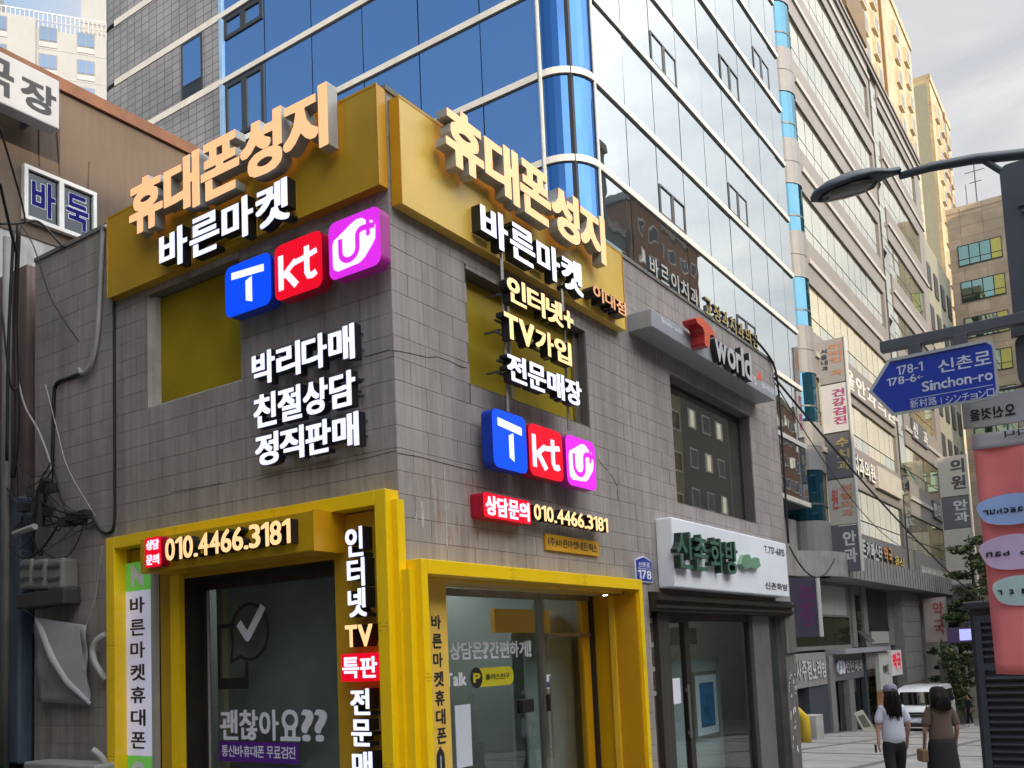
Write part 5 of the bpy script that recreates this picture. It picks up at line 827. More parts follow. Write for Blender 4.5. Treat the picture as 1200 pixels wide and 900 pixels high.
# ================================================================== T world box
tl = RP(763, 362, .35); bl = RP(763, 386, .35); br = RP(908, 466, .35); u0, u1, z0, z1 = tl[0], min(br[0], 10.4), (bl[1]+br[1])/2, (tl[1]+RP(909, 455, .35)[1])/2
t = thing('carrier_shop_sign', 'long grey sign box with a red T emblem and dark world lettering', 'shop sign', ((u0+u1)/2, 0, z0), FR)
bx = smooth_mod(MB().box(u0, u1, -.35, -.004, z0, z1).build('sign_box', mat('sign_grey', (0.33, 0.35, 0.38), 0.35, var=.05, streak=.05), t), .01)
letters(t, '1mm-wifi', rectR((774, 371), (800, 393), .35), .353, 0, white_ink, white_ink, (.012, .008), .1, name='lettering', join=True)
sk_red = mat('emblem_red', (0.45, 0.015, 0.02), 0.35, coat=.3); sk_org = mat('emblem_orange', (0.62, 0.10, 0.04), 0.4, emis=.08)
e0 = RP(812, 369, .52); e1 = RP(836, 413, .52); ew = e1[0]-e0[0]; eu = e0[0]; ez0 = e1[1]; eh = e0[1]-e1[1]
P = lambda pts: [(eu+a*ew, ez0+b*eh) for a, b in pts]
MB().prism(P([(0.0, .84), (.12, .97), (.40, 1.02), (.75, .92), (1.0, .76), (1.0, .60), (.82, .62), (.70, .52), (.68, .12), (.58, -.02), (.44, .0), (.40, .10), (.42, .48), (.34, .66), (.06, .70)]), -.56, -.354, 1, 0).build('emblem', [sk_red, sk_org], t)
letters(t, 'world', qrect('R', (838, 391), (881, 411), (838, 424), (881, 443), .45), .45, .095, mat('world_face', (0.5, 0.5, 0.5), .4), black_return, (.022, .016), .06)
g = MB(); q = rectR((884, 431), (893, 448), .35); flat(g, [(q[0], q[2]), ((q[0]+q[1])/2, (q[2]+q[3])/2), (q[0]+.05, q[3]), (q[1], q[3]-.05), (q[1]-.05, (q[2]+q[3])/2), (q[1], q[2]+.02)], -.354); g.build('emblem', sk_org, t)
letters(t, 'SK', (q[0]-.05, q[1]-.1, q[2]-.12, q[2]+.02), .353, 0, white_ink, white_ink, (.02, .02), .1, name='lettering', join=True)
letters(t, '텔레콤', (q[1]-.05, q[1]+.6, q[2]-.09, q[2]-.0), .353, 0, white_ink, white_ink, (.02, .01), .1, name='lettering', join=True)
# roof letters
t = thing('roof_letter_sign', 'row of pale letters standing on the parapet edge above the long grey sign box', 'sign', (6.5, 0, HB), FR, 'parapet letters')
letters(t, '바르이치과', (5.55, 7.35, HB+.03, HB+.31), .03, .06, mat('pale_letter', (0.55, 0.53, 0.47), .5), dark_metal, (.018, .012), .22)
t = thing('roof_letter_sign', 'row of brassy letters standing on the parapet edge, far end of the roof', 'sign', (8.6, 0, HB), FR, 'parapet letters')
letters(t, '교정과치과의원', (7.55, 10.1, HB+.03, HB+.31), .03, .06, mat('brass_letter', (0.62, 0.47, 0.16), .4, metal=.4), dark_metal, (.018, .012), .22)
# silver gutter / awning edge over the fascia's end
m = MB(); m.box(4.55, 5.5, 0.35, 0.75, HB+.25, HB+.45); tag(m.build('roof_duct', mat('pale_blue_steel', (0.28, 0.45, 0.60), .4, metal=.2), fr=FR), 'pale blue metal duct lying on the roof behind the right-hand gold board', 'duct')

# ================================================================== florist-style white box sign (green letters)
u0, u1, z0, z1 = 5.30, 10.12, 2.47, 3.41
t = thing('white_box_sign', 'large white sign box with dark green letters above the end shop', 'shop sign', ((u0+u1)/2, 0, z0), FR)
smooth_mod(MB().box(u0, u1, -.25, -.004, z0, z1).build('sign_box', mat('white_sign_face', (0.86, 0.90, 0.95), 0.35, var=.03, dirt=.12, dirtcol=(.4, .38, .33)), t), .02)
g1_ = mat('dark_green_letter', (0.045, 0.14, 0.09), .4); g2_ = mat('green_return', (0.012, 0.03, 0.02), .4)
q = rectR((797, 630), (872, 664), .42); q = (q[0], q[1], 2.72, 3.22)
letters(t, '신촌화방', q, .35, .095, g1_, g2_, (.014, .010), .14)
g = MB(); c0 = q[1]+.1; g.prism([(c0+.05, 2.90), (c0+.2, 3.05), (c0+.45, 3.08), (c0+.55, 3.0), (c0+.7, 3.05), (c0+.9, 3.04), (c0+.95, 2.92), (c0+.75, 2.86), (c0+.5, 2.88), (c0+.25, 2.84)], -.32, -.255); g.build('emblem', mat('pale_green_emblem', (0.16, 0.32, 0.20), .4), t)
letters(t, 'T.717-6815', (8.95, 10.0, 3.17, 3.29), .253, 0, black_ink, black_ink, (.02, .012), .08, name='lettering', join=True)
letters(t, '신촌화방', (8.85, 10.05, 2.57, 2.69), .253, 0, black_ink, black_ink, (.03, .02), .1, name='lettering', join=True)

# ================================================================== yellow portal round the left-hand shop window
def seams(t, hor, ver, y):                              # butt joints of the folded sheets and their rivets
    m = MB()
    for a, b, z in hor: m.box(a, b, y, y+.003, z, z+.004)
    for u, a, b in ver: m.box(u, u+.004, y, y+.003, a, b)
    o = m.build('sheet_seams', mat('seam_dark', (.25, .14, .005), .6), t); o['kind'] = 'stuff'; m = MB()
    for a, b, z in hor:
        for q in (z-.03, z+.034): m.tube([(a+.03, y-.002, q), (a+.03, y+.002, q)], .006, 6); m.tube([(b-.03, y-.002, q), (b-.03, y+.002, q)], .006, 6)
    for u, a, b in ver:
        for q in (u-.03, u+.034): m.tube([(q, y-.002, b-.03), (q, y+.002, b-.03)], .006, 6); m.tube([(q, y-.002, a+.03), (q, y+.002, a+.03)], .006, 6)
    o = m.build('rivets', steel, t); o['kind'] = 'stuff'
UL0, UL1 = -4.11, 0.0
t = thing('portal_frame', 'bright yellow portal frame with a phone number box, around the dark shop window', 'shopfront frame', (-2.0, 0, 0), FL, 'yellow portal frames')
m = MB(); m.box(UL0, UL0+.15, -.18, 0.0, -.1, 3.15); m.box(UL1-.13, UL1, -.18, 0.0, -.1, 3.15); m.box(UL0+.151, UL1-.131, -.18, 0.0, 3.02, 3.15)
smooth_mod(m.build('frame', yellow, t), .006)
seams(t, [(UL0, UL0+.15, z) for z in (.75, 1.95)]+[(UL1-.13, UL1, z) for z in (.75, 1.95)], [(u, 3.02, 3.15) for u in (-2.9, -1.4)], -.1805)
m = MB(); m.box(UL1+.001, UL1+.06, -.10, 0.0, -.1, 3.06); m.build('outer_step', yellow, t)
m = MB(); m.box(UL0+.151, UL0+.165, -.02, 0.06, -.1, 3.01); m.box(UL0+.166, -3.50, .02, .05, -.1, 3.01); m.box(-.80, UL1-.132, .0, .03, -.1, 3.01); m.box(-3.04, -.801, .02, .05, 2.62, 3.01)
m.box(-3.42, -3.06, .02, .05, -.1, 3.01, 0)
m.build('gold_lining', gold, t)
m = MB(); m.box(-3.20, -3.05, -.02, .05, -.1, 2.66); m.build('lining_return', yellow, t); m = MB(); m.box(-3.20, -3.045, .051, .34, -.1, 2.66); m.build('dark_return', dark_steel, t)
m = MB(); m.box(-3.49, -3.43, -.05, .01, -.1, 2.9); m.build('side_channel', grey_return, t)
smooth_mod(MB().box(-3.17, -.655, -.40, .0, 2.66, 3.015).build('number_box', mat('number_box_gold', (0.55, 0.33, 0.006), .4, var=.06, dirt=.2, dirtcol=(.35, .2, .01)), t), .006)
m = MB(); m.box(-.665, -.652, -.402, 0, 2.655, 3.025); m.build('box_end', orange_trim, t)
m = MB(); m.box(-3.044, -.8, .051, .34, 2.621, 2.99); m.build('head_panel', dark_steel, t)
# vertical lettering on the right of the window
t = thing('vertical_letter_sign', 'vertical column of raised letters on the gold panel right of the dark shop window', 'sign', (-.45, 0, .1), FL)
for ch, tl, br, mf in (('인', (404, 619), (426, 651), white_lit), ('터', (406, 655), (428, 686), white_lit), ('넷', (407, 690), (430, 722), white_lit), ('T', (404, 733), (419, 758), cream2_lit), ('V', (419, 732), (437, 757), cream2_lit),
                       ('전', (410, 807), (434, 838), white_lit), ('문', (411, 843), (436, 875), white_lit), ('매', (412, 880), (437, 911), white_lit), ('장', (414, 917), (438, 948), white_lit)):
    r = rectL(tl, br, .16); b = MB(); put_glyph(b, ch, r[0], r[1], r[2], r[3], -.16, -.03, (.04, .026)); b.build('letter', [mf, black_return], t)
r = qrect('L', (399, 768), (446, 763), (401, 800), (446, 797), .16); MB().box(r[0], r[1], -.16, -.0, r[2], r[3]).build('red_box', red_lit, t)
letters(t, '특판', (r[0]+.02, r[1]-.02, r[2]+.03, r[3]-.03), .175, .012, white_lit, red_side, (.036, .026), .04)
# green vertical banner
t = thing('vertical_banner_sign', 'tall narrow green and white panel with a vertical shop name, left side of the window', 'sign', (-3.8, 0, 0), FL)
a = LP(143, 660, .03); b = LP(180, 900, .03); ga, gb = a[0], LP(180, 700, .03)[0]
MB().box(ga, gb, -.03, .018, -.1, 2.86).build('panel', mat('lime_panel', (0.18, 0.62, 0.10), .4, emis=.12), t)
wz0, wz1 = LP(146, 885, .034)[1], LP(146, 694, .034)[1]
MB().box(ga+.05, gb-.05, -.034, -.031, wz0, wz1).build('white_field', mat('banner_white', (0.75, 0.74, 0.95), .5, emis=.12), t)
n_ = 7; st = (wz1-wz0-.08)/n_; g = MB()
for i, ch in enumerate('바른마켓휴대폰'): put_glyph(g, ch, ga+.15, gb-.15, wz1-.04-(i+1)*st+.035, wz1-.04-i*st-.03, -.037, None, (.026, .018))
g.build('lettering', [black_ink], t)
g = MB(); put_glyph(g, 'N', ga+.17, gb-.17, wz1+.05, wz1+.28, -.034, None, (.05, .04)); put_glyph(g, 'O', ga+.15, gb-.17, wz0-.32, wz0-.06, -.034, None, (.05, .04)); g.build('lettering', [white_ink], t)
# shop window behind
sw = thing('shop_window', 'large dark display window with a check-mark sticker inside the left yellow portal', 'shop window', (-2.0, .3, 0), FL)
m = MB(); m.box(-3.04, -2.99, .27, .33, -.1, 2.6); m.box(-.86, -.80, .27, .33, -.1, 2.6); m.box(-2.989, -.861, .27, .33, 2.50, 2.62)
m.build('window_frame', dark_steel, sw)
m = MB(); m.box(-2.985, -2.955, .285, .295, -.1, 2.49); m.build('edge_strip', grey_return, sw)
MB().box(-2.985, -.861, .296, .302, -.1, 2.499).build('pane', dusk, sw)
m = MB(); m.box(-3.04, -.8, .46, .48, -.1, 2.61); m.build('back_panel', mat('window_backing', (0.62, 0.63, 0.61), .7, var=.2, scale=1.2), sw)
q = LP(285, 755, -.29); S = (rectL((245, 708), (318, 812), -.29))
su, sz_, sw_, sh_ = S[0], S[2], S[1]-S[0], S[3]-S[2]; P = lambda pts: [(su+a*sw_, sz_+b*sh_) for a, b in pts]
stk = thing('window_sticker', 'phone outline sticker with a speech bubble and big white tick on the dark window', 'sticker', (su+sw_/2, .29, sz_), FL)
g = MB(); ri = rrect(0.22, 0.50, 0.06, 0.70, .06); 
strokes(g, P([(0.42, 0.74), (0.16, 0.74), (0.16, 0.08), (0.62, 0.08), (0.62, 0.34)]), .045, .290, 0); flat(g, P([(0.14, .05), (.64, .05), (.64, .17), (.14, .17)]), .2875)
strokes(g, P(arc(0.68, .66, .30, 205, -120, 22)), .035, .2865, 0); strokes(g, P([(0.41, .53), (.38, .34), (.54, .40)]), .035, .276, 0)
g.build('outline', black_ink, stk)
g = MB(); strokes(g, P([(0.52, .76), (.66, .60), (.92, .92)]), .09, .272, 0); g.build('tick', white_ink, stk)
t = thing('window_lettering', 'white question lettering on the lower part of the dark window', 'sticker', (-1.6, .29, .9), FL)
letters(t, '괜찮아요??', qrect('L', (257, 834), (384, 829), (257, 868), (384, 868), -.29), -.29, 0, white_ink, white_ink, (.03, .018), .06, name='lettering', join=True)
r = qrect('L', (257, 870), (350, 869), (257, 894), (350, 893), -.29)
t = thing('window_lettering', 'purple strip with small white lettering at the bottom of the dark window', 'sticker', (r[0], .29, r[2]), FL)
MB().box(r[0], r[1], .289, .291, r[2], r[3]).build('strip', mat('purple_vinyl', (.07, .01, .20), .5, emis=.05), t)
letters(t, '통신비·휴대폰 무료검진', (r[0]+.04, r[1]-.04, r[2]+.05, r[3]-.04), -.287, 0, white_ink, white_ink, (.022, .014), .06, name='lettering', join=True)

# ================================================================== yellow portal round the right-hand door
t = thing('portal_frame', 'bright yellow portal frame around the glass doors of the right-hand front', 'shopfront frame', (2.2, 0, 0), FR, 'yellow portal frames')
m = MB(); m.box(.01, .10, -.22, 0.0, -.4, 2.53); m.box(4.27, 4.36, -.22, 0.0, -.5, 2.53); m.box(.101, 4.269, -.22, 0.0, 2.40, 2.53)
smooth_mod(m.build('frame', yellow, t), .006)
seams(t, [(.01, .10, z) for z in (.4, 1.5)]+[(4.27, 4.36, z) for z in (.4, 1.5)], [(u, 2.40, 2.53) for u in (1.45, 2.9)], -.2205)
m = MB(); m.box(-.07, .009, -.15, 0.0, -.4, 2.44); m.build('outer_step', yellow, t)
m = MB(); m.box(.101, .13, .0, .42, -.4, 2.40); m.box(.131, .70, .05, .09, -.4, 2.40); m.box(.131, 4.26, .001, .42, 2.37, 2.399); m.build('gold_lining', gold_sky, t)
m = MB(); m.box(.102, 4.338, .001, .52, 2.401, 2.459); m.build('head_panel', dark_steel, t)
m = MB(); m.box(4.24, 4.268, -.18, .12, -.5, 2.36); m.build('reveal_strip', orange_trim, t)
m = MB(); m.box(4.20, 4.26, .121, .19, -.5, 2.36); m.build('reveal_strip', mat('light_yellow_strip', (.80, .50, .03), .35), t)
m = MB(); m.box(4.25, 4.32, .191, .42, -.5, 2.36); m.build('reveal_strip', mat('deep_yellow_strip', (.66, .36, .004), .35, var=.06), t)
m = MB(); m.box(4.15, 4.26, .421, .52, -.5, 2.36); m.build('reveal_gap', black_return, t)
m = MB(); m.box(3.98, 4.15, .45, .52, -.5, 2.36); m.build('reveal_strip', orange_trim, t)
ro = thing('vertical_letter_sign', 'flat black vertical shop name on the narrow gold panel left of the glass doors', 'sign', (.5, 0, .4), FR)
g = MB()
for i, ch in enumerate('바른마켓휴대폰'):
    a = RP(505+i*1.1, 720.5+i*22.2, -.048); b = RP(517+i*1.1, 737.5+i*22.2, -.048); put_glyph(g, ch, a[0], b[0], b[1], a[1], .047, None, (.032, .024))
g.build('lettering', [black_ink], ro)
a = RP(511, 876, -.048); b = RP(525, 950, -.048); g = MB(); flat(g, rrect(a[0], b[0]-.02, b[1], a[1], .1), .046); g.build('pill', black_ink, ro)
g = MB(); put_glyph(g, '이', a[0]+.07, b[0]-.09, a[1]-.23, a[1]-.07, .044, None, (.02, .02)); g.build('lettering', [white_ink], ro)
gd = thing('glass_entrance', 'glass shopfront with one fixed pane and a glass door inside the right yellow portal', 'shop door', (2.5, .45, 0), FR)
GY = .46
X = lambda px, py=750: RP(px, py, -GY)[0]
xa, xm, xb = .74, X(633), X(694, 750)
m = MB(); m.box(xm-.035, xm+.035, GY-.04, GY+.04, -.3, 2.37); m.box(xb, xb+.16, GY-.04, GY+.04, -.3, 2.37); m.box(xa, xm-.036, GY-.03, GY+.03, 2.29, 2.368); m.box(xm+.036, xb-.001, GY-.03, GY+.03, 2.30, 2.368); m.box(xa-.03, xa-.001, GY-.03, GY+.03, -.3, 2.37); m.build('door_frame', steel, gd)
MB().box(xa, xm-.036, GY-.004, GY+.004, -.3, 2.289).build('pane', clear, gd)
m = MB(); m.box(xm+.036, xb-.001, GY-.03, GY+.03, 1.86, 1.90); m.build('transom', steel, gd)
dr = MB().box(xm+.07, xb-.05, GY+.01, GY+.018, -.28, 1.85).build('door_leaf', clear, gd)
MB().box(xm+.04, xb-.01, GY+.0, GY+.006, 1.905, 2.295).build('pane', clear, gd)
m = MB(); m.box(xb-.049, xb-.002, GY-.005, GY+.03, -.28, 1.85); m.box(xm+.037, xm+.069, GY-.005, GY+.03, -.28, 1.85); m.build('door_rail', steel, gd)
hb = RP(645, 792, -GY+.08); ht = RP(646, 889, -GY+.08)
m = MB(); m.tube([(hb[0], GY-.08, hb[1]), (hb[0], GY-.08, ht[1])], .016, 8); m.tube([(hb[0], GY-.08, hb[1]-.1), (hb[0], GY, hb[1]-.1)], .01, 6); m.tube([(hb[0], GY-.08, ht[1]+.1), (hb[0], GY, ht[1]+.1)], .01, 6); m.build('handle', steel, gd)
lk = MB(); q = RP(624, 826, -GY+.05); lk.box(q[0]-.2, q[0]+.04, GY-.05, GY+.03, q[1]-.08, q[1]+.07); smooth_mod(lk.build('lock', black_return, gd), .01); lk = MB(); lk.box(hb[0]-.06, hb[0]+.05, GY-.04, GY-.006, q[1]-.1, q[1]+.1); smooth_mod(lk.build('lock', black_return, gd), .01)
r = rectR((638, 791), (647, 807), -GY+.02); MB().box(r[0], r[1], GY-.008, GY-.004, r[2], r[3]).build('door_sticker', white_ink, gd); MB().box(r[0]+.02, r[1]-.02, GY-.012, GY-.009, r[2]+.02, (r[2]+r[3])/2).build('door_sticker', mat('sticker_blue', (.05, .08, .35), .5), gd)
t = thing('window_lettering', 'grey-white question lettering across the fixed pane of the glass shopfront', 'sticker', (2, GY, 1.7), FR)
letters(t, '상담은?간편하게!', qrect('R', (527, 752), (623, 751), (527, 772), (623, 771), -GY+.01), -GY+.008, 0, white_ink, white_ink, (.026, .02), .06, name='lettering', join=True)
t = thing('window_lettering', 'Talk lettering and yellow pill badge on the fixed pane of the shopfront', 'sticker', (2.2, GY, 1.5), FR)
letters(t, 'Talk', rectR((522, 789), (547, 803), -GY+.01), -GY+.008, 0, white_ink, white_ink, (.03, .03), .1, name='lettering', join=True)
r = qrect('R', (551, 783), (602, 781), (551, 806), (602, 802), -GY+.01); hh = (r[3]-r[2])
g = MB(); flat(g, rrect(r[0]+.05, r[1], r[2], r[3], hh*.45), GY-.009); g.build('pill', mat('badge_yellow', (.62, .55, .02), .5), t)
g = MB(); flat(g, arc(r[0]+.11, (r[2]+r[3])/2, hh*.55, 0, 350, 18), GY-.011); g.build('disc', black_ink, t)
g = MB(); put_glyph(g, 'P', r[0]+.05, r[0]+.18, r[2]+.05, r[3]-.05, GY-.013, None, (.03, .03)); g.build('lettering', [MATS['badge_yellow']], t)
letters(t, '플러스친구', (r[0]+.27, r[1]-.08, r[2]+.07, r[3]-.07), -GY+.012, 0, black_ink, black_ink, (.02, .014), .08, name='lettering', join=True)
r = rectR((533, 827), (554, 897), -GY+.01); tag(MB().box(r[0], r[1], GY-.01, GY-.006, r[2], r[3]).build('paper_notice', mat('paper', (.62, .66, .75), .6, var=.05), fr=FR), 'plain pale paper sheet stuck low on the fixed pane of the glass shopfront', 'notice')
# things inside the room
m = MB(); m.box(1.3, 1.34, 1.6, 4.0, 0, 2.5); m.box(3.8, 4.7, 1.4, 1.44, -.2, 2.2); tag(m.build('partition_screen', mat('pale_partition', (.42, .48, .48), .5, streak=.1)), 'pale partition panels standing inside behind the glass entrance', 'partition')
m = MB(); m.box(3.15, 4.6, .78, .81, -.25, 1.82); tag(m.build('frosted_panel', mat('frosted', (.40, .46, .46), .5, streak=.06)), 'pale frosted panel standing just inside the glass door', 'partition')
m = MB(); m.box(3.3, 4.6, 1.3, 1.36, 1.95, 2.25); tag(m.build('inner_sign', mat('inner_orange', (.6, .28, .02), .5, emis=.1)), 'small orange sign hanging inside above the glass door', 'sign')
m = MB(); m.box(1.8, 3.4, 2.2, 2.8, -.2, .85); m.box(1.75, 3.45, 2.15, 2.85, .851, .89); tag(smooth_mod(m.build('service_counter', mat('counter', (.4, .4, .38), .5)), .01), 'pale service counter standing inside the phone shop', 'counter')

# ================================================================== end shop under the white sign
es = thing('end_shop_front', 'dark shopfront with open rusted shutter box and glass under the white sign', 'shopfront', (7.5, .1, -.5), FR)
m = MB(); m.box(5.0, 10.68, -.10, .3, 2.16, 2.41); m.box(4.95, 10.72, -.16, -.101, 2.30, 2.36); m.box(4.95, 10.72, -.13, -.1005, 2.20, 2.24); m.build('shutter_box', dark_steel, es)
rust = mat('rusted_shutter', (.085, .065, .052), .7, var=.3, scale=3, streak=.35, dirt=.5, dirtcol=(.12, .06, .03))
m = MB(); m.box(4.99, 5.25, .10, .14, -.9, 2.15)
m.build('jamb_panel', rust, es)
for i in range(14): inst_z = 1.05+i*.08; MB().box(5.0, 5.24, .085, .10, inst_z, inst_z+.065).build('slat', MATS['rusted_shutter'] if i % 4 else mat('pale_slat', (.33, .30, .27), .6), es)
m = MB(); m.box(5.26, 5.62, .02, .2, -.9, 2.15); m.build('pilaster', mat('brown_pilaster', (.07, .062, .055), .5, metal=.3, streak=.3, dirt=.4), es)
m = MB(); m.box(5.63, 5.72, .12, .2, -.9, 2.15); m.box(6.35, 6.52, .12, .2, -.9, 2.15); m.box(5.721, 6.349, .12, .2, 2.02, 2.15); m.build('door_frame', dark_steel, es)
MB().box(5.722, 6.348, .155, .162, -.9, 2.019).build('pane', clear, es)
m = MB(); m.box(8.98, 9.02, .12, .2, -.9, 2.15); m.box(6.521, 8.979, .12, .2, 2.05, 2.15); m.build('window_frame', dark_steel, es)
MB().box(6.521, 8.979, .155, .162, -.9, 2.05).build('pane', clear, es)
m = MB(); m.box(9.03, 9.85, .06, .2, -.9, 2.15); m.build('grey_panel', mat('grey_fascia_panel', (.17, .16, .155), .45, metal=.2, streak=.08), es)
MB().box(9.87, 10.40, .12, .127, -.9, 2.15).build('pane', mirror_glass('side_glass', (.05, .07, .07), (.35, .38, .38), 1.5, .03, .05), es)
m = MB(); m.box(10.41, XR, -.01, .3, -1.1, 2.159); m.box(10.41, XR+.02, -.05, -.011, 1.5, 2.41); m.build('corner_pier', mat('worn_pier', (.17, .155, .14), .6, metal=.15, streak=.4, dirt=.7, dirtcol=(.05, .045, .04)), es)
m = MB()
for i in range(26): a_, b_ = random.uniform(10.45, 10.92), random.uniform(-.3, 1.15); m.box(a_, a_+random.uniform(.01, .05), -.014, -.0105, b_, b_+random.uniform(.02, .10))
o = m.build('paper_scraps', white_ink, es); o['kind'] = 'stuff'
m = MB(); m.box(5.80, 6.05, .10, .118, .9, 1.25); m.build('door_sticker', white_ink, es); m = MB(); m.tube([(6.28, .08, .4), (6.28, .08, 1.15)], .02, 8); m.box(6.26, 6.30, .08, .12, .45, .5); m.box(6.26, 6.30, .08, .12, 1.05, 1.1); m.build('handle', steel, es)
pc = RP(865, 793, -.7)
m = MB(); m.box(6.9, 9.2, .75, .80, -.9, 1.50); tag(m.build('display_board', mat('white_board', (.50, .56, .57), .5, var=.04)), 'tall white display board behind the glass of the end shop', 'board')
r = qrect('R', (808, 787), (836, 787), (817, 866), (844, 862), -.74)
fp = thing('framed_picture', 'blue print in a pale frame hung on the white display board', 'picture', ((r[0]+r[1])/2, .74, r[2]), FR)
MB().box(r[0], r[1], .71, .745, r[2], r[3]).build('frame', mat('picture_frame', (.25, .24, .22), .4), fp); MB().box(r[0]+.05, r[1]-.05, .705, .709, r[2]+.06, r[3]-.06).build('mount', white_ink, fp)
MB().box(r[0]+.2, r[1]-.2, .70, .704, r[2]+.18, r[3]-.18).build('print', mat('blue_print', (.03, .16, .36), .5, var=.6, scale=5), fp)
m = MB(); m.box(6.6, 8.9, 1.0, 1.05, 1.72, 2.0); tag(m.build('pale_valance', mat('valance', (.40, .40, .34), .6)), 'pale valance strip hanging high inside the end shop window', 'valance')

# ================================================================== left-hand alley side: services on the wall
def cable(name, pts, r, label, mt=black_cable, cat='cable', grp=None, fr=FL, n=6):
    P = []
    pts = [Vector(p) for p in pts]
    for i in range(len(pts)-1):                         # Catmull-Rom through the points
        a, b, c, d = pts[max(i-1, 0)], pts[i], pts[i+1], pts[min(i+2, len(pts)-1)]
        for k in range(5):
            s = k/5; P.append(.5*((2*b)+(c-a)*s+(2*a-5*b+4*c-d)*s*s+(3*b-a-3*c+d)*s**3))
    P.append(pts[-1]); o = MB().tube(P, r, n).build(name, mt, fr=fr, smooth=True); tag(o, label, cat, grp); return o
def lp(px, py, d): a = LP(px, py, d); return (a[0], -d, a[1])
cable('white_conduit', [lp(125, 266, .05), lp(121, 270, .05), lp(119, 300, .05), lp(117, 350, .05), lp(114, 395, .05), lp(108, 425, .05), lp(99, 437, .05), lp(93, 435, .05), lp(94, 432, .05)], .03, 'pale flexible conduit curving down the wall beside the dark gold board', grey_cable, 'conduit')
cable('wall_cable', [lp(99, 436, .02), lp(80, 443, .02), lp(66, 450, .02), lp(63, 470, .02), lp(62, 520, .02), lp(60, 570, .02)], .022, 'thick black cable running down the wall from the pale conduit')
cable('wall_cable', [lp(133.5, 352, .02), lp(134, 450, .02), lp(134.5, 560, .02), lp(134, 612, .02), lp(128, 624, .02), lp(118, 622, .02), lp(108, 606, .03)], .016, 'straight black cable dropping to the top corner of the yellow portal')
cable('wall_cable', [lp(22, 450, .1), lp(30, 478, .1), lp(45, 505, .1), lp(58, 540, .1), lp(59, 562, .1)], .014, 'pale thin cable curving diagonally into the black cable knot', grey_cable)
cable('wall_cable', [lp(53, 450, .3), lp(66, 500, .3), lp(80, 550, .3), lp(112, 605, .2)], .006, 'thin grey wire slanting across the wall towards the yellow portal', grey_cable)
kn = thing('cable_knot', 'tangled knot of black cables and clips on the wall left of the yellow portal', 'cables', lp(62, 600, .15), FL)
random.seed(11); m = MB()
NODES = [(8, 572), (30, 570), (48, 566), (60, 566), (76, 610), (94, 606), (100, 600), (28, 604), (50, 645), (12, 640), (108, 612), (20, 540), (62, 540)]
for i in range(36):
    a, b = random.sample(NODES, 2); a = (a[0]+random.uniform(-4, 4), a[1]+random.uniform(-4, 4)); sg_ = random.uniform(4, 42); c_ = ((a[0]+b[0])/2+random.uniform(-10, 10), max(a[1], b[1])+sg_)
    d_ = random.uniform(.05, .22); q0, q1, q2 = Vector(lp(*a, d_)), Vector(lp(*c_, d_+random.uniform(-.03, .08))), Vector(lp(*b, d_))
    m.tube([q0*(1-s)**2+q1*2*s*(1-s)+q2*s*s for s in [k/12 for k in range(13)]], random.choice((.004, .006, .009, .013)), 5)
o = m.build('loose_cables', black_cable, kn, smooth=True); o['kind'] = 'stuff'
m = MB()
for (px, py) in ((76, 612), (85, 606), (94, 608), (100, 603), (60, 572), (54, 600), (28, 595)):
    q = lp(px, py, .16); m.box(q[0]-.07, q[0]+.07, q[1]-.05, q[1]+.05, q[2]-.05, q[2]+.05)
o = m.build('cable_clips', mat('clip_black', (.03, .03, .03), .6), kn); o['kind'] = 'stuff'
m = MB(); q = lp(60, 565, .2); m.tube([(q[0]-.25, q[1], q[2]-.5), (q[0]-.22, q[1], q[2]-.1), (q[0]-.1, q[1], q[2]+.05)], .06, 7); m.build('cable_sleeve', black_cable, kn)
m = MB(); m.tube([lp(17, 626, .3), lp(41, 617, .3)], .04, 8); m.build('pale_tube', grey_cable, kn)
# power boxes row, bracket arm
for i, (x0, x1) in enumerate(((22, 36), (38, 52), (54, 72))):
    a = LP(x0, 656, .25); b = LP(x1, 690, .25)
    tb = thing('meter_box', ['left', 'middle', 'right'][i]+' one of three ribbed pale grey meter boxes on the dark wall', 'meter box', ((a[0]+b[0])/2, -.1, b[1]), FL, 'meter boxes beside the yellow portal')
    smooth_mod(MB().box(a[0], b[0], -.25, -.02, b[1], a[1]).build('case', mat('meter_grey', (.22, .22, .20), .5, dirt=.4), tb), .04)
    for k in range(2): z = b[1]+(a[1]-b[1])*(.3+.4*k); MB().box(a[0]+.03, b[0]-.03, -.265, -.251, z, z+.035).build('rib', dark_metal, tb)
m = MB(); m.box(LP(22, 690, .2)[0], LP(78, 690, .2)[0], -.24, -.02, LP(40, 712, .2)[1], LP(40, 694, .2)[1]); tag(smooth_mod(m.build('junction_box', mat('junction_dark', (.05, .05, .045), .6), fr=FL), .02), 'dark wide junction box under the three grey meter boxes', 'junction box')
# vertical pipe
m = MB(); q = LP(18, 700, .0); m.tube([(q[0], -.12, -.2), (q[0], -.12, 7.3)], .055, 10)
tag(m.build('drain_pipe', mat('pipe_grey', (.24, .23, .22), .5, streak=.3, dirt=.5), fr=FL, smooth=True), 'tall grey drain pipe at the far left end of the tiled wall', 'pipe')
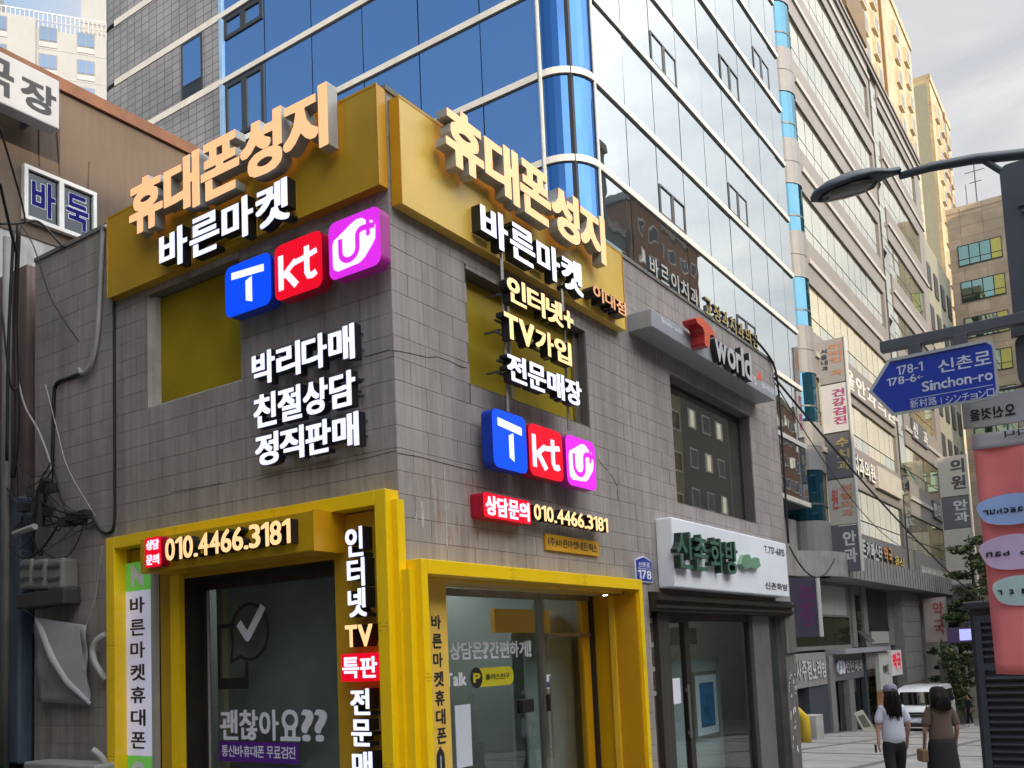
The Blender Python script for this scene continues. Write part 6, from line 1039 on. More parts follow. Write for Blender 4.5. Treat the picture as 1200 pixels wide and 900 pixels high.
# torn banner
t = thing('torn_banner', 'pale banner sheet hanging askew with its corner folded over, on the dark wall', 'banner', lp(72, 825, .12), FL)
A, B, C_, D_ = [Vector(lp(*p, .12)) for p in ((41, 723), (101, 733), (107, 826), (45, 823))]
m = MB(); vs = []; n_ = 12
for i in range(n_+1):
    for j in range(n_+1):
        s, u = i/n_, j/n_; p = A.lerp(B, u).lerp(D_.lerp(C_, u), s); vs.append((p.x, p.y-.02*math.sin(6*u+3*s)-.015*math.sin(13*s), p.z))
m.add(vs, [(i*(n_+1)+j, i*(n_+1)+j+1, (i+1)*(n_+1)+j+1, (i+1)*(n_+1)+j) for i in range(n_) for j in range(n_)])
o = m.build('sheet', mat('dirty_sheet', (.30, .30, .33), .75, var=.2, scale=2.5, dirt=.4, dirtcol=(.12, .12, .11)), t, smooth=True); sm = o.modifiers.new('thickness', 'SOLIDIFY'); sm.thickness = .004
m = MB(); P_ = [Vector(lp(*p, .16)) for p in ((42, 724), (52, 745), (62, 770), (80, 800), (106, 825))]; m.tube(P_, [.02, .05, .06, .05, .02], 7); m.build('rolled_fold', mat('sheet_back', (.42, .42, .45), .7), t, smooth=True)
m = MB(); m.add([lp(42, 724, .15), lp(92, 733, .15), lp(105, 823, .15), lp(70, 785, .18), lp(55, 752, .17)], [(0, 1, 2, 3, 4)]); o = m.build('folded_corner', MATS['sheet_back'], t); sm = o.modifiers.new('thickness', 'SOLIDIFY'); sm.thickness = .004
m = MB(); m.tube([lp(41, 723, .12), lp(30, 715, .1), lp(19, 705, .1)], .006, 4); m.tube([lp(101, 733, .12), lp(112, 700, .08), lp(120, 640, .05)], .005, 4); m.build('tie_string', grey_cable, t)
cable('white_hose', [lp(124, 744, .1), lp(114, 750, .14), lp(109, 762, .15), lp(111, 775, .15), lp(118, 788, .12), lp(124, 796, .08)], .04, 'white bent hose coming out beside the yellow portal post', mat('hose_white', (.42, .43, .44), .5), 'hose')
# air conditioner
a = LP(27, 876, .42); b = LP(110, 880, .42)
t = thing('air_conditioner', 'pale outdoor air conditioning unit at the foot of the dark wall', 'air conditioner', ((a[0]+b[0])/2, -.25, 0), FL)
smooth_mod(MB().box(a[0], b[0], -.42, -.08, .05, a[1]-.16).build('case', mat('ac_white', (.33, .34, .34), .5, dirt=.35), t), .025)
m = MB(); a = (a[0], a[1]-.16); cc = (a[0]+(b[0]-a[0])*.38, .36)
for r_ in (.06, .1, .14, .18, .22, .26): P_ = arc(cc[0], cc[1], r_, 0, 360, 20); m.tube([(p[0], -.43, p[1]) for p in P_], .005, 4)
m.build('fan_grille', dark_metal, t); MB().prism(arc(cc[0], cc[1], .27, 0, 340, 20), -.4215, -.42).build('fan_opening', black_return, t)
MB().box(a[0]+.05, a[0]+.12, -.42, -.1, 0, .05).build('foot', dark_metal, t); MB().box(b[0]-.12, b[0]-.05, -.42, -.1, 0, .05).build('foot', dark_metal, t)
cable('white_hose', [lp(108, 878, .35), lp(116, 884, .3), lp(122, 893, .25), lp(124, 905, .2)], .035, 'white insulated hose at the right end of the air conditioning unit', MATS['hose_white'], 'hose')
# neighbour wall at the far left
nb = thing('neighbour_building', 'faded pink plastered building edge with an old window at the far left', 'building', (0, 6.2, 0))
m = MB(); m.box(.1, 3.0, 6.25, 12, -.5, 7.0); m.build('wall', mat('pink_plaster', (.19, .135, .12), .9, var=.15, streak=.3, dirt=.7, dirtcol=(.07, .055, .05)), nb)
m = MB(); m.box(.06, .099, 6.6, 7.4, 4.0, 5.0); m.box(.03, .059, 6.5, 7.5, 3.9, 3.98); m.build('window_frame', dark_metal, nb)
m = MB(); m.box(-.1, .09, 6.05, 7.2, .6, 3.9); tag(smooth_mod(m.build('transformer_cabinet', mat('faded_blue', (.10, .14, .20), .5, streak=.3, dirt=.5)), .03), 'faded blue metal cabinet at the left edge below the cables', 'cabinet')
m = MB(); m.box(-.6, .1, 6.1, 7.6, .0, .5); tag(smooth_mod(m.build('green_crate', mat('dark_green_crate', (.03, .06, .035), .6)), .03), 'dark green crate on the ground at the bottom left corner', 'crate')
# wires in the air at the upper left
for k, pts in enumerate(([(0, 215, 1.2), (10, 260, .8), (20, 300, .4)], [(0, 150, 2), (25, 235, 1.0), (30, 262, .3)], [(0, 262, .8), (20, 262, .5), (45, 260, .2), (70, 285, .05), (76, 290, .02)], [(22, 262, .3), (18, 380, .2), (20, 500, .2), (15, 560, .2)], [(16, 270, .3), (10, 400, .3), (8, 540, .3)], [(2, 360, .5), (12, 450, .4), (22, 452, .2)], [(25, 264, .3), (40, 290, .25), (60, 350, .15), (92, 400, .1)])):
    P_ = [lp(a_, b_, c_) for a_, b_, c_ in pts]
    cable('hanging_wire', P_, [.018, .012, .016, .03, .02, .012, .008][k], ['short black wire sagging in from the left edge, upper one', 'long black wire coming down from above the faded window', 'black wire bundle crossing to the roof edge of the tiled wall', 'thick black riser cable beside the grey drain pipe', 'black riser cable left of the thick one', 'looped black wire at the left edge below the pale wall', 'thin wire slanting from the bundle over the tiled wall'][k], grp='wires over the alley')

# ================================================================== brown building behind (wall facing -Y at y = 8)
YB = 8.0
bb = thing('brown_building', 'brown plastered building rising behind the grey corner shop, with a rusty roof edge', 'building', (2, YB, 0))
MB().box(-3.0, 5.2, YB, YB+7, 8.25, 10.80).build('wall', plaster_brown, bb)
MB().box(-3.0, 5.2, YB+.02, YB+7, -.5, 8.249).build('lower_wall', mat('stained_whitewash', (.42, .42, .41), .9, var=.15, streak=.15, dirt=.6, dirtcol=(.2, .18, .16)), bb)
MB().box(-3.02, 5.25, YB-.06, YB+7.02, 10.801, 11.0).build('roof_edge', mat('rusty_edge', (.17, .075, .04), .8, var=.25, dirt=.5), bb)
def OB(px, py, d=0): p = on('y', YB-d, px, py); return float(p[0]), float(p[2])
a = OB(25, 196); b = OB(110, 283)
wf = MB(); w0, w1, wz0, wz1 = a[0], b[0], OB(26, 255)[1], OB(109, 226)[1]
wz0 = (OB(26, 259)[1]+OB(104, 284)[1])/2; wz1 = (OB(26, 196)[1]+OB(110, 226)[1])/2
for r in ((w0, w0+.06, wz0, wz1), (w1-.06, w1, wz0, wz1), (w0+.061, w1-.061, wz0, wz0+.06), (w0+.061, w1-.061, wz1-.06, wz1), ((w0+w1)/2-.04, (w0+w1)/2+.04, wz0+.061, wz1-.061)): wf.box(r[0], r[1], YB-.09, YB+.02, r[2], r[3])
wo = wf.build('window_frame', mat('white_upvc', (.68, .68, .66), .4, dirt=.2), bb)
MB().box(w0+.061, (w0+w1)/2-.041, YB-.035, YB-.03, wz0+.061, wz1-.061).build('pane', mirror_glass('dark_window', (.022, .03, .034), (.04, .045, .05), 1.15, .02, .02), wo)
MB().box((w0+w1)/2+.041, w1-.061, YB-.035, YB-.03, wz0+.061, wz1-.061).build('pane', MATS['dark_window'], wo)
navy = mat('navy_vinyl', (.008, .008, .13), .7, spec=.1)
t = thing('window_lettering', 'two big navy letters with white outline on the brown building window', 'sticker', ((w0+w1)/2, YB-.04, wz0))
for i, ch in enumerate('바둑'):
    x0 = w0+.14 if i == 0 else (w0+w1)/2+.10; x1 = (w0+w1)/2-.08 if i == 0 else w1-.12
    g = MB(); put_glyph(g, ch, x0-.008, x1+.008, wz0+.143, wz1-.143, YB-.040, None, (.050, .042)); g.build('outline', [white_ink], t)
    g = MB(); put_glyph(g, ch, x0, x1, wz0+.15, wz1-.15, YB-.044, None, (.032, .024)); g.build('lettering', [navy], t)
# theatre sign
d_ = .55; a = OB(70, 95, d_); b = OB(70, 152, d_); c_ = OB(0, 60, d_)
su1, sz1, sz0 = a[0], a[1], b[1]; su0 = -1.6
t = thing('lit_box_sign', 'weathered pale grey box sign with two dark brush letters on the brown wall', 'sign', ((su0+su1)/2, YB, sz0))
smooth_mod(MB().box(su0, su1, YB-d_, YB-.3, sz0, sz1).build('sign_box', mat('weathered_white', (.36, .37, .40), .5, var=.06, dirt=.3, dirtcol=(.2, .2, .19)), t), .02)
m = MB()
for u in (su0+.3, su1-.3): m.box(u, u+.06, YB-.299, YB-.01, sz0+.1, sz0+.18)
m.build('bracket', dark_metal, t)
g = MB(); q0 = OB(26, 82, d_); q1 = OB(66, 134, d_); put_glyph(g, '장', q0[0]-.02, q1[0], sz0+.12, sz1-.18, YB-d_-.004, None, (.03, .03), shear=0); wd_ = q1[0]-q0[0]+.02
put_glyph(g, '극', q0[0]-.12-wd_, q0[0]-.12, sz0+.12, sz1-.1, YB-d_-.004, None, (.03, .03)); g.build('lettering', [black_ink], t)
m = MB()
for (p0, p1) in (((45, 150), (46, 195)), ((66, 155), (70, 205)), ((104, 190), (103, 225))):
    q0, q1 = OB(*p0), OB(*p1); m.tube([(q0[0], YB-.01, q0[1]), (q1[0], YB-.01, q1[1])], .01, 4)
o = m.build('wall_cracks', mat('run_stain', (.09, .06, .04), .9), bb); o['kind'] = 'stuff'

# ================================================================== white apartment block far left
q = depth(58, 60, 95); yaw = math.atan2(ray(58, 60)[1], ray(58, 60)[0]); FA = Frame((float(q[0]), float(q[1]), 0), yaw-PI/2-.10)
zt = depth(60, 22, 95)[2]; zr = depth(50, 40, 95)[2]
ap = thing('apartment_block', 'white apartment block with small dark windows beyond the brown building', 'building', (0, 0, 0), FA)
wpl = mat('apartment_white', (.27, .275, .27), .8, var=.05, scale=.3, streak=.05)
MB().box(-14, 5.6, 0, 14, -5, zt-1.0).build('wall', wpl, ap); MB().box(-14, -4.6, .5, 13, zt-1, zt+3.5).build('roof_house', wpl, ap); MB().box(2.9, 5.6, .5, 13, zt-1, zt+4).build('roof_house', wpl, ap)
MB().box(-14.1, -1.2, -.6, -.001, -5, zt-.3).build('bay', wpl, ap)
m = MB()
for k in range(24): m.box(-4.4+k*.42, -4.36+k*.42, .1, .14, zt-1, zt+.8)
m.box(-4.5, 5.6, .08, .16, zt+.8, zt+.9); m.build('roof_railing', grey_return, ap)
dw = mirror_glass('apartment_glass', (.05, .07, .11), (.10, .14, .2), 1.2, .05, 0.0); fm = MB(); fm.box(0, 1, -.05, .02, 0, 1); fm_ = fm.mesh('window', dark_metal); pm = MB().box(0, 1, -.08, -.051, 0, 1).mesh('pane', dw); sm_ = MB().box(0, 1, -.06, -.03, 0, 1).mesh('sill_panel', mat('panel_grey', (.3, .3, .3), .7))
for r in range(7):
    zc = zr-r*2.92-.75
    for c, x in enumerate((-5.4, -1.0+.05, 2.55)):
        yo = -.6 if x < -1.2 else 0
        w = inst(fm_, 'window', ap, (x, yo, zc), (1.65, 1, 1.55))
        for k in range(2):
            p_ = bpy.data.objects.new('pane', pm); COL.objects.link(p_); p_.parent = w; p_.location = (.05+.48*k, 0, .06); p_.scale = (.42, 1, .88)
        inst(sm_, 'sill_panel', ap, (x, yo, zc-.62), (1.65, 1, .58))
m = MB()
for r in range(8): m.box(-1.19, 5.6, -.03, -.001, zr-r*2.92+1.35, zr-r*2.92+1.42)
m.build('floor_line', MATS['panel_grey'], ap)

# ================================================================== glass tower
XT, YT = 15.0, 6.0
tw = thing('glass_tower', 'tall tower with mirror glass, pale stone bands and a rounded corner behind the shop', 'building', (XT+5, YT+5, 0))
bandm = mat('pale_stone_band', (.50, .49, .46), .5, var=.1, scale=.8, dirt=.35, dirtcol=(.25, .23, .20))
back = mat('joint_black', (.02, .022, .028), .6)
blueg = mirror_glass('blue_mirror_glass', (0.03, 0.08, 0.22), (0.28, 0.48, 0.78), 1.45, 0.01, .10)
silver = mirror_glass('sky_whitened_glass', (0.04, 0.06, 0.08), (0.54, 0.60, 0.61), 2.15, 0.01, .12)  # same glass as the blue face; its white sky reflection is coloured in
ZL = [7.45+2.506*i for i in range(0, 13)]; ZT = ZL[-1]; RC = 1.05
MB().box(XT+.25, 33.9, YT+.25, 26, ZL[0]+.3, ZT-.2).build('core', back, tw)
gx = [16.05, 18.0, 20.07, 22.15, 24.3, 26.4, 28.45, 30.5, 32.55, 33.9]; gy = [7.05, 9.0, 11.24, 13.48, 15.72, 17.96, 20.1]
pr = MB().box(0, 1, 0, .05, 0, 1).mesh('glass_pane', silver); pl = MB().box(0, .05, 0, 1, 0, 1).mesh('glass_pane', blueg)
BH = .27
def wob(o, s=.0035): o.rotation_euler = (random.uniform(-s, s), 0, random.uniform(-s, s)); return o      # panes never sit quite true
for i in range(len(ZL)-1):
    z0, z1 = ZL[i]+BH/2, ZL[i+1]-BH/2
    for a, b in zip(gx[:-1], gx[1:]): wob(inst(pr, 'glass_pane', tw, (a+.02, YT, z0), (b-a-.04, 1, z1-z0)))
    for j, (a, b) in enumerate(zip(gy[:-1], gy[1:])):
        if z1 < 9.5: continue
        wob(inst(pl, 'glass_pane', tw, (XT, a+.02, z0), (1, b-a-.04, z1-z0)))
def arcp(r, n=9): return [(XT+RC-r*math.cos(PI/2*k/n), YT+RC-r*math.sin(PI/2*k/n)) for k in range(n+1)]
for i in range(len(ZL)-1):
    o, i_ = arcp(RC), arcp(RC-.05); MB().zprism(o+i_[::-1], ZL[i]+BH/2, ZL[i+1]-BH/2).build('curved_pane', mirror_glass('deep_blue_glass', (.008, .05, .17), (.07, .17, .38), 1.12, .03, .05) if 'deep_blue_glass' not in MATS else MATS['deep_blue_glass'], tw, smooth=False)
curves = [m_ for m_ in tw.children if m_.name.startswith('curved_pane')]
for i, z in enumerate(ZL):
    m = MB(); m.box(XT+RC, 33.9, YT-.07, YT+.06, z-BH/2+.04, z+BH/2-.04); o, i_ = arcp(RC+.07), arcp(RC-.06); m.zprism(o+i_[::-1], z-BH/2+.04, z+BH/2-.04)
    m.box(XT-.07, XT+.06, YT+RC, 20.30, z-BH/2+.04, z+BH/2-.04); m.build('stone_band', bandm, tw)
m = MB(); m.tube([(XT-.05, YT+RC, ZL[0]), (XT-.05, YT+RC, ZT)], .06, 8); m.tube([(XT+RC, YT-.04, ZL[0]), (XT+RC, YT-.04, ZT)], .045, 8); m.build('corner_post', grey_return, tw)
m = MB(); m.box(XT-.06, XT+.1, 20.1, 20.28, ZL[0], ZT); m.build('end_post', mat('pale_blue_post', (.25, .40, .60), .4, metal=.3), tw)
grk = mat('window_black_frame', (.02, .022, .025), .5)
def vent(x0, x1, z0, z1):
    for a, b in ((x0, (x0+x1)/2-.02), ((x0+x1)/2+.02, x1)):
        m = MB(); e = .05; y0, y1 = YT-.035, YT-.002
        m.box(a, a+e, y0, y1, z0, z1); m.box(b-e, b, y0, y1, z0, z1); m.box(a+e, b-e, y0, y1, z0, z0+e); m.box(a+e, b-e, y0, y1, z1-e, z1); m.build('vent_window', MATS['dark_grey_metal'], tw)
for (c, r, h) in ((2, 5, 1.05), (5, 6, 1.1), (5, 4, 1.1), (2, 3, 1.0), (5, 2, 1.1), (4, 8, 1.1), (7, 7, 1.1)): vent(gx[c]+.06, gx[c+1]-.06, ZL[r]+BH/2+.02, ZL[r]+BH/2+h)
def dwin(y0, y1, z0, z1):
    m = MB(); e = .13
    for a, b in ((y0, (y0+y1)/2), ((y0+y1)/2+.001, y1)):
        m.box(XT-.05, XT-.002, a, a+e, z0, z1); m.box(XT-.05, XT-.002, b-e, b, z0, z1); m.box(XT-.05, XT-.002, a+e, b-e, z0, z0+e); m.box(XT-.05, XT-.002, a+e, b-e, z1-e, z1)
    m.build('opening_window', grk, tw)
dwin(18.02, 20.0, ZL[5]+.2, ZL[6]-.2); dwin(18.02, 20.0, ZL[6]+1.5, ZL[7]-.2); dwin(18.02, 20.0, ZL[4]+.2, ZL[5]-.2)
# grey tiled part of the tower
def fine_tile(name, col, mortar, sc, w=.6, h=.3, ax='L'):
    m = bpy.data.materials.new(name); m.use_nodes = True; t = m.node_tree; n = t.nodes; l = t.links; b = n['Principled BSDF']; b.inputs['Roughness'].default_value = .5
    g = n.new('ShaderNodeNewGeometry'); s = n.new('ShaderNodeSeparateXYZ'); l.new(g.outputs['Position'], s.inputs[0]); c = n.new('ShaderNodeCombineXYZ')
    l.new(s.outputs['Y' if ax == 'L' else 'X'], c.inputs[0]); l.new(s.outputs['Z'], c.inputs[1]); br = n.new('ShaderNodeTexBrick'); l.new(c.outputs[0], br.inputs['Vector'])
    br.inputs['Color1'].default_value = (*col, 1); br.inputs['Color2'].default_value = tuple(v*.82 for v in col)+(1,); br.inputs['Mortar'].default_value = (*mortar, 1); br.inputs['Scale'].default_value = sc; br.inputs['Brick Width'].default_value = w; br.inputs['Row Height'].default_value = h; br.inputs['Mortar Size'].default_value = .018; br.offset = 0
    nz = n.new('ShaderNodeTexNoise'); nz.inputs['Scale'].default_value = .5; nz.inputs['Detail'].default_value = 6; l.new(g.outputs['Position'], nz.inputs['Vector']); mr = n.new('ShaderNodeMapRange'); mr.inputs[1].default_value = .35; mr.inputs[2].default_value = .65; mr.inputs[3].default_value = .8; mr.inputs[4].default_value = 1.15; l.new(nz.outputs['Fac'], mr.inputs[0])
    vm = n.new('ShaderNodeVectorMath'); vm.operation = 'SCALE'; l.new(br.outputs['Color'], vm.inputs[0]); l.new(mr.outputs[0], vm.inputs['Scale']); l.new(vm.outputs[0], b.inputs['Base Color'])
    bu = n.new('ShaderNodeBump'); bu.inputs['Strength'].default_value = .6; bu.inputs['Distance'].default_value = .02; bu.invert = True; l.new(br.outputs['Fac'], bu.inputs['Height']); l.new(bu.outputs[0], b.inputs['Normal']); MATS[name] = m; return m
gtile = fine_tile('tower_grey_tile', (.20, .20, .215), (.07, .07, .08), 1.0, .46, .30)
for i in range(len(ZL)-1):
    z0, z1 = ZL[i]+BH/2-.04, ZL[i+1]-BH/2+.04
    pts = [(XT, 20.29), (XT, 26.9)]+[(XT+.9-.9*math.cos(PI/2*k/6), 26.9+.9*math.sin(PI/2*k/6)) for k in range(1, 7)]+[(XT+10, 27.8), (XT+10, 20.29)]
    MB().zprism(pts, z0, z1).build('tiled_storey', gtile, tw)
    m = MB(); m.box(XT-.03, XT+.2, 20.31, 26.6, z1+.001, z1+.259); m.build('stone_band', bandm, tw)
MB().zprism([(XT+.1, 20.3), (XT+.1, 26.9), (XT+.95, 27.7), (XT+9.9, 27.7), (XT+9.9, 20.3)], ZL[0], ZT).build('core', back, tw)
def twin(y0, y1, i):
    z0, z1 = ZL[i]+BH/2-.03, ZL[i+1]-BH/2+.03
    m = MB(); e = .09; m.box(XT-.02, XT+.05, y0, y0+e, z0, z1); m.box(XT-.02, XT+.05, y1-e, y1, z0, z1); m.box(XT-.02, XT+.05, y0+e, y1-e, z0, z0+e); m.box(XT-.02, XT+.05, y0+e, y1-e, z1-e, z1); m.box(XT-.02, XT+.04, y0+e, y1-e, z0+.55, z0+.61)
    w = m.build('window_frame', grk, tw); MB().box(XT-.008, XT-.004, y0+e, y1-e, z0+.62, z1-e).build('pane', blueg, w); MB().box(XT-.008, XT-.004, y0+e, y1-e, z0+e, z0+.54).build('lower_pane', black_return, w)
twin(21.25, 22.45, 6); twin(21.25, 22.45, 3)
# ground-level body of the tower, set back beneath the glass
MB().box(16.5, 33.5, YT+1.6, 25, -3, ZL[0]+.29).build('plinth', concrete, tw)
m = MB(); m.box(XT+.3, 33.9, YT+.1, YT+1.6, ZL[0]-.1, ZL[0]-.02+.1); m.build('soffit', mat('soffit_dark', (.05, .05, .05), .7), tw)

# ================================================================== office building with striped facade, right of the tower
YO = 6.0; XA, XB = 36.4, 69.0
ob = thing('striped_office_building', 'office building with pale glass bands, brown stone stripes and a round corner column', 'building', (52, YO, -3))
stone = mat('brown_grey_stone', (.19, .178, .17), .6, var=.10, scale=.5, dirt=.25, dirtcol=(.12, .11, .1)); ledge = mat('pale_ledge', (.34, .325, .30), .6, var=.08)
warmg = mirror_glass('pale_mirror_glass', (.33, .33, .26), (.70, .70, .56), 2.0, .015, .10)
blindg = mirror_glass('blind_backed_glass', (.64, .55, .31), (.74, .66, .42), 1.7, .04, .10)
colg = mirror_glass('column_blue_glass', (.015, .075, .115), (.08, .19, .26), 1.12, .01, .05)
greenw = mirror_glass('office_teal_glass', (.03, .12, .10), (.3, .5, .45), 1.5, .02, .05)
FZ = [6.98+4.37*i for i in range(7)]; RZ = 37.0
MB().box(36.8, XB, YO+.35, YO+7.5, 4.6, RZ-.3).build('core', joint_ := MATS['joint_black'], ob)
gp = MB().box(0, 1, 0, .06, 0, 1).mesh('glass_pane', warmg); gb_ = MB().box(0, 1, 0, .06, 0, 1).mesh('glass_pane', blindg); gt = MB().box(0, 1, 0, .06, 0, 1).mesh('lower_pane', warmg); gtb = MB().box(0, 1, 0, .06, 0, 1).mesh('lower_pane', blindg)
cuts = [36.75+k*1.32 for k in range(13)]; cuts2 = [55.7+k*1.6 for k in range(8)]
prevz = 4.6
for i, z in enumerate(FZ):
    z1 = z+2.26
    for cl in (cuts, cuts2):
        for a, b in zip(cl[:-1], cl[1:]):
            lo = z+.72; blind = i < 3
            wob(inst(gb_ if blind else gp, 'glass_pane', ob, (a+.03, YO+.10, lo+.03), (b-a-.06, 1, z1-lo-.03)), .006); inst(gtb if blind and random.random() < .6 else gt, 'lower_pane', ob, (a+.03, YO+.10, z), (b-a-.06, 1, lo-z-.03))
    nz = FZ[i+1] if i+1 < len(FZ) else RZ
    for x0, x1 in ((36.5, 53.2), (55.5, XB)):
        m = MB(); m.box(x0, x1, YO, YO+.35, z1, nz); m.build('stone_band', stone, ob)
        m = MB(); m.box(x0, x1, YO-.10, YO-.001, (z1+nz)/2-.12, (z1+nz)/2+.12); m.build('ledge', ledge, ob)
for x0, x1 in ((36.5, 53.2), (55.5, XB)): MB().box(x0, x1, YO, YO+.35, 5.6, FZ[0]).build('stone_band', stone, ob)
MB().box(52.65, 53.2, YO+.001, YO+.34, 5.61, RZ-.01).build('pier', stone, ob); MB().box(66.95, XB, YO+.001, YO+7.5, 4.6, RZ).build('pier', stone, ob)
MB().box(53.25, 53.9, YO+.2, YO+.4, 5.6, RZ).build('dark_groove', MATS['joint_black'], ob)
sl = MB().box(0, 1, 0, .06, 0, 1).mesh('slot_pane', warmg)
for i in range(15): inst(sl, 'slot_pane', ob, (53.95, YO+.05, 5.7+i*2.08), (1.45, 1, 2.02))
for z in (11.0, 15.8, 20.3, 24.7, 29.2):                # vents pushed open
    m = MB(); m.add([(53.95, YO-.02, z+1.1), (55.3, YO-.02, z+1.1), (55.3, YO-.55, z), (53.95, YO-.55, z), (53.95, YO-.06, z+1.1), (55.3, YO-.06, z+1.1), (55.3, YO-.6, z-.02), (53.95, YO-.6, z-.02)], [(0, 1, 2, 3), (7, 6, 5, 4), (0, 3, 7, 4), (1, 5, 6, 2), (3, 2, 6, 7), (0, 4, 5, 1)])
    m.build('open_vent', greenw if z < 12 else grk, ob)
m = MB(); m.box(36.3, XB+.1, YO-.12, YO+.4, RZ, RZ+.7); m.box(36.3, XB+.1, YO-.2, YO-.121, RZ+.3, RZ+.5); m.box(XB-.2, XB+.1, YO+.401, YO+7.5, RZ, RZ+.7); m.build('parapet', stone, ob)
# rooftop glass room
m = MB(); m.box(45.5, 52, YO+2.2, YO+7, RZ, RZ+6); m.build('penthouse', mat('penthouse_panel', (.28, .28, .29), .4, metal=.3), ob); MB().box(46, 51.5, YO+2.12, YO+2.19, RZ+.8, RZ+5.4).build('penthouse_glass', warmg, ob)
# round corner column
ccx, ccy, R_ = 35.75, YO+.75, .92
cyl = lambda r, z0, z1, n=20: MB().zprism([(ccx+r*math.cos(2*PI*k/n), ccy+r*math.sin(2*PI*k/n)) for k in range(n)], z0, z1)
cgrey = mat('column_grey', (.17, .165, .165), .5, var=.08, streak=.06)
for i in range(-1, 8):
    z = 11.29-4.35+4.35*i
    g0, g1 = z+.05, z+2.25
    if i >= 0: cyl(R_-.04, g0, g1).build('column_glass', colg, ob); cyl(R_-.02, g0+.66, g0+.74).build('column_transom', dark_metal, ob)
    if i >= 0:
        cyl(R_, g1, g1+1.02).build('column_drum', cgrey, ob); cyl(R_, g1+1.05, g1+1.07+1.06).build('column_drum', cgrey, ob); cyl(R_-.03, g1+1.02, g1+1.05).build('column_joint', dark_metal, ob)
m = cyl(R_, 4.5, 6.95); m.build('column_drum', cgrey, ob)
# overhanging deck with rounded edge
conc2 = mat('ribbed_concrete', (.24, .235, .22), .7, var=.1, streak=.18, dirt=.5, dirtcol=(.09, .085, .08))
pts = [(27.5, YO+3), (27.5, YO+1.2), (33.5, YO+.6), (35.2, YO-.35), (36.5, YO-.6), (69.6, YO-.6), (69.6, YO+4), (36, YO+5)]
MB().zprism(pts, 4.50, 5.58).build('deck', conc2, ob)
m = MB()
for k in range(46): x = 37+k*.7; m.box(x, x+.03, YO-.615, YO-.601, 4.52, 5.56)
o = m.build('deck_joints', MATS['joint_black'], ob); o['kind'] = 'stuff'
MB().box(27.5, 35.0, YO+.9, YO+2.6, 5.581, 7.0).build('side_parapet', conc2, ob)
# podium, set back under the deck
YP = YO+.8
MB().box(28, 69, YP+.5, YP+7, -5, 4.49).build('podium', concrete, ob)
def PB(px, py, y=YP): p = on('y', y, px, py); return float(p[0]), float(p[2])
def pbox(nm, tl, br, m_, y0=YP-.02, y1=YP+.5, lab=None, ob_=None, zz=None):
    a = PB(*tl, y0); b = PB(*br, y0); z0, z1 = (b[1], a[1]) if not zz else zz
    o = MB().box(a[0], b[0], y0, y1, z0, z1).build(nm, m_, ob_ or ob)
    if lab: o['label'] = lab
    return o, (a[0], b[0], z0, z1)
gstone = mat('podium_stone', (.21, .205, .195), .6, var=.1, streak=.12, dirt=.3); oliveg = mirror_glass('podium_olive_glass', (.05, .055, .03), (.30, .32, .22), 1.5, .03, .1)
wpan = mat('podium_white_panel', (.42, .42, .40), .5, var=.05, streak=.05)
# storey strips by true heights: upper row z 1.9..4.4, shopfronts below
X1, X2, X3, X4, X5, X6 = 32.0, 41.0, 43.4, 46.6, 50.6, 55.0
m = MB(); m.box(30.5, 36.2, YP+.0, YP+.5, 1.35, 4.49); m.build('stone_wall', gstone, ob)
for a, b in ((32.3, 34.6), (34.65, 37.0), (37.05, 39.5), (39.55, 41.6)): MB().box(a, b, YP-.03, YP-.001, 2.95, 4.3).build('panel', wpan, ob)
for a, b in ((30.7, 33.0), (33.05, 36.2), (36.25, 39.0), (39.05, 42.0)): MB().box(a, b, YP-.03, YP-.001, 1.55, 2.85).build('window_pane', oliveg if a > 33 else mirror_glass('pale_teal', (.2, .25, .22), (.4, .45, .42), 1.5, .05, .1) if 'pale_teal' not in MATS else MATS['pale_teal'], ob)
MB().box(36.21, 53, YP+.001, YP+.5, 1.35, 4.49).build('stone_wall', gstone, ob)
for x in (42.3, 44.6): MB().box(x, x+.7, YP-.12, YP, 1.4, 4.48).build('pilaster', gstone, ob)
MB().box(43.1, 44.5, YP-.03, YP-.001, 1.6, 4.0).build('window_pane', oliveg, ob); m = MB(); m.add([(43.1, YP-.04, 2.2), (44.4, YP-.04, 2.2), (44.4, YP-.6, 1.6), (43.1, YP-.6, 1.6), (43.1, YP-.08, 2.2), (44.4, YP-.08, 2.2), (44.4, YP-.64, 1.6), (43.1, YP-.64, 1.6)], [(0, 1, 2, 3), (7, 6, 5, 4), (0, 3, 7, 4), (1, 5, 6, 2), (3, 2, 6, 7), (0, 4, 5, 1)]); m.build('open_vent', grk, ob)
MB().box(46.0, 50.5, YP-.03, YP-.001, 2.1, 4.4).build('window_pane', grk, ob); MB().box(46.2, 50.2, YP-.05, YP-.031, 1.5, 2.15).build('panel', wpan, ob)
MB().box(52.0, 57.0, YP-.5, YP+.5, -4, 4.49).build('stone_pier', gstone, ob)
m = MB()
for k in range(1, 9): m.box(51.99, 57.01, YP-.506, YP-.499, -3.6+k*.9, -3.57+k*.9)
o = m.build('pier_joints', MATS['joint_black'], ob); o['kind'] = 'stuff'
MB().box(37.5, 46.5, YP-.9, YP+.0, 1.12, 1.34).build('canopy', mat('canopy_grey', (.30, .31, .33), .5), ob)
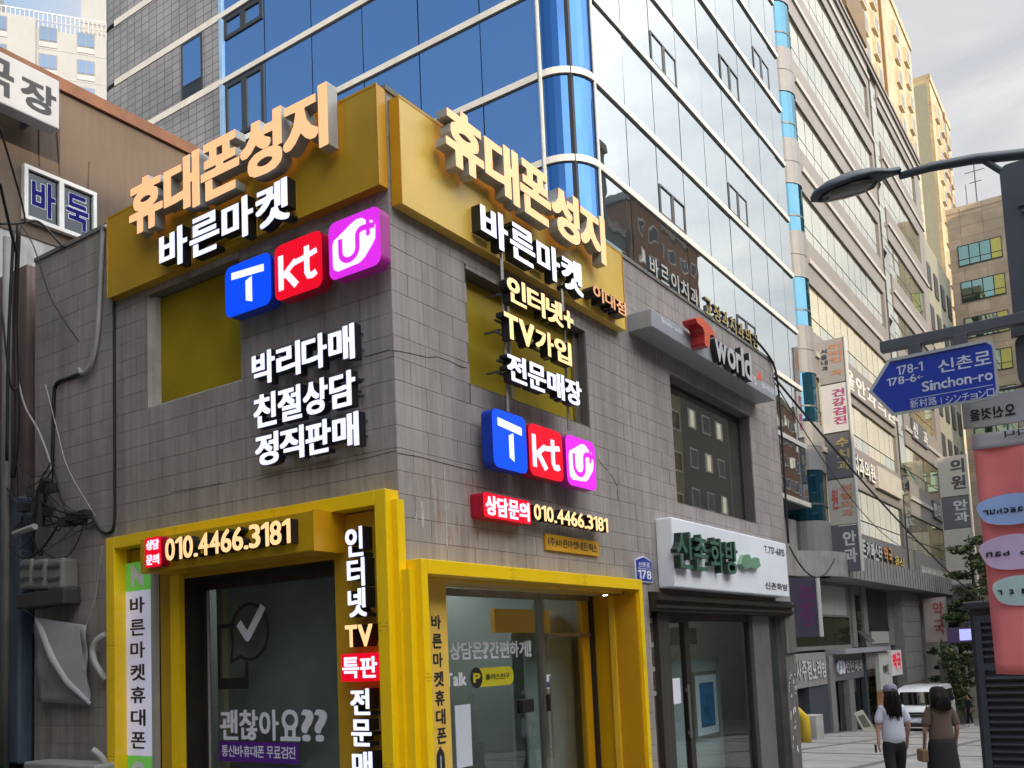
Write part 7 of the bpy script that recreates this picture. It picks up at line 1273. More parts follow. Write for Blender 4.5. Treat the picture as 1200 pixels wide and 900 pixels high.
# shopfronts (left to right)
MB().box(31.2, 36.6, YP-.25, YP+.0, -.15, 1.25).build('signboard', mat('sign_stone', (.27, .26, .24), .7, streak=.2), ob)
MB().box(31.5, 36.5, YP+.1, YP+.5, -3.0, -.16).build('dark_entry', MATS['joint_black'], ob); MB().box(34.0, 36.9, YP-.18, YP+.1, -3, -.155).build('slate_wall', mat('slate_blue', (.045, .055, .07), .6), ob)
MB().box(36.9, 37.7, YP-.3, YP+.2, -3, 1.1).build('stone_pier', gstone, ob); MB().box(37.71, 43.2, YP-.24, YP+.1, -.1, 1.1).build('signboard', mat('sign_slate', (.16, .165, .17), .6), ob)
dk_glass = mirror_glass('shop_dark_glass', (.02, .022, .022), (.18, .2, .2), 1.5, .02, .1)
for x in (37.75, 39.0, 41.0, 42.1): MB().box(x, x+.95, YP-.05, YP, -3.0, -.15).build('shop_pane', dk_glass, ob)
MB().box(40.0, 40.9, YP-.3, YP+.2, -3, -.11).build('stone_pier', gstone, ob); MB().box(43.3, 46.3, YP-.05, YP, -3.2, 0.2).build('shop_pane', dk_glass, ob)
MB().box(43.21, 43.6, YP-.3, YP-.06, -3.2, 1.1).build('slate_post', MATS['slate_blue'], ob)
lit = mat('shop_lit_goods', (.35, .16, .08), .6, var=.8, scale=6, emis=.15); MB().box(46.4, 48.8, YP-.05, YP, -3.2, -.4).build('shop_pane', lit, ob); MB().box(48.9, 51.5, YP-.05, YP, -3.4, .3).build('shop_pane', dk_glass, ob); MB().box(48.81, 48.89, YP-.2, YP, -3.4, 1.0).build('slate_post', wpan, ob)

# signs on the office building
random.seed(5)
def fsign(text, x0, x1, z0, z1, col, label, y=YO-.12, dep=.12, grp='letter rows on the striped office building', base=None):
    t = thing('facade_letter_sign', label, 'sign', ((x0+x1)/2, y, z0), W, grp)
    if base: MB().box(x0, x1, y-.01, y+.1, z0-.15, z1+.15).build('backing', base, t)
    mm_ = mat('fl_'+col, {'w': (.55, .55, .52), 'o': (.62, .25, .06), 'y': (.6, .45, .1), 'd': (.05, .05, .06), 'r': (.6, .03, .03), 'g': (.3, .3, .3)}[col], .5)
    letters(t, text, (x0, x1, z0, z1), -(y-.02), dep, mm_, dark_metal, (.03, .022), .12, eps=.02, join=True, name='lettering')
fsign('서울안과의원', 38.5, 52.3, 14.2, 15.2, 'w', 'grey letter row under the fourth glass band, left bay', base=stone)
fsign('연세치과의원', 39, 46, 9.9, 10.9, 'w', 'pale letter row left of the blank pale panel on the office building')
tag(MB().box(46.3, 52.2, YO-.2, YO-.02, 9.75, 10.95).build('blank_sign_panel', mat('blank_panel', (.38, .36, .32), .5, streak=.1)), 'blank pale sign panel on the striped office building', 'sign')
fsign('마트카페스타', 41, 46.2, 5.75, 6.65, 'w', 'white letters at the foot of the lit glass bands')
fsign('약국', 46.5, 48.6, 5.75, 6.65, 'o', 'orange pair of letters at the foot of the lit glass bands')
fsign('음식', 49, 51.5, 5.65, 6.3, 'y', 'yellow pair of letters right of the orange letters')
fsign('미용음식카페', 56.5, 66.5, 5.0, 6.0, 'w', 'pale letter row at the foot of the right bay', base=mat('sign_pale_back', (.34, .33, .3), .6))
fsign('신경과', 57.5, 62.5, 14.5, 15.5, 'w', 'three pale letters high on the right bay', base=dark_metal)
fsign('한의원', 62.5, 66.5, 9.9, 10.8, 'w', 'three pale letters low on the right bay', base=dark_metal)
fsign('학사주점노래방', 31.4, 36.5, .15, .95, 'w', 'weathered letters over the dark entry of the office building', y=YP-.27)
fsign('런던제과', 39.7, 42.9, .2, .8, 'w', 'white letters on the slate signboard', y=YP-.26)
t = thing('round_logo_sign', 'white double-ring logo on the slate signboard', 'sign', (38.8, YP-.3, .1)); 
for x in (38.5, 39.05):
    m = MB(); m.tube([(p[0], YP-.3, p[1]) for p in arc(x, .5, .28, 0, 360, 16)], .07, 5); m.build('ring', white_ink, t)
t = thing('white_shop_sign', 'square white shop sign with four small dark letters', 'sign', (45.2, YP-.6, -.6)); MB().box(44.3, 47.0, YP-.75, YP-.55, -.9, 1.05).build('sign_box', mat('sq_white', (.52, .52, .48), .5), t)
letters(t, '카페마트', (45.0, 46.3, -.1, .4), -(YP-.76), 0, black_ink, black_ink, (.03, .02), .1, join=True, name='lettering', eps=.02)
t = thing('red_letter_shop_sign', 'small white sign with bright red letters beside the square white one', 'sign', (48, YP-.6, .1)); MB().box(47.2, 49.8, YP-.72, YP-.55, -.25, 1.1).build('sign_box', mat('sq_white2', (.7, .68, .68), .5), t)
letters(t, '약국', (47.5, 49.5, .05, .95), -(YP-.73), 0, mat('red_letter', (.65, .01, .03), .4, emis=.3), red_side, (.05, .04), .08, join=True, name='lettering', eps=.02)
# vertical projecting sign towers; faces look back down the street
def vsign(x, y0, y1, segs, label, name='vertical_sign'):
    t = thing(name, label, 'sign', (x, (y0+y1)/2, segs[-1][1]))
    F = Frame((x, 0, 0), -PI/2)
    for (z1, z0, bgc, col, txt, txt2) in segs:
        MB().box(x, x+.35, y0, y1, z0+.02, z1-.02).build('sign_panel', mat('vs_'+bgc, {'w': (.58, .57, .56), 'g': (.30, .29, .28), 'd': (.10, .10, .115), 'b': (.42, .40, .36), 'v': (.07, .06, .10), 'p': (.50, .40, .36)}[bgc], .5, var=.05), t)
        def col_text(tx, cc, uu0, uu1, zt, zb):
            if not tx: return
            g = MB(); n = len(tx); st = (zt-zb)/n
            for i, ch in enumerate(tx): put_glyph(g, ch, uu0, uu1, zt-(i+1)*st+.12*st, zt-i*st-.02*st, -.012, None, (.035, .025), eps=.02)
            o = g.build('lettering', [mat('vt_'+cc, {'m': (.36, .06, .19), 'o': (.46, .20, .11), 'k': (.04, .04, .05), 'y': (.40, .32, .12), 'w': (.50, .50, .50), 'r': (.42, .10, .08), 'l': (.25, .27, .4), 'q': (.16, .03, .14)}[cc], .5)], None, fr=Frame((x, 0, 0), -PI/2)); 
            mw = o.location.copy(); o.parent = t; o.location = mw-t.location
        w_ = y1-y0
        col_text(txt, col[0], -y1+w_*.42, -y0-.1, z1-.25, z0+.3)
        col_text(txt2, col[-1], -y1+.12, -y1+w_*.36, z1-.4, z0+.6)
    zt, zb = segs[0][0], segs[-1][1]
    MB().box(x-.03, x+.38, y0-.05, y0-.001, zb, zt).build('edge_rail', wpan, t); MB().box(x-.01, x+.36, y1+.001, y1+.04, zb, zt).build('edge_rail', grey_return, t)
    m = MB(); m.box(x+.1, x+.2, y1+.041, YO+.05, zt-1.2, zt-1.1); m.box(x+.1, x+.2, y1+.041, YO+.05, zb+1, zb+1.1); m.build('bracket', dark_metal, t)
vsign(37.0, 4.85, 6.0, [(15.35, 13.3, 'g', 'ok', '이비인후과', '서울내과'), (13.28, 11.05, 'w', 'm', '건강검진', ''), (11.03, 8.95, 'd', 'yy', '수치과', ''), (8.93, 6.85, 'b', 'or', '성형외과', '원'), (6.83, 4.75, 'd', 'w', '안과', '')], 'tall stacked vertical sign tower beside the round column')
vsign(64.0, 3.9, 5.6, [(14.0, 11.2, 'b', 'k', '의원', ''), (11.18, 9.0, 'd', 'w', '안과', ''), (8.98, 5.2, 'b', 'w', '', ''), (5.18, 1.9, 'd', 'l', '치과', '')], 'pale vertical sign tower near the far end of the office building')
vsign(30.8, 5.1, 6.3, [(4.25, 1.9, 'v', 'q', '노래방당구', '')], 'small dark purple vertical sign at the near corner of the office podium')
vsign(58.0, 5.0, 6.2, [(4.2, 1.4, 'p', 'r', '약국', '')], 'small pinkish vertical sign beneath the pale sign tower')

# ================================================================== yellow apartment towers, beige block
ylw = fine_tile('yellow_cladding', (.40, .31, .175), (.29, .22, .125), .35, .9, .45, ax='R'); side_g = mat('side_wall_grey', (.24, .24, .19), .8, var=.06, streak=.05)
def ytower(x0, x1, y0, zt, cols, label):
    t = thing('yellow_apartment_tower', label, 'building', ((x0+x1)/2, y0, -7), W, 'yellow apartment towers')
    MB().box(x0, x1, y0, y0+14, -7, zt).build('wall', ylw, t); MB().box(x0-.02, x0-.001, y0+.4, y0+14.5, -7, zt-.2).build('side_wall', side_g, t); MB().box(x0, x1+.2, y0-.15, y0+14.2, zt+.001, zt+1.0).build('roof_edge', ylw, t)
    fm2 = MB().box(0, 1, -.35, .0, 0, 1).mesh('window', mat('window_cream', (.50, .43, .30), .6)); pm2 = MB().box(0, 1, -.37, -.351, 0, 1).mesh('pane', mirror_glass('warm_window', (.10, .09, .06), (.5, .45, .35), 1.6, .03, .0) if 'warm_window' not in MATS else MATS['warm_window'])
    for r in range(14):
        for c in cols:
            w = inst(fm2, 'window', t, (c, y0, zt-4.4-r*3.0), (2.1, 1, 2.0)); p_ = bpy.data.objects.new('pane', pm2); COL.objects.link(p_); p_.parent = w; p_.location = (.08, 0, .08); p_.scale = (.84, 1, .84)
    m = MB(); m.box(x0+(x1-x0)*.62, x0+(x1-x0)*.62+.5, y0-.3, y0-.001, -7, zt); m.build('downpipe', mat('brown_pipe', (.18, .10, .04), .6), t)
    return t
ty = ytower(72, 124, 14, 79, (77, 82, 88, 94, 99.5, 112, 118.5), 'nearer and taller-looking of the two yellow apartment towers, above the striped facade')
MB().box(84, 92, 13.2, 13.99, 62, 66).build('recess', mat('recess_brown', (.12, .08, .04), .8), ty)
ty2 = ytower(131, 147, 13, 78, (133.5, 138, 142.5), 'farther yellow apartment tower with the blank grey-green side wall')
MB().box(128, 130.95, 16, 30, -7, 78).build('grey_slab', side_g, ty2)
bg_ = thing('beige_tile_block', 'beige tiled block with rows of green-tinted windows at the far right', 'building', (85, 3, -6))
btile = fine_tile('beige_tile', (.42, .33, .24), (.28, .22, .17), .5, .9, .5, ax='L')
MB().box(85, 96, 1.2, 6.45, -6, 39.4).build('wall', btile, bg_); MB().box(84.95, 96, 1.1, 6.5, 39.401, 39.9).build('roof_edge', btile, bg_)
wf2 = MB().box(-.06, .0, 0, 1, 0, 1).mesh('window_frame', grk); wp2 = MB().box(-.09, -.061, 0, 1, 0, 1).mesh('pane', mirror_glass('green_window', (.10, .16, .09), (.35, .45, .35), 1.6, .03, .05)); wp3 = MB().box(-.09, -.061, 0, 1, 0, 1).mesh('pane', mat('lit_yellow_blind', (.45, .42, .10), .5))
for r in range(11):
    w = inst(wf2, 'window_frame', bg_, (85, 2.3, 34.4-r*3.3), (1, 3.5, 1.9))
    for k in range(4):
        for h in range(2):
            p_ = bpy.data.objects.new('pane', wp3 if k == 0 and r < 4 else wp2); COL.objects.link(p_); p_.parent = w; p_.location = (0, .02+.245*k, .05 if h == 0 else .33); p_.scale = (1, .22, .24 if h == 0 else .62)
m = MB(); m.tube([(86, 4.0, 39.9), (86, 4.0, 44.5)], .06, 5); m.tube([(86, 3.2, 43.2), (86, 4.8, 43.2)], .04, 4); m.tube([(86, 3.5, 42.2), (86, 4.5, 42.2)], .04, 4); m.tube([(86, 4.8, 39.9), (86, 4.8, 42.2)], .04, 4); tag(m.build('roof_antenna', dark_metal), 'thin aerial mast on the roof of the beige block', 'antenna')
# grey window block between the yellow towers and the beige block
gb2 = thing('grey_office_block', 'narrow grey block with dark window columns behind the pale sign tower', 'building', (76, 8, -5)); MB().box(70.5, 84, 6.5, 12, -5, 33).build('wall', side_g, gb2)
wq = MB().box(0, 1, -.08, 0, 0, 1).mesh('window', grk)
for r in range(10):
    for c in range(4): inst(wq, 'window', gb2, (72+c*3.1, 6.5, 29-r*3.4), (1.6, 1, 1.9))

# ================================================================== buildings across the street (they shade it and stand in the mirror glass)
lit_pane = mat('lit_window_pane', (.8, .75, .6), .5, emis=.4)
def across(name, x0, x1, y1, y0, zt, wallm, label, rows, cols, x_off=1.2, g='buildings across the street', fh=3.1):
    t = thing(name, label, 'building', ((x0+x1)/2, y1, ground_z(x0)), W, g); MB().box(x0, x1, y0, y1, -8, zt).build('wall', wallm, t); MB().box(x0-.2, x1+.2, y0, y1+.2, zt+.001, zt+.8).build('roof_edge', concrete, t)
    plm = MB().box(.2, .75, .051, .07, 0, 1).mesh('pane', lit_pane); fmm = MB().box(0, 1, 0, .05, 0, 1).mesh('window_frame', white_ink); pmm = MB().box(0, 1, .051, .07, 0, 1).mesh('pane', MATS['dark_window'])
    for r in range(rows):
        for c in range(cols):
            w = inst(fmm, 'window_frame', t, (x0+x_off+c*(x1-x0-x_off)/cols, y1, zt-3-r*fh), (1.5, 1, 1.5)); p_ = bpy.data.objects.new('pane', plm if random.random() < .25 else pmm); COL.objects.link(p_); p_.parent = w; p_.location = (.08, 0, .08); p_.scale = (.84, 1, .84)
bwn = mat('brown_brick_across', (.22, .105, .05), .8, var=.1); gry = mat('grey_across', (.12, .125, .13), .8, var=.1); bge = mat('beige_across', (.26, .22, .17), .8, var=.1)
across('brown_apartment_across', 77, 95, -22, -34, 46.5, bwn, 'brown apartment block across the street, seen mirrored in the tower glass', 12, 6)
across('dark_apartment_across', 60, 72.5, -22, -36, 49.5, gry, 'dark grey apartment block across the street, left end of the mirrored row', 14, 4)
across('link_block_across', 72.6, 76.9, -22.5, -34, 42.5, gry, 'narrow dark block between the two taller mirrored apartment blocks', 10, 2)
across('office_across', 41, 59.9, -22, -36, 24, mat('olive_grey_across', (.30, .28, .20), .8, var=.1), 'mid-height olive grey block mirrored in the upstairs window of the corner shop', 6, 9)
across('far_brown_apartment_across', 112, 132, -22, -36, 35, bwn, 'far brown apartment block mirrored low in the tower glass', 9, 8)
across('grey_office_across', -30, 17, -30, -44, 24, gry, 'long grey block across the street directly behind the photographer', 5, 12)
across('beige_office_across', 17.2, 40, -30, -44, 23, bge, 'beige block across the street, opposite the end of the corner shop', 5, 7)
al = thing('alley_shade_block', 'unseen plain grey building added across the alley to shade the left-hand wall', 'building', (-8, 9, 0), W, 'buildings across the street'); MB().box(-13, -3.0, 2.6, 18, -1, 9.5).build('wall', gry, al); MB().box(-13.1, -2.9, 2.5, 18.1, 9.501, 9.8).build('roof_edge', concrete, al)  # out-of-view block added to darken the alley end of the tiled wall
across('side_street_block', -60, -31, 6, -28, 20, bge, 'low block down the side street on the left, behind the photographer', 4, 8)

# ================================================================== street lamp, road sign, signal, banner, cabinet (right-hand side)
lampg = mat('lamp_blue_grey', (.055, .07, .085), .45, metal=.3, var=.08); pole_g = mat('pole_grey', (.115, .115, .13), .45, metal=.3, var=.06, streak=.06)
DL = 9.0
a = Vector(depth(1055, 205, DL)); b = Vector(depth(1200, 184, DL)); h0 = Vector(depth(950, 232, DL))
dirv = (b-a); dirv.z = 0; dirv.normalize()
pole_base = b+dirv*1.15; px_, py_ = pole_base.x, pole_base.y
lt = thing('street_lamp', 'dark blue-grey street lamp with a flat oval head on a long curved arm', 'street lamp', (px_, py_, ground_z(px_)-.02))
m = MB(); m.tube([(px_, py_, ground_z(px_)), (px_, py_, 4.6)], [.11, .085], 12); m.tube([(px_, py_, 4.55), (px_, py_, 5.9)], .06, 10); m.build('pole', lampg, lt, smooth=True)
m = MB(); arm = [a-Vector((0, 0, .01)), a.lerp(b, .25)+Vector((0, 0, .035)), a.lerp(b, .6)+Vector((0, 0, .05)), b+Vector((0, 0, .03)), Vector((px_, py_, b.z-.35))]
m.tube(arm, [.035, .045, .05, .055, .06], 10); m.build('arm', lampg, lt, smooth=True)
m = MB(); m.tube([a.lerp(b, .68)+Vector((0, 0, .02)), a.lerp(b, .92)+Vector((0, 0, -.22)), Vector((px_, py_, b.z-.9))], .03, 8); m.build('brace', lampg, lt, smooth=True)
L_ = (a-h0).length; ux = (a-h0).normalized(); uy = Vector((0, 0, 1)).cross(ux).normalized(); uz = ux.cross(uy)
rings = []
for s, w_, ht, dz in ((0, .01, .01, 0), (.04, .10, .05, 0), (.18, .17, .10, .0), (.42, .20, .125, .01), (.66, .17, .105, .02), (.82, .10, .07, .025), (.9, .06, .055, .03), (1.0, .05, .05, .03)):
    c = h0+ux*(L_*s)+uz*dz; n_ = 16; rings.append([tuple(c+uy*(w_*math.cos(2*PI*k/n_))+uz*(ht*math.sin(2*PI*k/n_) if math.sin(2*PI*k/n_) > 0 else .25*ht*math.sin(2*PI*k/n_))) for k in range(n_)])
hd = MB().loft(rings).build('lamp_head', lampg, lt, smooth=True)
rings = []
for s, w_ in ((.10, .06), (.2, .135), (.42, .165), (.6, .145), (.70, .07)):
    c = h0+ux*(L_*s)-uz*.022; rings.append([tuple(c+uy*(w_*math.cos(2*PI*k/12))-uz*(.035*abs(math.sin(2*PI*k/12)))) for k in range(12)])
MB().loft(rings).build('lens', mat('lamp_lens', (.05, .05, .048), .2, coat=.5), hd, smooth=True)
# sign pole with arm
sx = 1.2
bm0 = on('x', sx, 1032, 405); bm1 = on('x', sx, 1200, 372); 
sp = thing('road_sign_pole', 'grey square-section arm and pole carrying the blue road sign', 'sign post', (sx, -5.25, 0))
def beam(p, q, w_, h_, name, par, mt):
    m = MB(); y0, y1 = p[1], q[1]; m.add([(p[0]-w_, y0, p[2]-h_), (p[0]+w_, y0, p[2]-h_), (p[0]+w_, y0, p[2]+h_), (p[0]-w_, y0, p[2]+h_), (q[0]-w_, y1, q[2]-h_), (q[0]+w_, y1, q[2]-h_), (q[0]+w_, y1, q[2]+h_), (q[0]-w_, y1, q[2]+h_)], [(0, 1, 2, 3), (7, 6, 5, 4), (0, 4, 5, 1), (1, 5, 6, 2), (2, 6, 7, 3), (3, 7, 4, 0)])
    return smooth_mod(m.build(name, mt, par), .006)
beam((sx, bm0[1], bm0[2]-.02), (sx, -5.2, bm0[2]-.02), .04, .04, 'arm', sp, pole_g)
m = MB(); m.tube([(sx, -5.25, -.1), (sx, -5.25, 6.2)], [.1, .08], 12); m.build('pole', pole_g, sp, smooth=True)
rs = thing('road_name_sign', 'blue arrow-shaped road name sign in Korean, English and Japanese', 'road sign', (sx, -4.2, 3.35))
FS = Frame((sx-.03, 0, 0), -PI/2)
def SP(px, py, x=sx-.03): p = on('x', x, px, py); return float(-p[1]), float(p[2])
C6 = [SP(*p) for p in ((1018, 461), (1045, 418), (1165, 400.5), (1172, 466), (1040, 488))]
z1_ = (C6[1][1]+C6[2][1])/2; z0_ = (C6[3][1]+C6[4][1])/2; zm = C6[0][1]; ul, uk, ur = C6[0][0], (C6[1][0]+C6[4][0])/2, (C6[2][0]+C6[3][0])/2
zm = (z0_+z1_)/2
ORG[rs.name] = Vector((-(-4.2)*1.0, 0.03, 3.35))          # authored in the sign's own frame (u, depth, z)
rs.location = (sx, -4.2, 3.35); rs.rotation_euler = (0, 0, -PI/2); ORG[rs.name] = Vector((4.2, 0, 3.35))
def outline(i): return [(ul+i*1.35, zm), (uk+i*.8, z0_+i)]+[(ur-.05-i*.2+.05*math.cos(math.radians(q))-i*.6, z0_+.05+i*.8+.05*math.sin(math.radians(q))) for q in (270, 300, 330, 360)]+[(ur-.05-i*.2+.05*math.cos(math.radians(q))-i*.6, z1_-.05-i*.8+.05*math.sin(math.radians(q))) for q in (0, 30, 60, 90)]+[(uk+i*.8, z1_-i)]
MB().prism(outline(0), -.035, -.020).build('plate', mat('sign_silver', (.50, .52, .53), .35, metal=.3), rs)
g = MB(); ol = outline(.022); g.prism(ol, -.038, -.0355); g.build('plate_face', mat('road_sign_blue', (.018, .045, .40), .35, var=.03), rs)
swh = mat('sign_white_film', (.62, .66, .78), .4)
def srect(tl, tr, bl, br): A, B, C_, D_ = [SP(*p) for p in (tl, tr, bl, br)]; return ((A[0]+C_[0])/2, (B[0]+D_[0])/2, (C_[1]+D_[1])/2, (A[1]+B[1])/2)
for tx, q, wt in (('신촌로', ((1098, 421), (1162, 412), (1099, 439), (1163, 425)), (.014, .01)), ('Sinchon-ro', ((1080, 446), (1164, 435), (1080, 459), (1164, 446)), (.016, .014)), ('178-1', ((1050, 429), (1082, 425), (1051, 440), (1082, 435)), (.008, .008)), ('178-6←', ((1039, 444), (1082, 437), (1039, 454), (1083, 445)), (.008, .008)),
                  ('新村路', ((1066, 469), (1098, 465), (1067, 479), (1099, 475)), (.006, .004)), ('シンチョンロ', ((1108, 464), (1166, 456), (1108, 474), (1166, 464)), (.006, .004))):
    letters(rs, tx, srect(*q), .041, 0, swh, swh, wt, .10, name='lettering', join=True)
g = MB(); q = srect((1066, 466.5), (1164, 452.5), (1066, 467), (1164, 453)); g.box(q[0], q[1], -.0405, -.0385, q[3]-.004, q[3]); q2 = srect((1103, 466), (1104, 466), (1103, 474), (1104, 474)); g.box(q2[0], q2[0]+.004, -.0405, -.0385, q2[2], q2[3]); g.build('rule_line', swh, rs)
for px in (1072, 1127):
    u = SP(px, 415)[0]; m = MB(); m.box(u-.045, u+.045, -.045, .03, z1_-.01, z1_+.085); smooth_mod(m.build('clamp', pole_g, rs), .004)
m = MB(); m.box(uk+.02, ur-.05, -.05, .0, z1_-.018, z1_+.004); m.build('top_rail', MATS['sign_silver'], rs)
# signal back plates at the right edge
sg = thing('traffic_signal', 'grey traffic signal housing seen from behind at the right edge', 'traffic light', (sx+.3, -5.0, 3.9))
q0 = on('x', sx+.3, 1172, 200); q1 = on('x', sx+.3, 1182, 380)
FSg = Frame((sx+.3, 0, 0), -PI/2); ORG[sg.name] = Vector((5.0, 0, 3.9)); sg.rotation_euler = (0, 0, -PI/2)
u0 = -q0[1]; MB().prism(rrect(u0, u0+.62, q1[2], q0[2], .06), -.08, .16).build('housing', mat('signal_grey', (.105, .11, .13), .5, metal=.2), sg)
m = MB(); 
for z in (q1[2]+.2, q0[2]-.35): m.box(u0+.1, u0+.5, -.10, -.081, z, z+.02); m.box(u0+.12, u0+.5, -.10, -.081, z-.05, z-.03)
m.build('housing_rib', pole_g, sg); m = MB(); m.box(u0-.02, u0+.4, -.13, -.101, q1[2]-.14, q1[2]-.04); m.build('clamp', pole_g, sg)
q3 = on('x', sx+.3, 1188, 398); MB().prism(rrect(-q3[1]+.01, -q3[1]+.5, q3[2]-.36, q3[2], .06), -.08, .14).build('lower_housing', MATS['signal_grey'], sg)
# banner on its own pole
bx_ = 1.45
def BP(px, py): p = on('x', bx_, px, py); return Vector((bx_, p[1], p[2]))
fb = thing('street_banner', 'pink and white street banner seen from behind with mirrored lettering', 'banner', (bx_, -4.9, 1.4))
c1, c2, c3, c4 = BP(1125, 467), BP(1147, 506), BP(1137, 507), BP(1170, 788)
zt1, zt2 = c1.z, BP(1147, 506).z
yl = c1.y; zb_ = BP(1172, 790).z
def clothsheet(name, yL, yR, z0, z1, mt, nx=14, nz=22, amp=.02, skew=0.0):
    m = MB(); vs = []
    for i in range(nz+1):
        for j in range(nx+1):
            s, u = i/nz, j/nx; z = z1+(z0-z1)*s; y = yL+(yR-yL)*u-skew*s; x = bx_+amp*math.sin(7*u+4*s)+amp*.5*math.sin(17*u-6*s); vs.append((x, y, z-.01*math.sin(5*u)))
    m.add(vs, [(i*(nx+1)+j, i*(nx+1)+j+1, (i+1)*(nx+1)+j+1, (i+1)*(nx+1)+j) for i in range(nz) for j in range(nx)]); o = m.build(name, mt, fb, smooth=True); q = o.modifiers.new('thickness', 'SOLIDIFY'); q.thickness = .003; return o
bw = mat('banner_white_cloth', (.50, .50, .53), .7, var=.04); bp = mat('banner_pink_cloth', (.95, .24, .24), .7, var=.12, scale=1.5)
top_l = BP(1126, 468); tb = BP(1148, 508)
clothsheet('white_strip', top_l.y, -5.4, zt1-.24, zt1, bw, amp=.003)
pk = BP(1139, 512); clothsheet('pink_cloth', pk.y, -5.4, zb_, pk.z+.0, bp, amp=.02, skew=.02)
clothsheet('white_cloth', pk.y+.004, -5.4, pk.z-.10, pk.z+.02, bw, amp=.002, nz=4)
def ell(cy, cz, ry, rz_, col, nm):
    g = MB(); P_ = [(cy+ry*math.cos(t_)*(1+.10*math.sin(3*t_+cy*7)), cz+rz_*math.sin(t_)) for t_ in [2*PI*k/22 for k in range(22)]]
    g.add([(bx_-.045, p[0], p[1]) for p in P_], [tuple(range(22))]); g.build('printed_cloud', col, fb)
for (px, py, w_, h_, cn, cc, tx) in ((1188, 597, .25, .115, 'cloud_blue', (.36, .50, .85), 'Tunaichur'), (1190, 647, .24, .13, 'cloud_lilac', (.66, .48, .70), 'urb ban'), (1197, 692, .19, .11, 'cloud_teal', (.50, .66, .66), 'Soul gtr')):
    p = BP(px, py); ell(p.y, p.z, w_, h_, mat(cn, cc, .7), cn)
    g = MB(); n = len(tx); u = -(p.y+w_*.8)
    for i, ch in enumerate(tx[::-1]):
        w1 = w_*1.6/n; 
        if ch != ' ' and ch in GL: put_glyph(g, ch, u+.1*w1, u+.9*w1, p.z-.025, p.z+(.03 if ch.isupper() else .012), 0, None, (.02, .02), eps=.02, flip=True)
        u += w1
    m2 = MB(); m2.add([(bx_-.052, -v[0], v[2]) for v in g.v], g.f); m2.build('lettering', black_ink, fb)
for tx, q0, q1, h_ in (('것을오신', (1135, 477), (1192, 492), .085), ('니다', (1176, 503), (1205, 512), .05)):
    A = BP(*q0); B = BP(*q1); g = MB(); n = len(tx); u = -A.y; w1 = (-B.y+A.y)/n; zc = A.z-.03 if n > 2 else A.z-.02
    for i, ch in enumerate(tx if n < 3 else '을것신오'): put_glyph(g, ch, u+.06*w1, u+.94*w1, zc-h_, zc, 0, None, (.035, .025), eps=.01, flip=True); u += w1
    m2 = MB(); m2.add([(bx_-.012 if n > 2 else bx_-.03, -v[0], v[2]) for v in g.v], g.f); m2.build('lettering', black_ink, fb)
m = MB(); m.tube([(bx_+.06, -5.4, -.1), (bx_+.06, -5.4, zt1+.3)], .035, 8); m.tube([(bx_+.03, top_l.y, zt1+.02), (bx_+.03, -5.4, zt1+.02)], .012, 6); m.build('frame_pole', pole_g, fb)
pp = BP(1182, 795); m = MB(); m.tube([(bx_+.9, pp.y-.05, -.1), (bx_+.9, pp.y-.05, 1.45)], .03, 8); tag(m.build('thin_post', mat('blue_grey_post', (.10, .14, .19), .4, metal=.3)), 'thin blue-grey post standing in front of the dark louvred cabinet', 'post')
# louvred cabinet
cb = thing('louvred_cabinet', 'tall dark grey street cabinet with louvred doors behind the pink banner', 'cabinet', (2.6, -4.6, -.1))
q = depth(1136, 712, 8.0); qx, qy = 2.5, float(on('x', 2.5, 1139, 760)[1]); ztop = float(on('x', 2.5, 1137, 708)[2])
cbm = mat('cabinet_grey', (.055, .06, .07), .5, metal=.2, var=.1, dirt=.3)
MB().box(qx+.03, qx+1.2, qy-1.3, qy, -.15, ztop-.05).build('body', cbm, cb); smooth_mod(MB().box(qx-.04, qx+1.25, qy-1.35, qy+.04, ztop-.049, ztop+.02).build('lid', cbm, cb), .015)
for k in range(2):
    y1 = qy-.03-k*.64; y0 = y1-.6; d_ = MB(); d_.box(qx, qx+.028, y0, y0+.05, -.1, ztop-.1); d_.box(qx, qx+.028, y1-.05, y1, -.1, ztop-.1); d_.box(qx, qx+.028, y0+.05, y1-.05, ztop-.16, ztop-.1); d_.box(qx, qx+.028, y0+.05, y1-.05, ztop-.56, ztop-.50); dd = d_.build('door', mat('cabinet_blue_grey', (.075, .095, .12), .45, metal=.3), cb)
    for i in range(26):
        z = ztop-.2-i*.06
        if abs(z-(ztop-.53)) < .05 or z < -.05: continue
        m = MB(); m.add([(qx+.028, y0+.051, z+.03), (qx+.028, y1-.051, z+.03), (qx-.004, y1-.051, z-.012), (qx-.004, y0+.051, z-.012), (qx+.028, y0+.051, z+.022), (qx+.028, y1-.051, z+.022), (qx+.002, y1-.051, z-.014), (qx+.002, y0+.051, z-.014)], [(0, 1, 2, 3), (7, 6, 5, 4), (3, 2, 6, 7), (0, 4, 5, 1)]); m.build('louvre', cbm, dd)

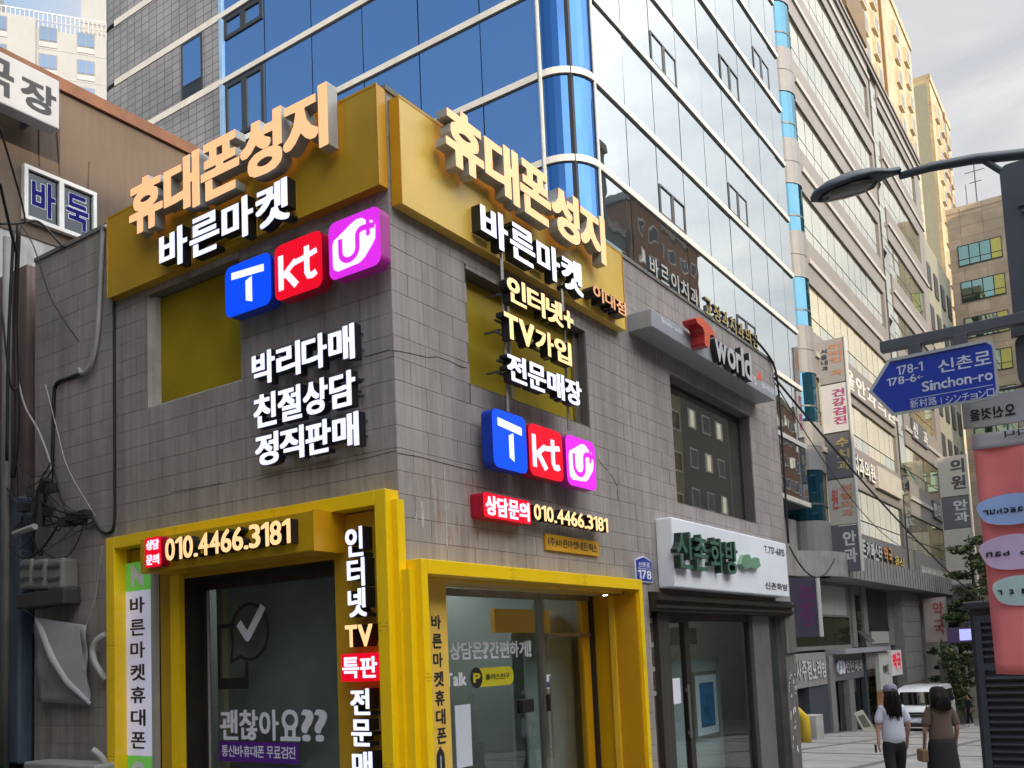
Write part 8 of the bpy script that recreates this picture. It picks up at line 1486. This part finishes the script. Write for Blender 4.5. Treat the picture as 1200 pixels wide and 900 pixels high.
# ================================================================== overhead cables on the right
def cat_cable(p, q, sag, r, label):
    P_ = [Vector(p).lerp(Vector(q), s)-Vector((0, 0, sag*4*s*(1-s))) for s in [k/16 for k in range(17)]]; tag(MB().tube(P_, r, 5).build('overhead_cable', black_cable, smooth=True), label, 'cable', 'overhead cables')
e0 = (10.9, -.02, 6.6)
cat_cable(e0, depth(1150, 705, 30), .25, .022, 'thick black cable running from the shop roof corner past the sign tower')
cat_cable((10.9, -.02, 6.5), depth(1080, 645, 36), .9, .011, 'lower sagging black cable crossing the striped office building')
cat_cable(depth(925, 640, 34), depth(978, 655, 36), .9, .03, 'short drooping cable loop at the foot of the round column')
cable('wall_cable', [RP(880, 392, .03)[0:1]+(-.03,)+RP(880, 392, .03)[1:], (10.7, -.04, 6.9), (10.93, -.06, 6.5), (10.98, -.05, 5.5), (10.99, -.03, 3.5)], .02, 'black cable bending over the far top corner of the grey shop', fr=FR)

# ================================================================== street furniture by the office building
m = MB(); g0 = ground_z(24); P_ = [(24.0, 5.6, g0), (24.0, 5.6, g0+.45), (24.15, 5.35, g0+.68), (24.4, 5.0, g0+.74), (24.7, 4.6, g0+.62), (24.9, 4.4, g0+.3), (24.95, 4.35, g0-.02)]
yp0 = depth(921, 835, 24); yp1 = depth(945, 850, 24)
ya = Vector(depth(921, 829, 31)); yb = Vector(depth(943, 842, 31)); yc = Vector(depth(943, 862, 24)); gz = ground_z(ya.x)
P_ = [ya+Vector((-.9, .5, 0)), ya+Vector((0, 0, .02)), ya.lerp(yb, .45)+Vector((0, 0, .10)), ya.lerp(yb, .8)+Vector((0, 0, .02)), yb, Vector((yb.x, yb.y, ground_z(yb.x)-.05))]
m = MB(); m.tube([tuple(p) for p in P_], .17, 10); tag(m.build('yellow_pipe', mat('pipe_yellow', (.62, .42, .02), .4, coat=.3), smooth=True), 'thick bent yellow pipe at the foot of the near shop corner', 'pipe')
q = depth(951, 848, 34); m = MB(); m.box(q[0]-.45, q[0]+.45, q[1]-.3, q[1]+.3, ground_z(q[0])-.1, ground_z(q[0])+.85); tag(smooth_mod(m.build('stone_planter', mat('planter_stone', (.36, .35, .33), .8, dirt=.3)), .02), 'pale stone planter box beside the yellow pipe', 'planter')
# easel board
ea = thing('easel_board', 'ornate pale framed board leaning in front of the slate shopfront', 'signboard', tuple(depth(1014, 855, 38)))
o_ = ORG[ea.name]; zb2 = ground_z(o_.x); A = Vector((o_.x-.2, o_.y+.3, zb2)); ea.location.z = zb2; ORG[ea.name] = Vector((o_.x, o_.y, zb2))
c0 = Vector(depth(1002, 831, 38)); c0.z = zb2+.95
q = [Vector(depth(1001, 836, 38)), Vector(depth(1011, 832, 38)), Vector(depth(1026, 855, 38)), Vector(depth(1012, 857, 38))]
m = MB(); th = Vector((.08, .05, 0)); m.add([tuple(v) for v in q]+[tuple(v+th) for v in q], [(0, 1, 2, 3), (7, 6, 5, 4), (0, 4, 5, 1), (1, 5, 6, 2), (2, 6, 7, 3), (3, 7, 4, 0)]); m.build('frame', mat('easel_cream', (.52, .50, .40), .6), ea)
cq = sum(q, Vector())/4; m = MB(); m.add([tuple(cq+(v-cq)*.62-th*.1) for v in q], [(0, 1, 2, 3)]); o = m.build('panel', mat('easel_green', (.12, .14, .10), .5), ea); sdm = o.modifiers.new('thickness', 'SOLIDIFY'); sdm.thickness = .01
# purple screen + dark street things far down
q = Vector(depth(1125, 744, 44)); sn = thing('projecting_screen_sign', 'dark projecting sign box with a glowing lilac screen down the street', 'sign', (q.x, q.y, q.z-.3))
MB().box(q.x, q.x+.5, q.y-.55, q.y+.55, q.z-.35, q.z+.35).build('housing', mat('screen_purple', (.07, .045, .11), .5), sn); MB().box(q.x-.02, q.x-.001, q.y-.52, q.y+.02, q.z-.26, q.z+.26).build('screen', mat('lilac_screen', (.35, .36, .75), .4, emis=.6), sn)

# ================================================================== van
def build_van():
    o_ = Vector(depth(1070, 857, 42)); vx, vy = float(o_.x), float(o_.y); vz = ground_z(vx)
    F = Frame((vx, vy, vz), math.radians(-1)); t = thing('white_van', 'white minivan parked facing the camera in front of the stone pier', 'van', (0, 0, 0), F); ORG[t.name] = Vector((0, 0, 0))
    wp = mat('van_white', (.72, .73, .74), .25, var=.02, coat=.6); blk = mat('van_black', (.015, .015, .017), .35); gl = mirror_glass('van_glass', (.010, .010, .012), (.05, .055, .055), 1.35, .02, 0)
    Lh, Wd = 5.1, 1.88                                    # x = 0 is the nose, +x towards the tail
    prof = [(0.02, .30), (0, .55), (.04, .78), (.22, .98), (.62, 1.08), (1.28, 1.72), (1.55, 1.84), (2.6, 1.92), (4.6, 1.90), (4.95, 1.80), (5.08, 1.1), (5.08, .35)]
    rows = []
    for x, z in prof:
        k = 1-.13*max(0, (z-1.0)/.9); rows.append((x, z, Wd/2*k*(1 if x > .3 else .93)))
    m = MB(); n = len(rows); 
    vs = [(x, -w, z) for x, z, w in rows]+[(x, w, z) for x, z, w in rows]
    m.add(vs, [tuple(range(n)), tuple(range(2*n-1, n-1, -1))]+[(i, n+i, n+(i+1) % n, (i+1) % n) for i in range(n)]); b = m.build('body', wp, t); smooth_mod(b, .06, 3)
    for p in b.data.polygons: p.use_smooth = True
    m = MB(); m.add([(.70, -.72, 1.13), (.70, .72, 1.13), (1.25, .66, 1.66), (1.25, -.66, 1.66)], [(0, 1, 2, 3)]); o = m.build('windscreen', gl, t); o.location.x -= .09; s = o.modifiers.new('thickness', 'SOLIDIFY'); s.thickness = .02
    for sd_ in (-1, 1):
        for (a_, b_) in ((1.0, 1.75), (1.82, 3.1), (3.18, 4.75)):
            m = MB(); w0, w1 = Wd/2*.985+.02, Wd/2*.90+.03; m.add([(a_+(.0 if a_ > 1.1 else .0), sd_*w0, 1.12), (b_, sd_*w0, 1.12), (b_-.04, sd_*w1, 1.68), (a_+(.35 if a_ < 1.1 else .04), sd_*w1, 1.68)], [(0, 1, 2, 3)]); o = m.build('side_window', gl, t); s = o.modifiers.new('thickness', 'SOLIDIFY'); s.thickness = .012
        for x in (.95, 4.05):
            m = MB(); m.tube([(x, sd_*(Wd/2-.22), .33), (x, sd_*(Wd/2+.005), .33)], .33, 20); w = m.build('wheel', blk, t, smooth=False); m = MB(); m.tube([(x, sd_*(Wd/2-.02), .33), (x, sd_*(Wd/2+.012), .33)], .2, 14); m.build('rim', steel, w)
        m = MB(); m.add([(-.005, sd_*.60, .66), (-.005, sd_*.86, .68), (.16, sd_*.885, .93), (.10, sd_*.62, .90)], [(0, 1, 2, 3)]); o = m.build('headlight', mat('headlight', (.55, .57, .6), .15, coat=.5), t); o.location.x -= .012; s = o.modifiers.new('thickness', 'SOLIDIFY'); s.thickness = .03
        m = MB(); m.box(.78, .95, sd_*(Wd/2+.01), sd_*(Wd/2+.2), 1.10, 1.30); smooth_mod(m.build('mirror', wp, t), .03)
    m = MB(); m.box(-.03, .0, -.52, .52, .62, .72); m.box(-.025, .03, -.52, .52, .75, .84); m.build('grille', blk, t); MB().box(-.035, -.031, -.45, .45, .725, .745).build('grille_bar', steel, t)
    m = MB(); m.box(-.06, .1, -.86, .86, .20, .36); smooth_mod(m.build('bumper', blk, t), .03); MB().box(-.045, -.02, -.26, .26, .42, .54).build('number_plate', white_ink, t)
    m = MB(); m.box(.1, 5.0, -.8, .8, .22, .32); m.build('underbody', blk, t)
build_van()

# ================================================================== people
skin = mat('skin', (.46, .27, .19), .55, var=.04)
def skinned(name, verts, edges, radii, mt, parent, lv=1, root=0):
    me = bpy.data.meshes.new(name); me.from_pydata(verts, edges, []); me.materials.append(mt); o = bpy.data.objects.new(name, me); COL.objects.link(o); o.parent = parent
    md = o.modifiers.new('skin', 'SKIN'); md.use_smooth_shade = True
    if not me.skin_vertices: me.skin_vertices.new() if hasattr(me.skin_vertices, 'new') else None
    for i, v in enumerate(me.skin_vertices[0].data):
        r = radii[i]; v.radius = r if isinstance(r, tuple) else (r, r); v.use_root = (i == root)
    s = o.modifiers.new('sub', 'SUBSURF'); s.levels = lv; s.render_levels = lv+1; return o
def person(name, label, p, rz, H, top, bottom, hairm, hair_len, step=.16, skirt=False, cap=None, arm_out=(.05, .05), extra=None, grp='pair of women walking away'):
    z0 = ground_z(p[0]); t = thing(name, label, 'person', (p[0], p[1], z0), W, grp); t.rotation_euler = (0, 0, rz); ORG[t.name] = Vector((0, 0, 0)); k = H/1.65
    K = lambda x, y, z: (x*k, y*k, z*k)
    # y is the walking direction, x to the person's right
    knee = .45
    V_, E, R_ = [], [], []
    def add(pt, r, par=None):
        V_.append(K(*pt)); R_.append(tuple(q*k for q in r) if isinstance(r, tuple) else r*k); i = len(V_)-1
        if par is not None: E.append((par, i))
        return i
    pel = add((0, 0, .90), (.135, .10)); wai = add((0, 0, 1.05), (.115, .085), pel); che = add((0, .01, 1.23), (.125, .09), wai); nk0 = add((0, .0, 1.37), (.07, .06), che); nk = add((0, .01, 1.43), .05, nk0); hb_ = add((0, .02, 1.49), (.065, .072), nk); hm_ = add((0, .025, 1.56), (.072, .088), hb_); ht_ = add((0, .01, 1.625), (.05, .06), hm_)
    hands = []
    for s, sw in ((-1, arm_out[0]), (1, arm_out[1])):
        sh = add((s*.165, 0, 1.345), .05, nk0); el = add((s*.215, -sw*.3, 1.09), .038, sh); wr = add((s*.235, sw, .865), .025, el); pm_ = add((s*.238, sw+.01, .80), (.018, .034), wr); hands.append(pm_)
        for f, (dy, ln) in enumerate(((.026, .068), (.009, .078), (-.009, .072), (-.025, .058))):
            f1 = add((s*.236, sw+.012+dy, .765), .0085, pm_); f2 = add((s*.228, sw+.014+dy*1.1, .765-ln*.5), .008, f1); add((s*.218, sw+.018+dy*1.1, .765-ln), .0065, f2)
        t1 = add((s*.222, sw+.045, .80), .0095, pm_); add((s*.212, sw+.06, .765), .008, t1)
    for s in (-1, 1):
        st = step*s; h_ = add((s*.085, 0, .82), (.085, .09), pel); k_ = add((s*.09, st*.55+.02, knee), .055, h_); a_ = add((s*.09, st-.02, .085+(.03 if s < 0 else 0)), .034, k_); f_ = add((s*.095, st+.08, .035), (.035, .028), a_); add((s*.10, st+.16, .022), (.034, .018), f_)
    skinned('body', V_, E, R_, skin, t)
    def part(nm, pts, eds, rad, mt, lv=1): return skinned(nm, [K(*q) for q in pts], eds, [tuple(c*k for c in (r if isinstance(r, tuple) else (r, r))) for r in rad], mt, t, lv)
    # shirt with wide short sleeves
    part('shirt', [(0, 0, top[1]-.07), (0, 0, 1.0), (0, .005, 1.22), (0, 0, 1.345), (0, .005, 1.395), (-.14, 0, 1.33), (-.19, -.005, 1.21), (-.212, -.01, top[2]), (.14, 0, 1.33), (.19, -.005, 1.21), (.212, -.01, top[2])],
         [(0, 1), (1, 2), (2, 3), (3, 4), (3, 5), (5, 6), (6, 7), (3, 8), (8, 9), (9, 10)], [(.20, .145), (.178, .13), (.165, .12), (.12, .08), (.07, .06), .068, .070, .074, .068, .070, .074], top[0])
    if skirt:
        rings = []
        for z, rx, ry in ((.98, .15, .11), (.86, .19, .13), (.6, .215, .17), (.35, .235, .20), (.22, .245, .21)):
            rings.append([K(rx*math.cos(a_)*(1+.035*math.sin(7*a_)*(1-z)), ry*math.sin(a_)*(1+.05*math.sin(6*a_)*(1-z)), z) for a_ in [2*PI*i/28 for i in range(28)]])
        MB().loft(rings).build('skirt', bottom, t, smooth=True)
    else:
        part('trousers', [(0, 0, .93), (0, 0, .84), (-.09, 0, .74), (-.095, -step*.5+.02, knee), (-.095, -step-.02, .12), (.09, 0, .74), (.095, step*.5+.02, knee), (.095, step-.02, .10)], [(0, 1), (1, 2), (2, 3), (3, 4), (1, 5), (5, 6), (6, 7)], [(.14, .11), (.15, .12), .10, .078, .06, .10, .078, .06], bottom)
    for s in (-1, 1): MB().box((s*.097-.04)*k, (s*.097+.04)*k, (step*s-.07)*k, (step*s+.19)*k, 0, .05*k).build('shoe', black_return if skirt else white_ink, t)
    rings = []
    hl = hair_len
    w_h = 1.17 if skirt else 1.0
    for z, rx, yb, yf in ((1.665, .02, -.02, .03), (1.655, .06, -.07, .07), (1.62, .09, -.105, .085), (1.56, .103, -.12, .06), (1.50, .105, -.125, .02), (1.44, .10, -.125, .0), (1.38, .09, -.125, -.02), (1.38-hl*.5, .085, -.13, -.06), (1.38-hl, .055, -.125, -.085)):
        rings.append([K(rx*w_h*math.cos(a_)*(1+.07*math.sin(9*a_+z*20)), (yb+yf)/2+(yf-yb)/2*math.sin(a_)*(1+.03*math.sin(11*a_)), z) for a_ in [2*PI*i/22 for i in range(22)]])
    hb = MB(); hb.loft(rings)
    for i in range(46):                                 # loose locks over the back and sides
        a_ = PI+PI*random.random() if random.random() < .85 else random.random()*2*PI; r0 = .092 if not skirt else .112; ln = (hl+.10)*random.uniform(.7, 1.15); xx, yy_ = r0*math.cos(a_), -.045+r0*.85*math.sin(a_); j = random.uniform(-.02, .02)
        hb.tube([K(xx*.9, yy_*.9, 1.60), K(xx*1.08, yy_*1.1, 1.50), K(xx*1.05+j, yy_*1.12, 1.42), K(xx+j*1.5, yy_*1.0-.01, 1.44-ln*.6), K(xx*.9+j*2.4, yy_*.95-.02, 1.44-ln)], [.010*k, .018*k, .018*k, .013*k, .003*k], 5)
    hb.build('hair', hairm, t, smooth=True)
    # face, on the far side of the head
    m = MB(); m.loft([[K(.012*math.cos(a_), .105, 1.525+.006*math.sin(a_)) for a_ in [2*PI*i/6 for i in range(6)]], [K(.008*math.cos(a_), .125, 1.53+.008*math.sin(a_)) for a_ in [2*PI*i/6 for i in range(6)]]]); m.build('nose', skin, t)
    for s in (-1, 1): MB().tube([K(s*.03-.012, .104, 1.555), K(s*.03+.012, .104, 1.555)], .006*k, 6).build('eye', black_ink, t)
    MB().tube([K(-.02, .10, 1.49), K(.02, .10, 1.49)], .005*k, 6).build('mouth', mat('lips', (.35, .10, .09), .5), t)
    if cap:
        rings = []
        for z, r in ((1.585, .112), (1.62, .110), (1.665, .095), (1.695, .06), (1.70, .01)): rings.append([K(r*.92*math.cos(a_), -.012+r*1.08*math.sin(a_), z) for a_ in [2*PI*i/20 for i in range(20)]])
        c_ = MB().loft(rings).build('cap', cap, t, smooth=True)
        m = MB(); m.prism([(x*k, z) for x, z in ()] or [(-.07*k, 1.59*k), (.07*k, 1.59*k), (.06*k, 1.605*k), (-.06*k, 1.605*k)], .09*k, .19*k); m.build('cap_peak', cap, c_)
        m = MB(); m.tube([K(-.035, -.128, 1.595), K(-.02, -.131, 1.618), K(0, -.132, 1.626), K(.02, -.131, 1.618), K(.035, -.128, 1.595)], .005*k, 5); m.build('cap_strap', black_ink, c_)
    if extra: extra(t, k)
    return t
white_c = mat('white_cotton', (.62, .64, .74), .85, var=.05, bump=.2, bscale=25); brown_c = mat('brown_knit', (.13, .085, .07), .9, var=.08, bump=.3, bscale=60); black_c = mat('black_fabric', (.014, .013, .015), .85, bump=.2, bscale=30)
hair_d = mat('dark_hair', (.018, .012, .010), .75, var=.5, scale=30, streak=.6, bump=1.0, bscale=120, spec=.2)
p1 = depth(1047, 860, 12.6); p2 = depth(1103, 860, 11.7)
def phone(t, k): MB().box(-.262*k, -.25*k, .02*k, .09*k, .68*k, .80*k).build('phone', black_return, t)
def bag(t, k):
    m = MB(); m.box(-.33*k, -.23*k, -.10*k, .10*k, .62*k, .80*k); smooth_mod(m.build('handbag', mat('tan_bag', (.20, .13, .07), .6), t), .02); m = MB(); m.tube([(-.28*k, -.06*k, .79*k), (-.24*k, -.03*k, 1.0*k), (-.17*k, -.0, 1.42*k)], .006, 5); m.build('bag_strap', black_return, t)
def top_z(px, py, D): return float(depth(px, py, D)[2])
H1 = (top_z(1046, 801, 12.6)-ground_z(p1[0]))*1.65/1.70; H2 = (top_z(1103, 804, 11.7)-ground_z(p2[0]))*1.65/1.665
print('heights', H1, H2)
person('person', 'woman in a white T-shirt, cap and black trousers walking away', (float(p1[0]), float(p1[1])), math.radians(-60), H1, (white_c, .82, 1.10), black_c, hair_d, .16, cap=mat('mauve_cap', (.22, .19, .27), .8), arm_out=(-.05, .12), extra=phone)
person('person', 'woman with dark bobbed hair in a brown top and long black skirt', (float(p2[0]), float(p2[1])), math.radians(-58), H2, (brown_c, .93, 1.08), black_c, hair_d, .0, step=.12, skirt=True, arm_out=(.02, .10), extra=bag)
p3 = depth(1137, 845, 52)
person('person', 'distant person in dark clothes standing by the foliage down the street', (float(p3[0]), float(p3[1])), math.radians(40), 1.72, (black_c, .85, .9), black_c, hair_d, .02, step=.05, grp=None)

# ================================================================== vegetation
leaf_m = [mat('leaf_dark', (.035, .06, .02), .7, var=.3, scale=3), mat('leaf_mid', (.065, .10, .03), .7, var=.3, scale=3), mat('leaf_light', (.11, .13, .04), .7, var=.3, scale=3)]
def leaves(mb, c, r, n, s, sq=(1, 1, 1)):
    for _ in range(n):
        d = Vector((random.gauss(0, 1), random.gauss(0, 1), random.gauss(0, 1))).normalized()*(random.random()**.45)
        p = Vector(c)+Vector((d.x*r*sq[0], d.y*r*sq[1], d.z*r*sq[2])); a_ = Vector((random.gauss(0, 1), random.gauss(0, 1), random.gauss(0, .6))).normalized()*s*random.uniform(.6, 1.3); b_ = a_.cross(Vector((random.gauss(0, 1), random.gauss(0, 1), random.gauss(0, 1)))).normalized()*s*.5
        mb.add([p-a_, p+b_, p+a_, p-b_], [(0, 1, 2, 3)], random.choice((0, 0, 1, 1, 2)))
def tree(x, y, h, label, seed, conifer=True, name='pine_tree', cr=2.2):
    random.seed(seed); z0 = ground_z(x); t = thing(name, label, 'tree', (x, y, z0)); bark = mat('bark', (.07, .05, .035), .9, var=.3, scale=6, bump=.5)
    m = MB(); m.tube([(x, y, z0-.1), (x+.1, y, z0+h*.5), (x+.05, y+.1, z0+h)], [.2, .14, .04], 9); 
    cl = []
    for k in range(16):
        f = .28+.72*k/16; a_ = k*2.4; L2 = cr*(1.15-f)*random.uniform(.8, 1.15)+.3; e_ = Vector((x+L2*math.cos(a_), y+L2*math.sin(a_), z0+h*f+.15*L2)); m.tube([(x, y, z0+h*f-.2), tuple(e_)], [.06, .02], 5); cl += [(e_, .55), (Vector((x, y, z0+h*f)).lerp(e_, .6), .6)]
    m.build('trunk', bark, t, smooth=True); m = MB()
    for c, r in cl: leaves(m, c, r*cr/2, 150, .13, (1.2, 1.2, .45))
    o = m.build('crown', leaf_m, t); o['kind'] = 'stuff'
tx = depth(1138, 640, 58); tree(float(tx[0]), float(tx[1]), 11.5, 'layered pine tree beyond the end of the striped office building', 3)
tx = depth(1120, 700, 62); tree(float(tx[0]), float(tx[1]), 8.0, 'smaller dark tree left of the layered pine', 8, cr=1.7)
tx = depth(1158, 660, 70); tree(float(tx[0]), float(tx[1]), 12, 'far tree behind the pine, half hidden by the banner', 12, cr=2.4)
random.seed(4); m = MB()
for k in range(22):
    q = depth(1108+k*1.1+random.uniform(-3, 3), 760+k*3.4, 56); leaves(m, q, .55, 60, .12)
iv = thing('climbing_plant', 'green climbing plant trailing down the stone wall past the van', 'plant', tuple(depth(1125, 835, 56))); o = m.build('foliage', leaf_m, iv); o['kind'] = 'stuff'
m = MB()
for k in range(6):
    q = depth(1106+k*5, 770+k*14, 56.5); r_ = depth(1106+(k+1)*5, 770+(k+1)*14, 56.5); m.tube([tuple(q), tuple(r_)], .04, 5)
m.build('stem', MATS['bark'], iv)
a_ = Vector(depth(1103, 760, 57)); b_ = Vector(depth(1135, 845, 57)); z_ = ground_z(a_.x); yy0, yy1 = min(a_.y, b_.y)-.2, max(a_.y, b_.y)+.3
wl = MB(); wl.add([(a_.x+.6, yy0, z_-1), (a_.x+1.2, yy0, z_-1), (a_.x+1.2, yy1, z_-1), (a_.x+.6, yy1, z_-1), (a_.x+.6, yy0, z_+.4), (a_.x+1.2, yy0, z_+.4), (a_.x+1.2, yy1, z_+4.5), (a_.x+.6, yy1, z_+4.5)], [(0, 3, 2, 1), (4, 5, 6, 7), (0, 1, 5, 4), (1, 2, 6, 5), (2, 3, 7, 6), (3, 0, 4, 7)])
tag(wl.build('retaining_wall', mat('retaining_stone', (.26, .25, .22), .9, var=.2, dirt=.5)), 'sloping stone retaining wall under the climbing plant', 'wall')
# street-end shop block closing the view down the road
m = MB(); m.box(92, 110, -30, 2.5, -7, 9); eb = thing('distant_low_building', 'low dim building closing the view far down the street', 'building', (92, -10, -7)); m.build('wall', bge, eb)
for k in range(5): MB().box(91.9, 91.99, 1.2-k*2.6, 3.0-k*2.6-1.0+.9, -5, -2.4).build('shop_pane', dk_glass, eb)
MB().box(91.8, 91.99, -12, 2.3, -2.3, -1.5).build('signboard', mat('far_sign_blue', (.05, .10, .25), .5), eb)
# road surface with kerb, right of the pavement
m = MB(); m.add([(-200, -20, ground_z(-200)-.02), (0, -20, -.02), (0, -8.6, -.02), (-200, -8.6, -.02), (120, -20, ground_z(120)-.02), (120, -8.6, ground_z(120)-.02)], [(0, 1, 2, 3), (1, 4, 5, 2)]); struct(m.build('road', mat('asphalt', (.05, .05, .052), .85, var=.15, bump=.3), base=(0, -18, 0)))
m = MB(); m.add([(-200, -8.62, -.1), (0, -8.62, -.1), (0, -8.4, -.1), (-200, -8.4, -.1), (-200, -8.62, .1), (0, -8.62, .1), (0, -8.4, .1), (-200, -8.4, .1)], [(4, 5, 6, 7), (0, 1, 5, 4), (3, 7, 6, 2)]); m.add([(0, -8.62, -.1), (120, -8.62, ground_z(120)-.1), (120, -8.4, ground_z(120)-.1), (0, -8.4, -.1), (0, -8.62, .1), (120, -8.62, ground_z(120)+.1), (120, -8.4, ground_z(120)+.1), (0, -8.4, .1)], [(4, 5, 6, 7), (0, 1, 5, 4), (3, 7, 6, 2)]); struct(m.build('kerb', concrete, base=(0, -8.5, 0)))
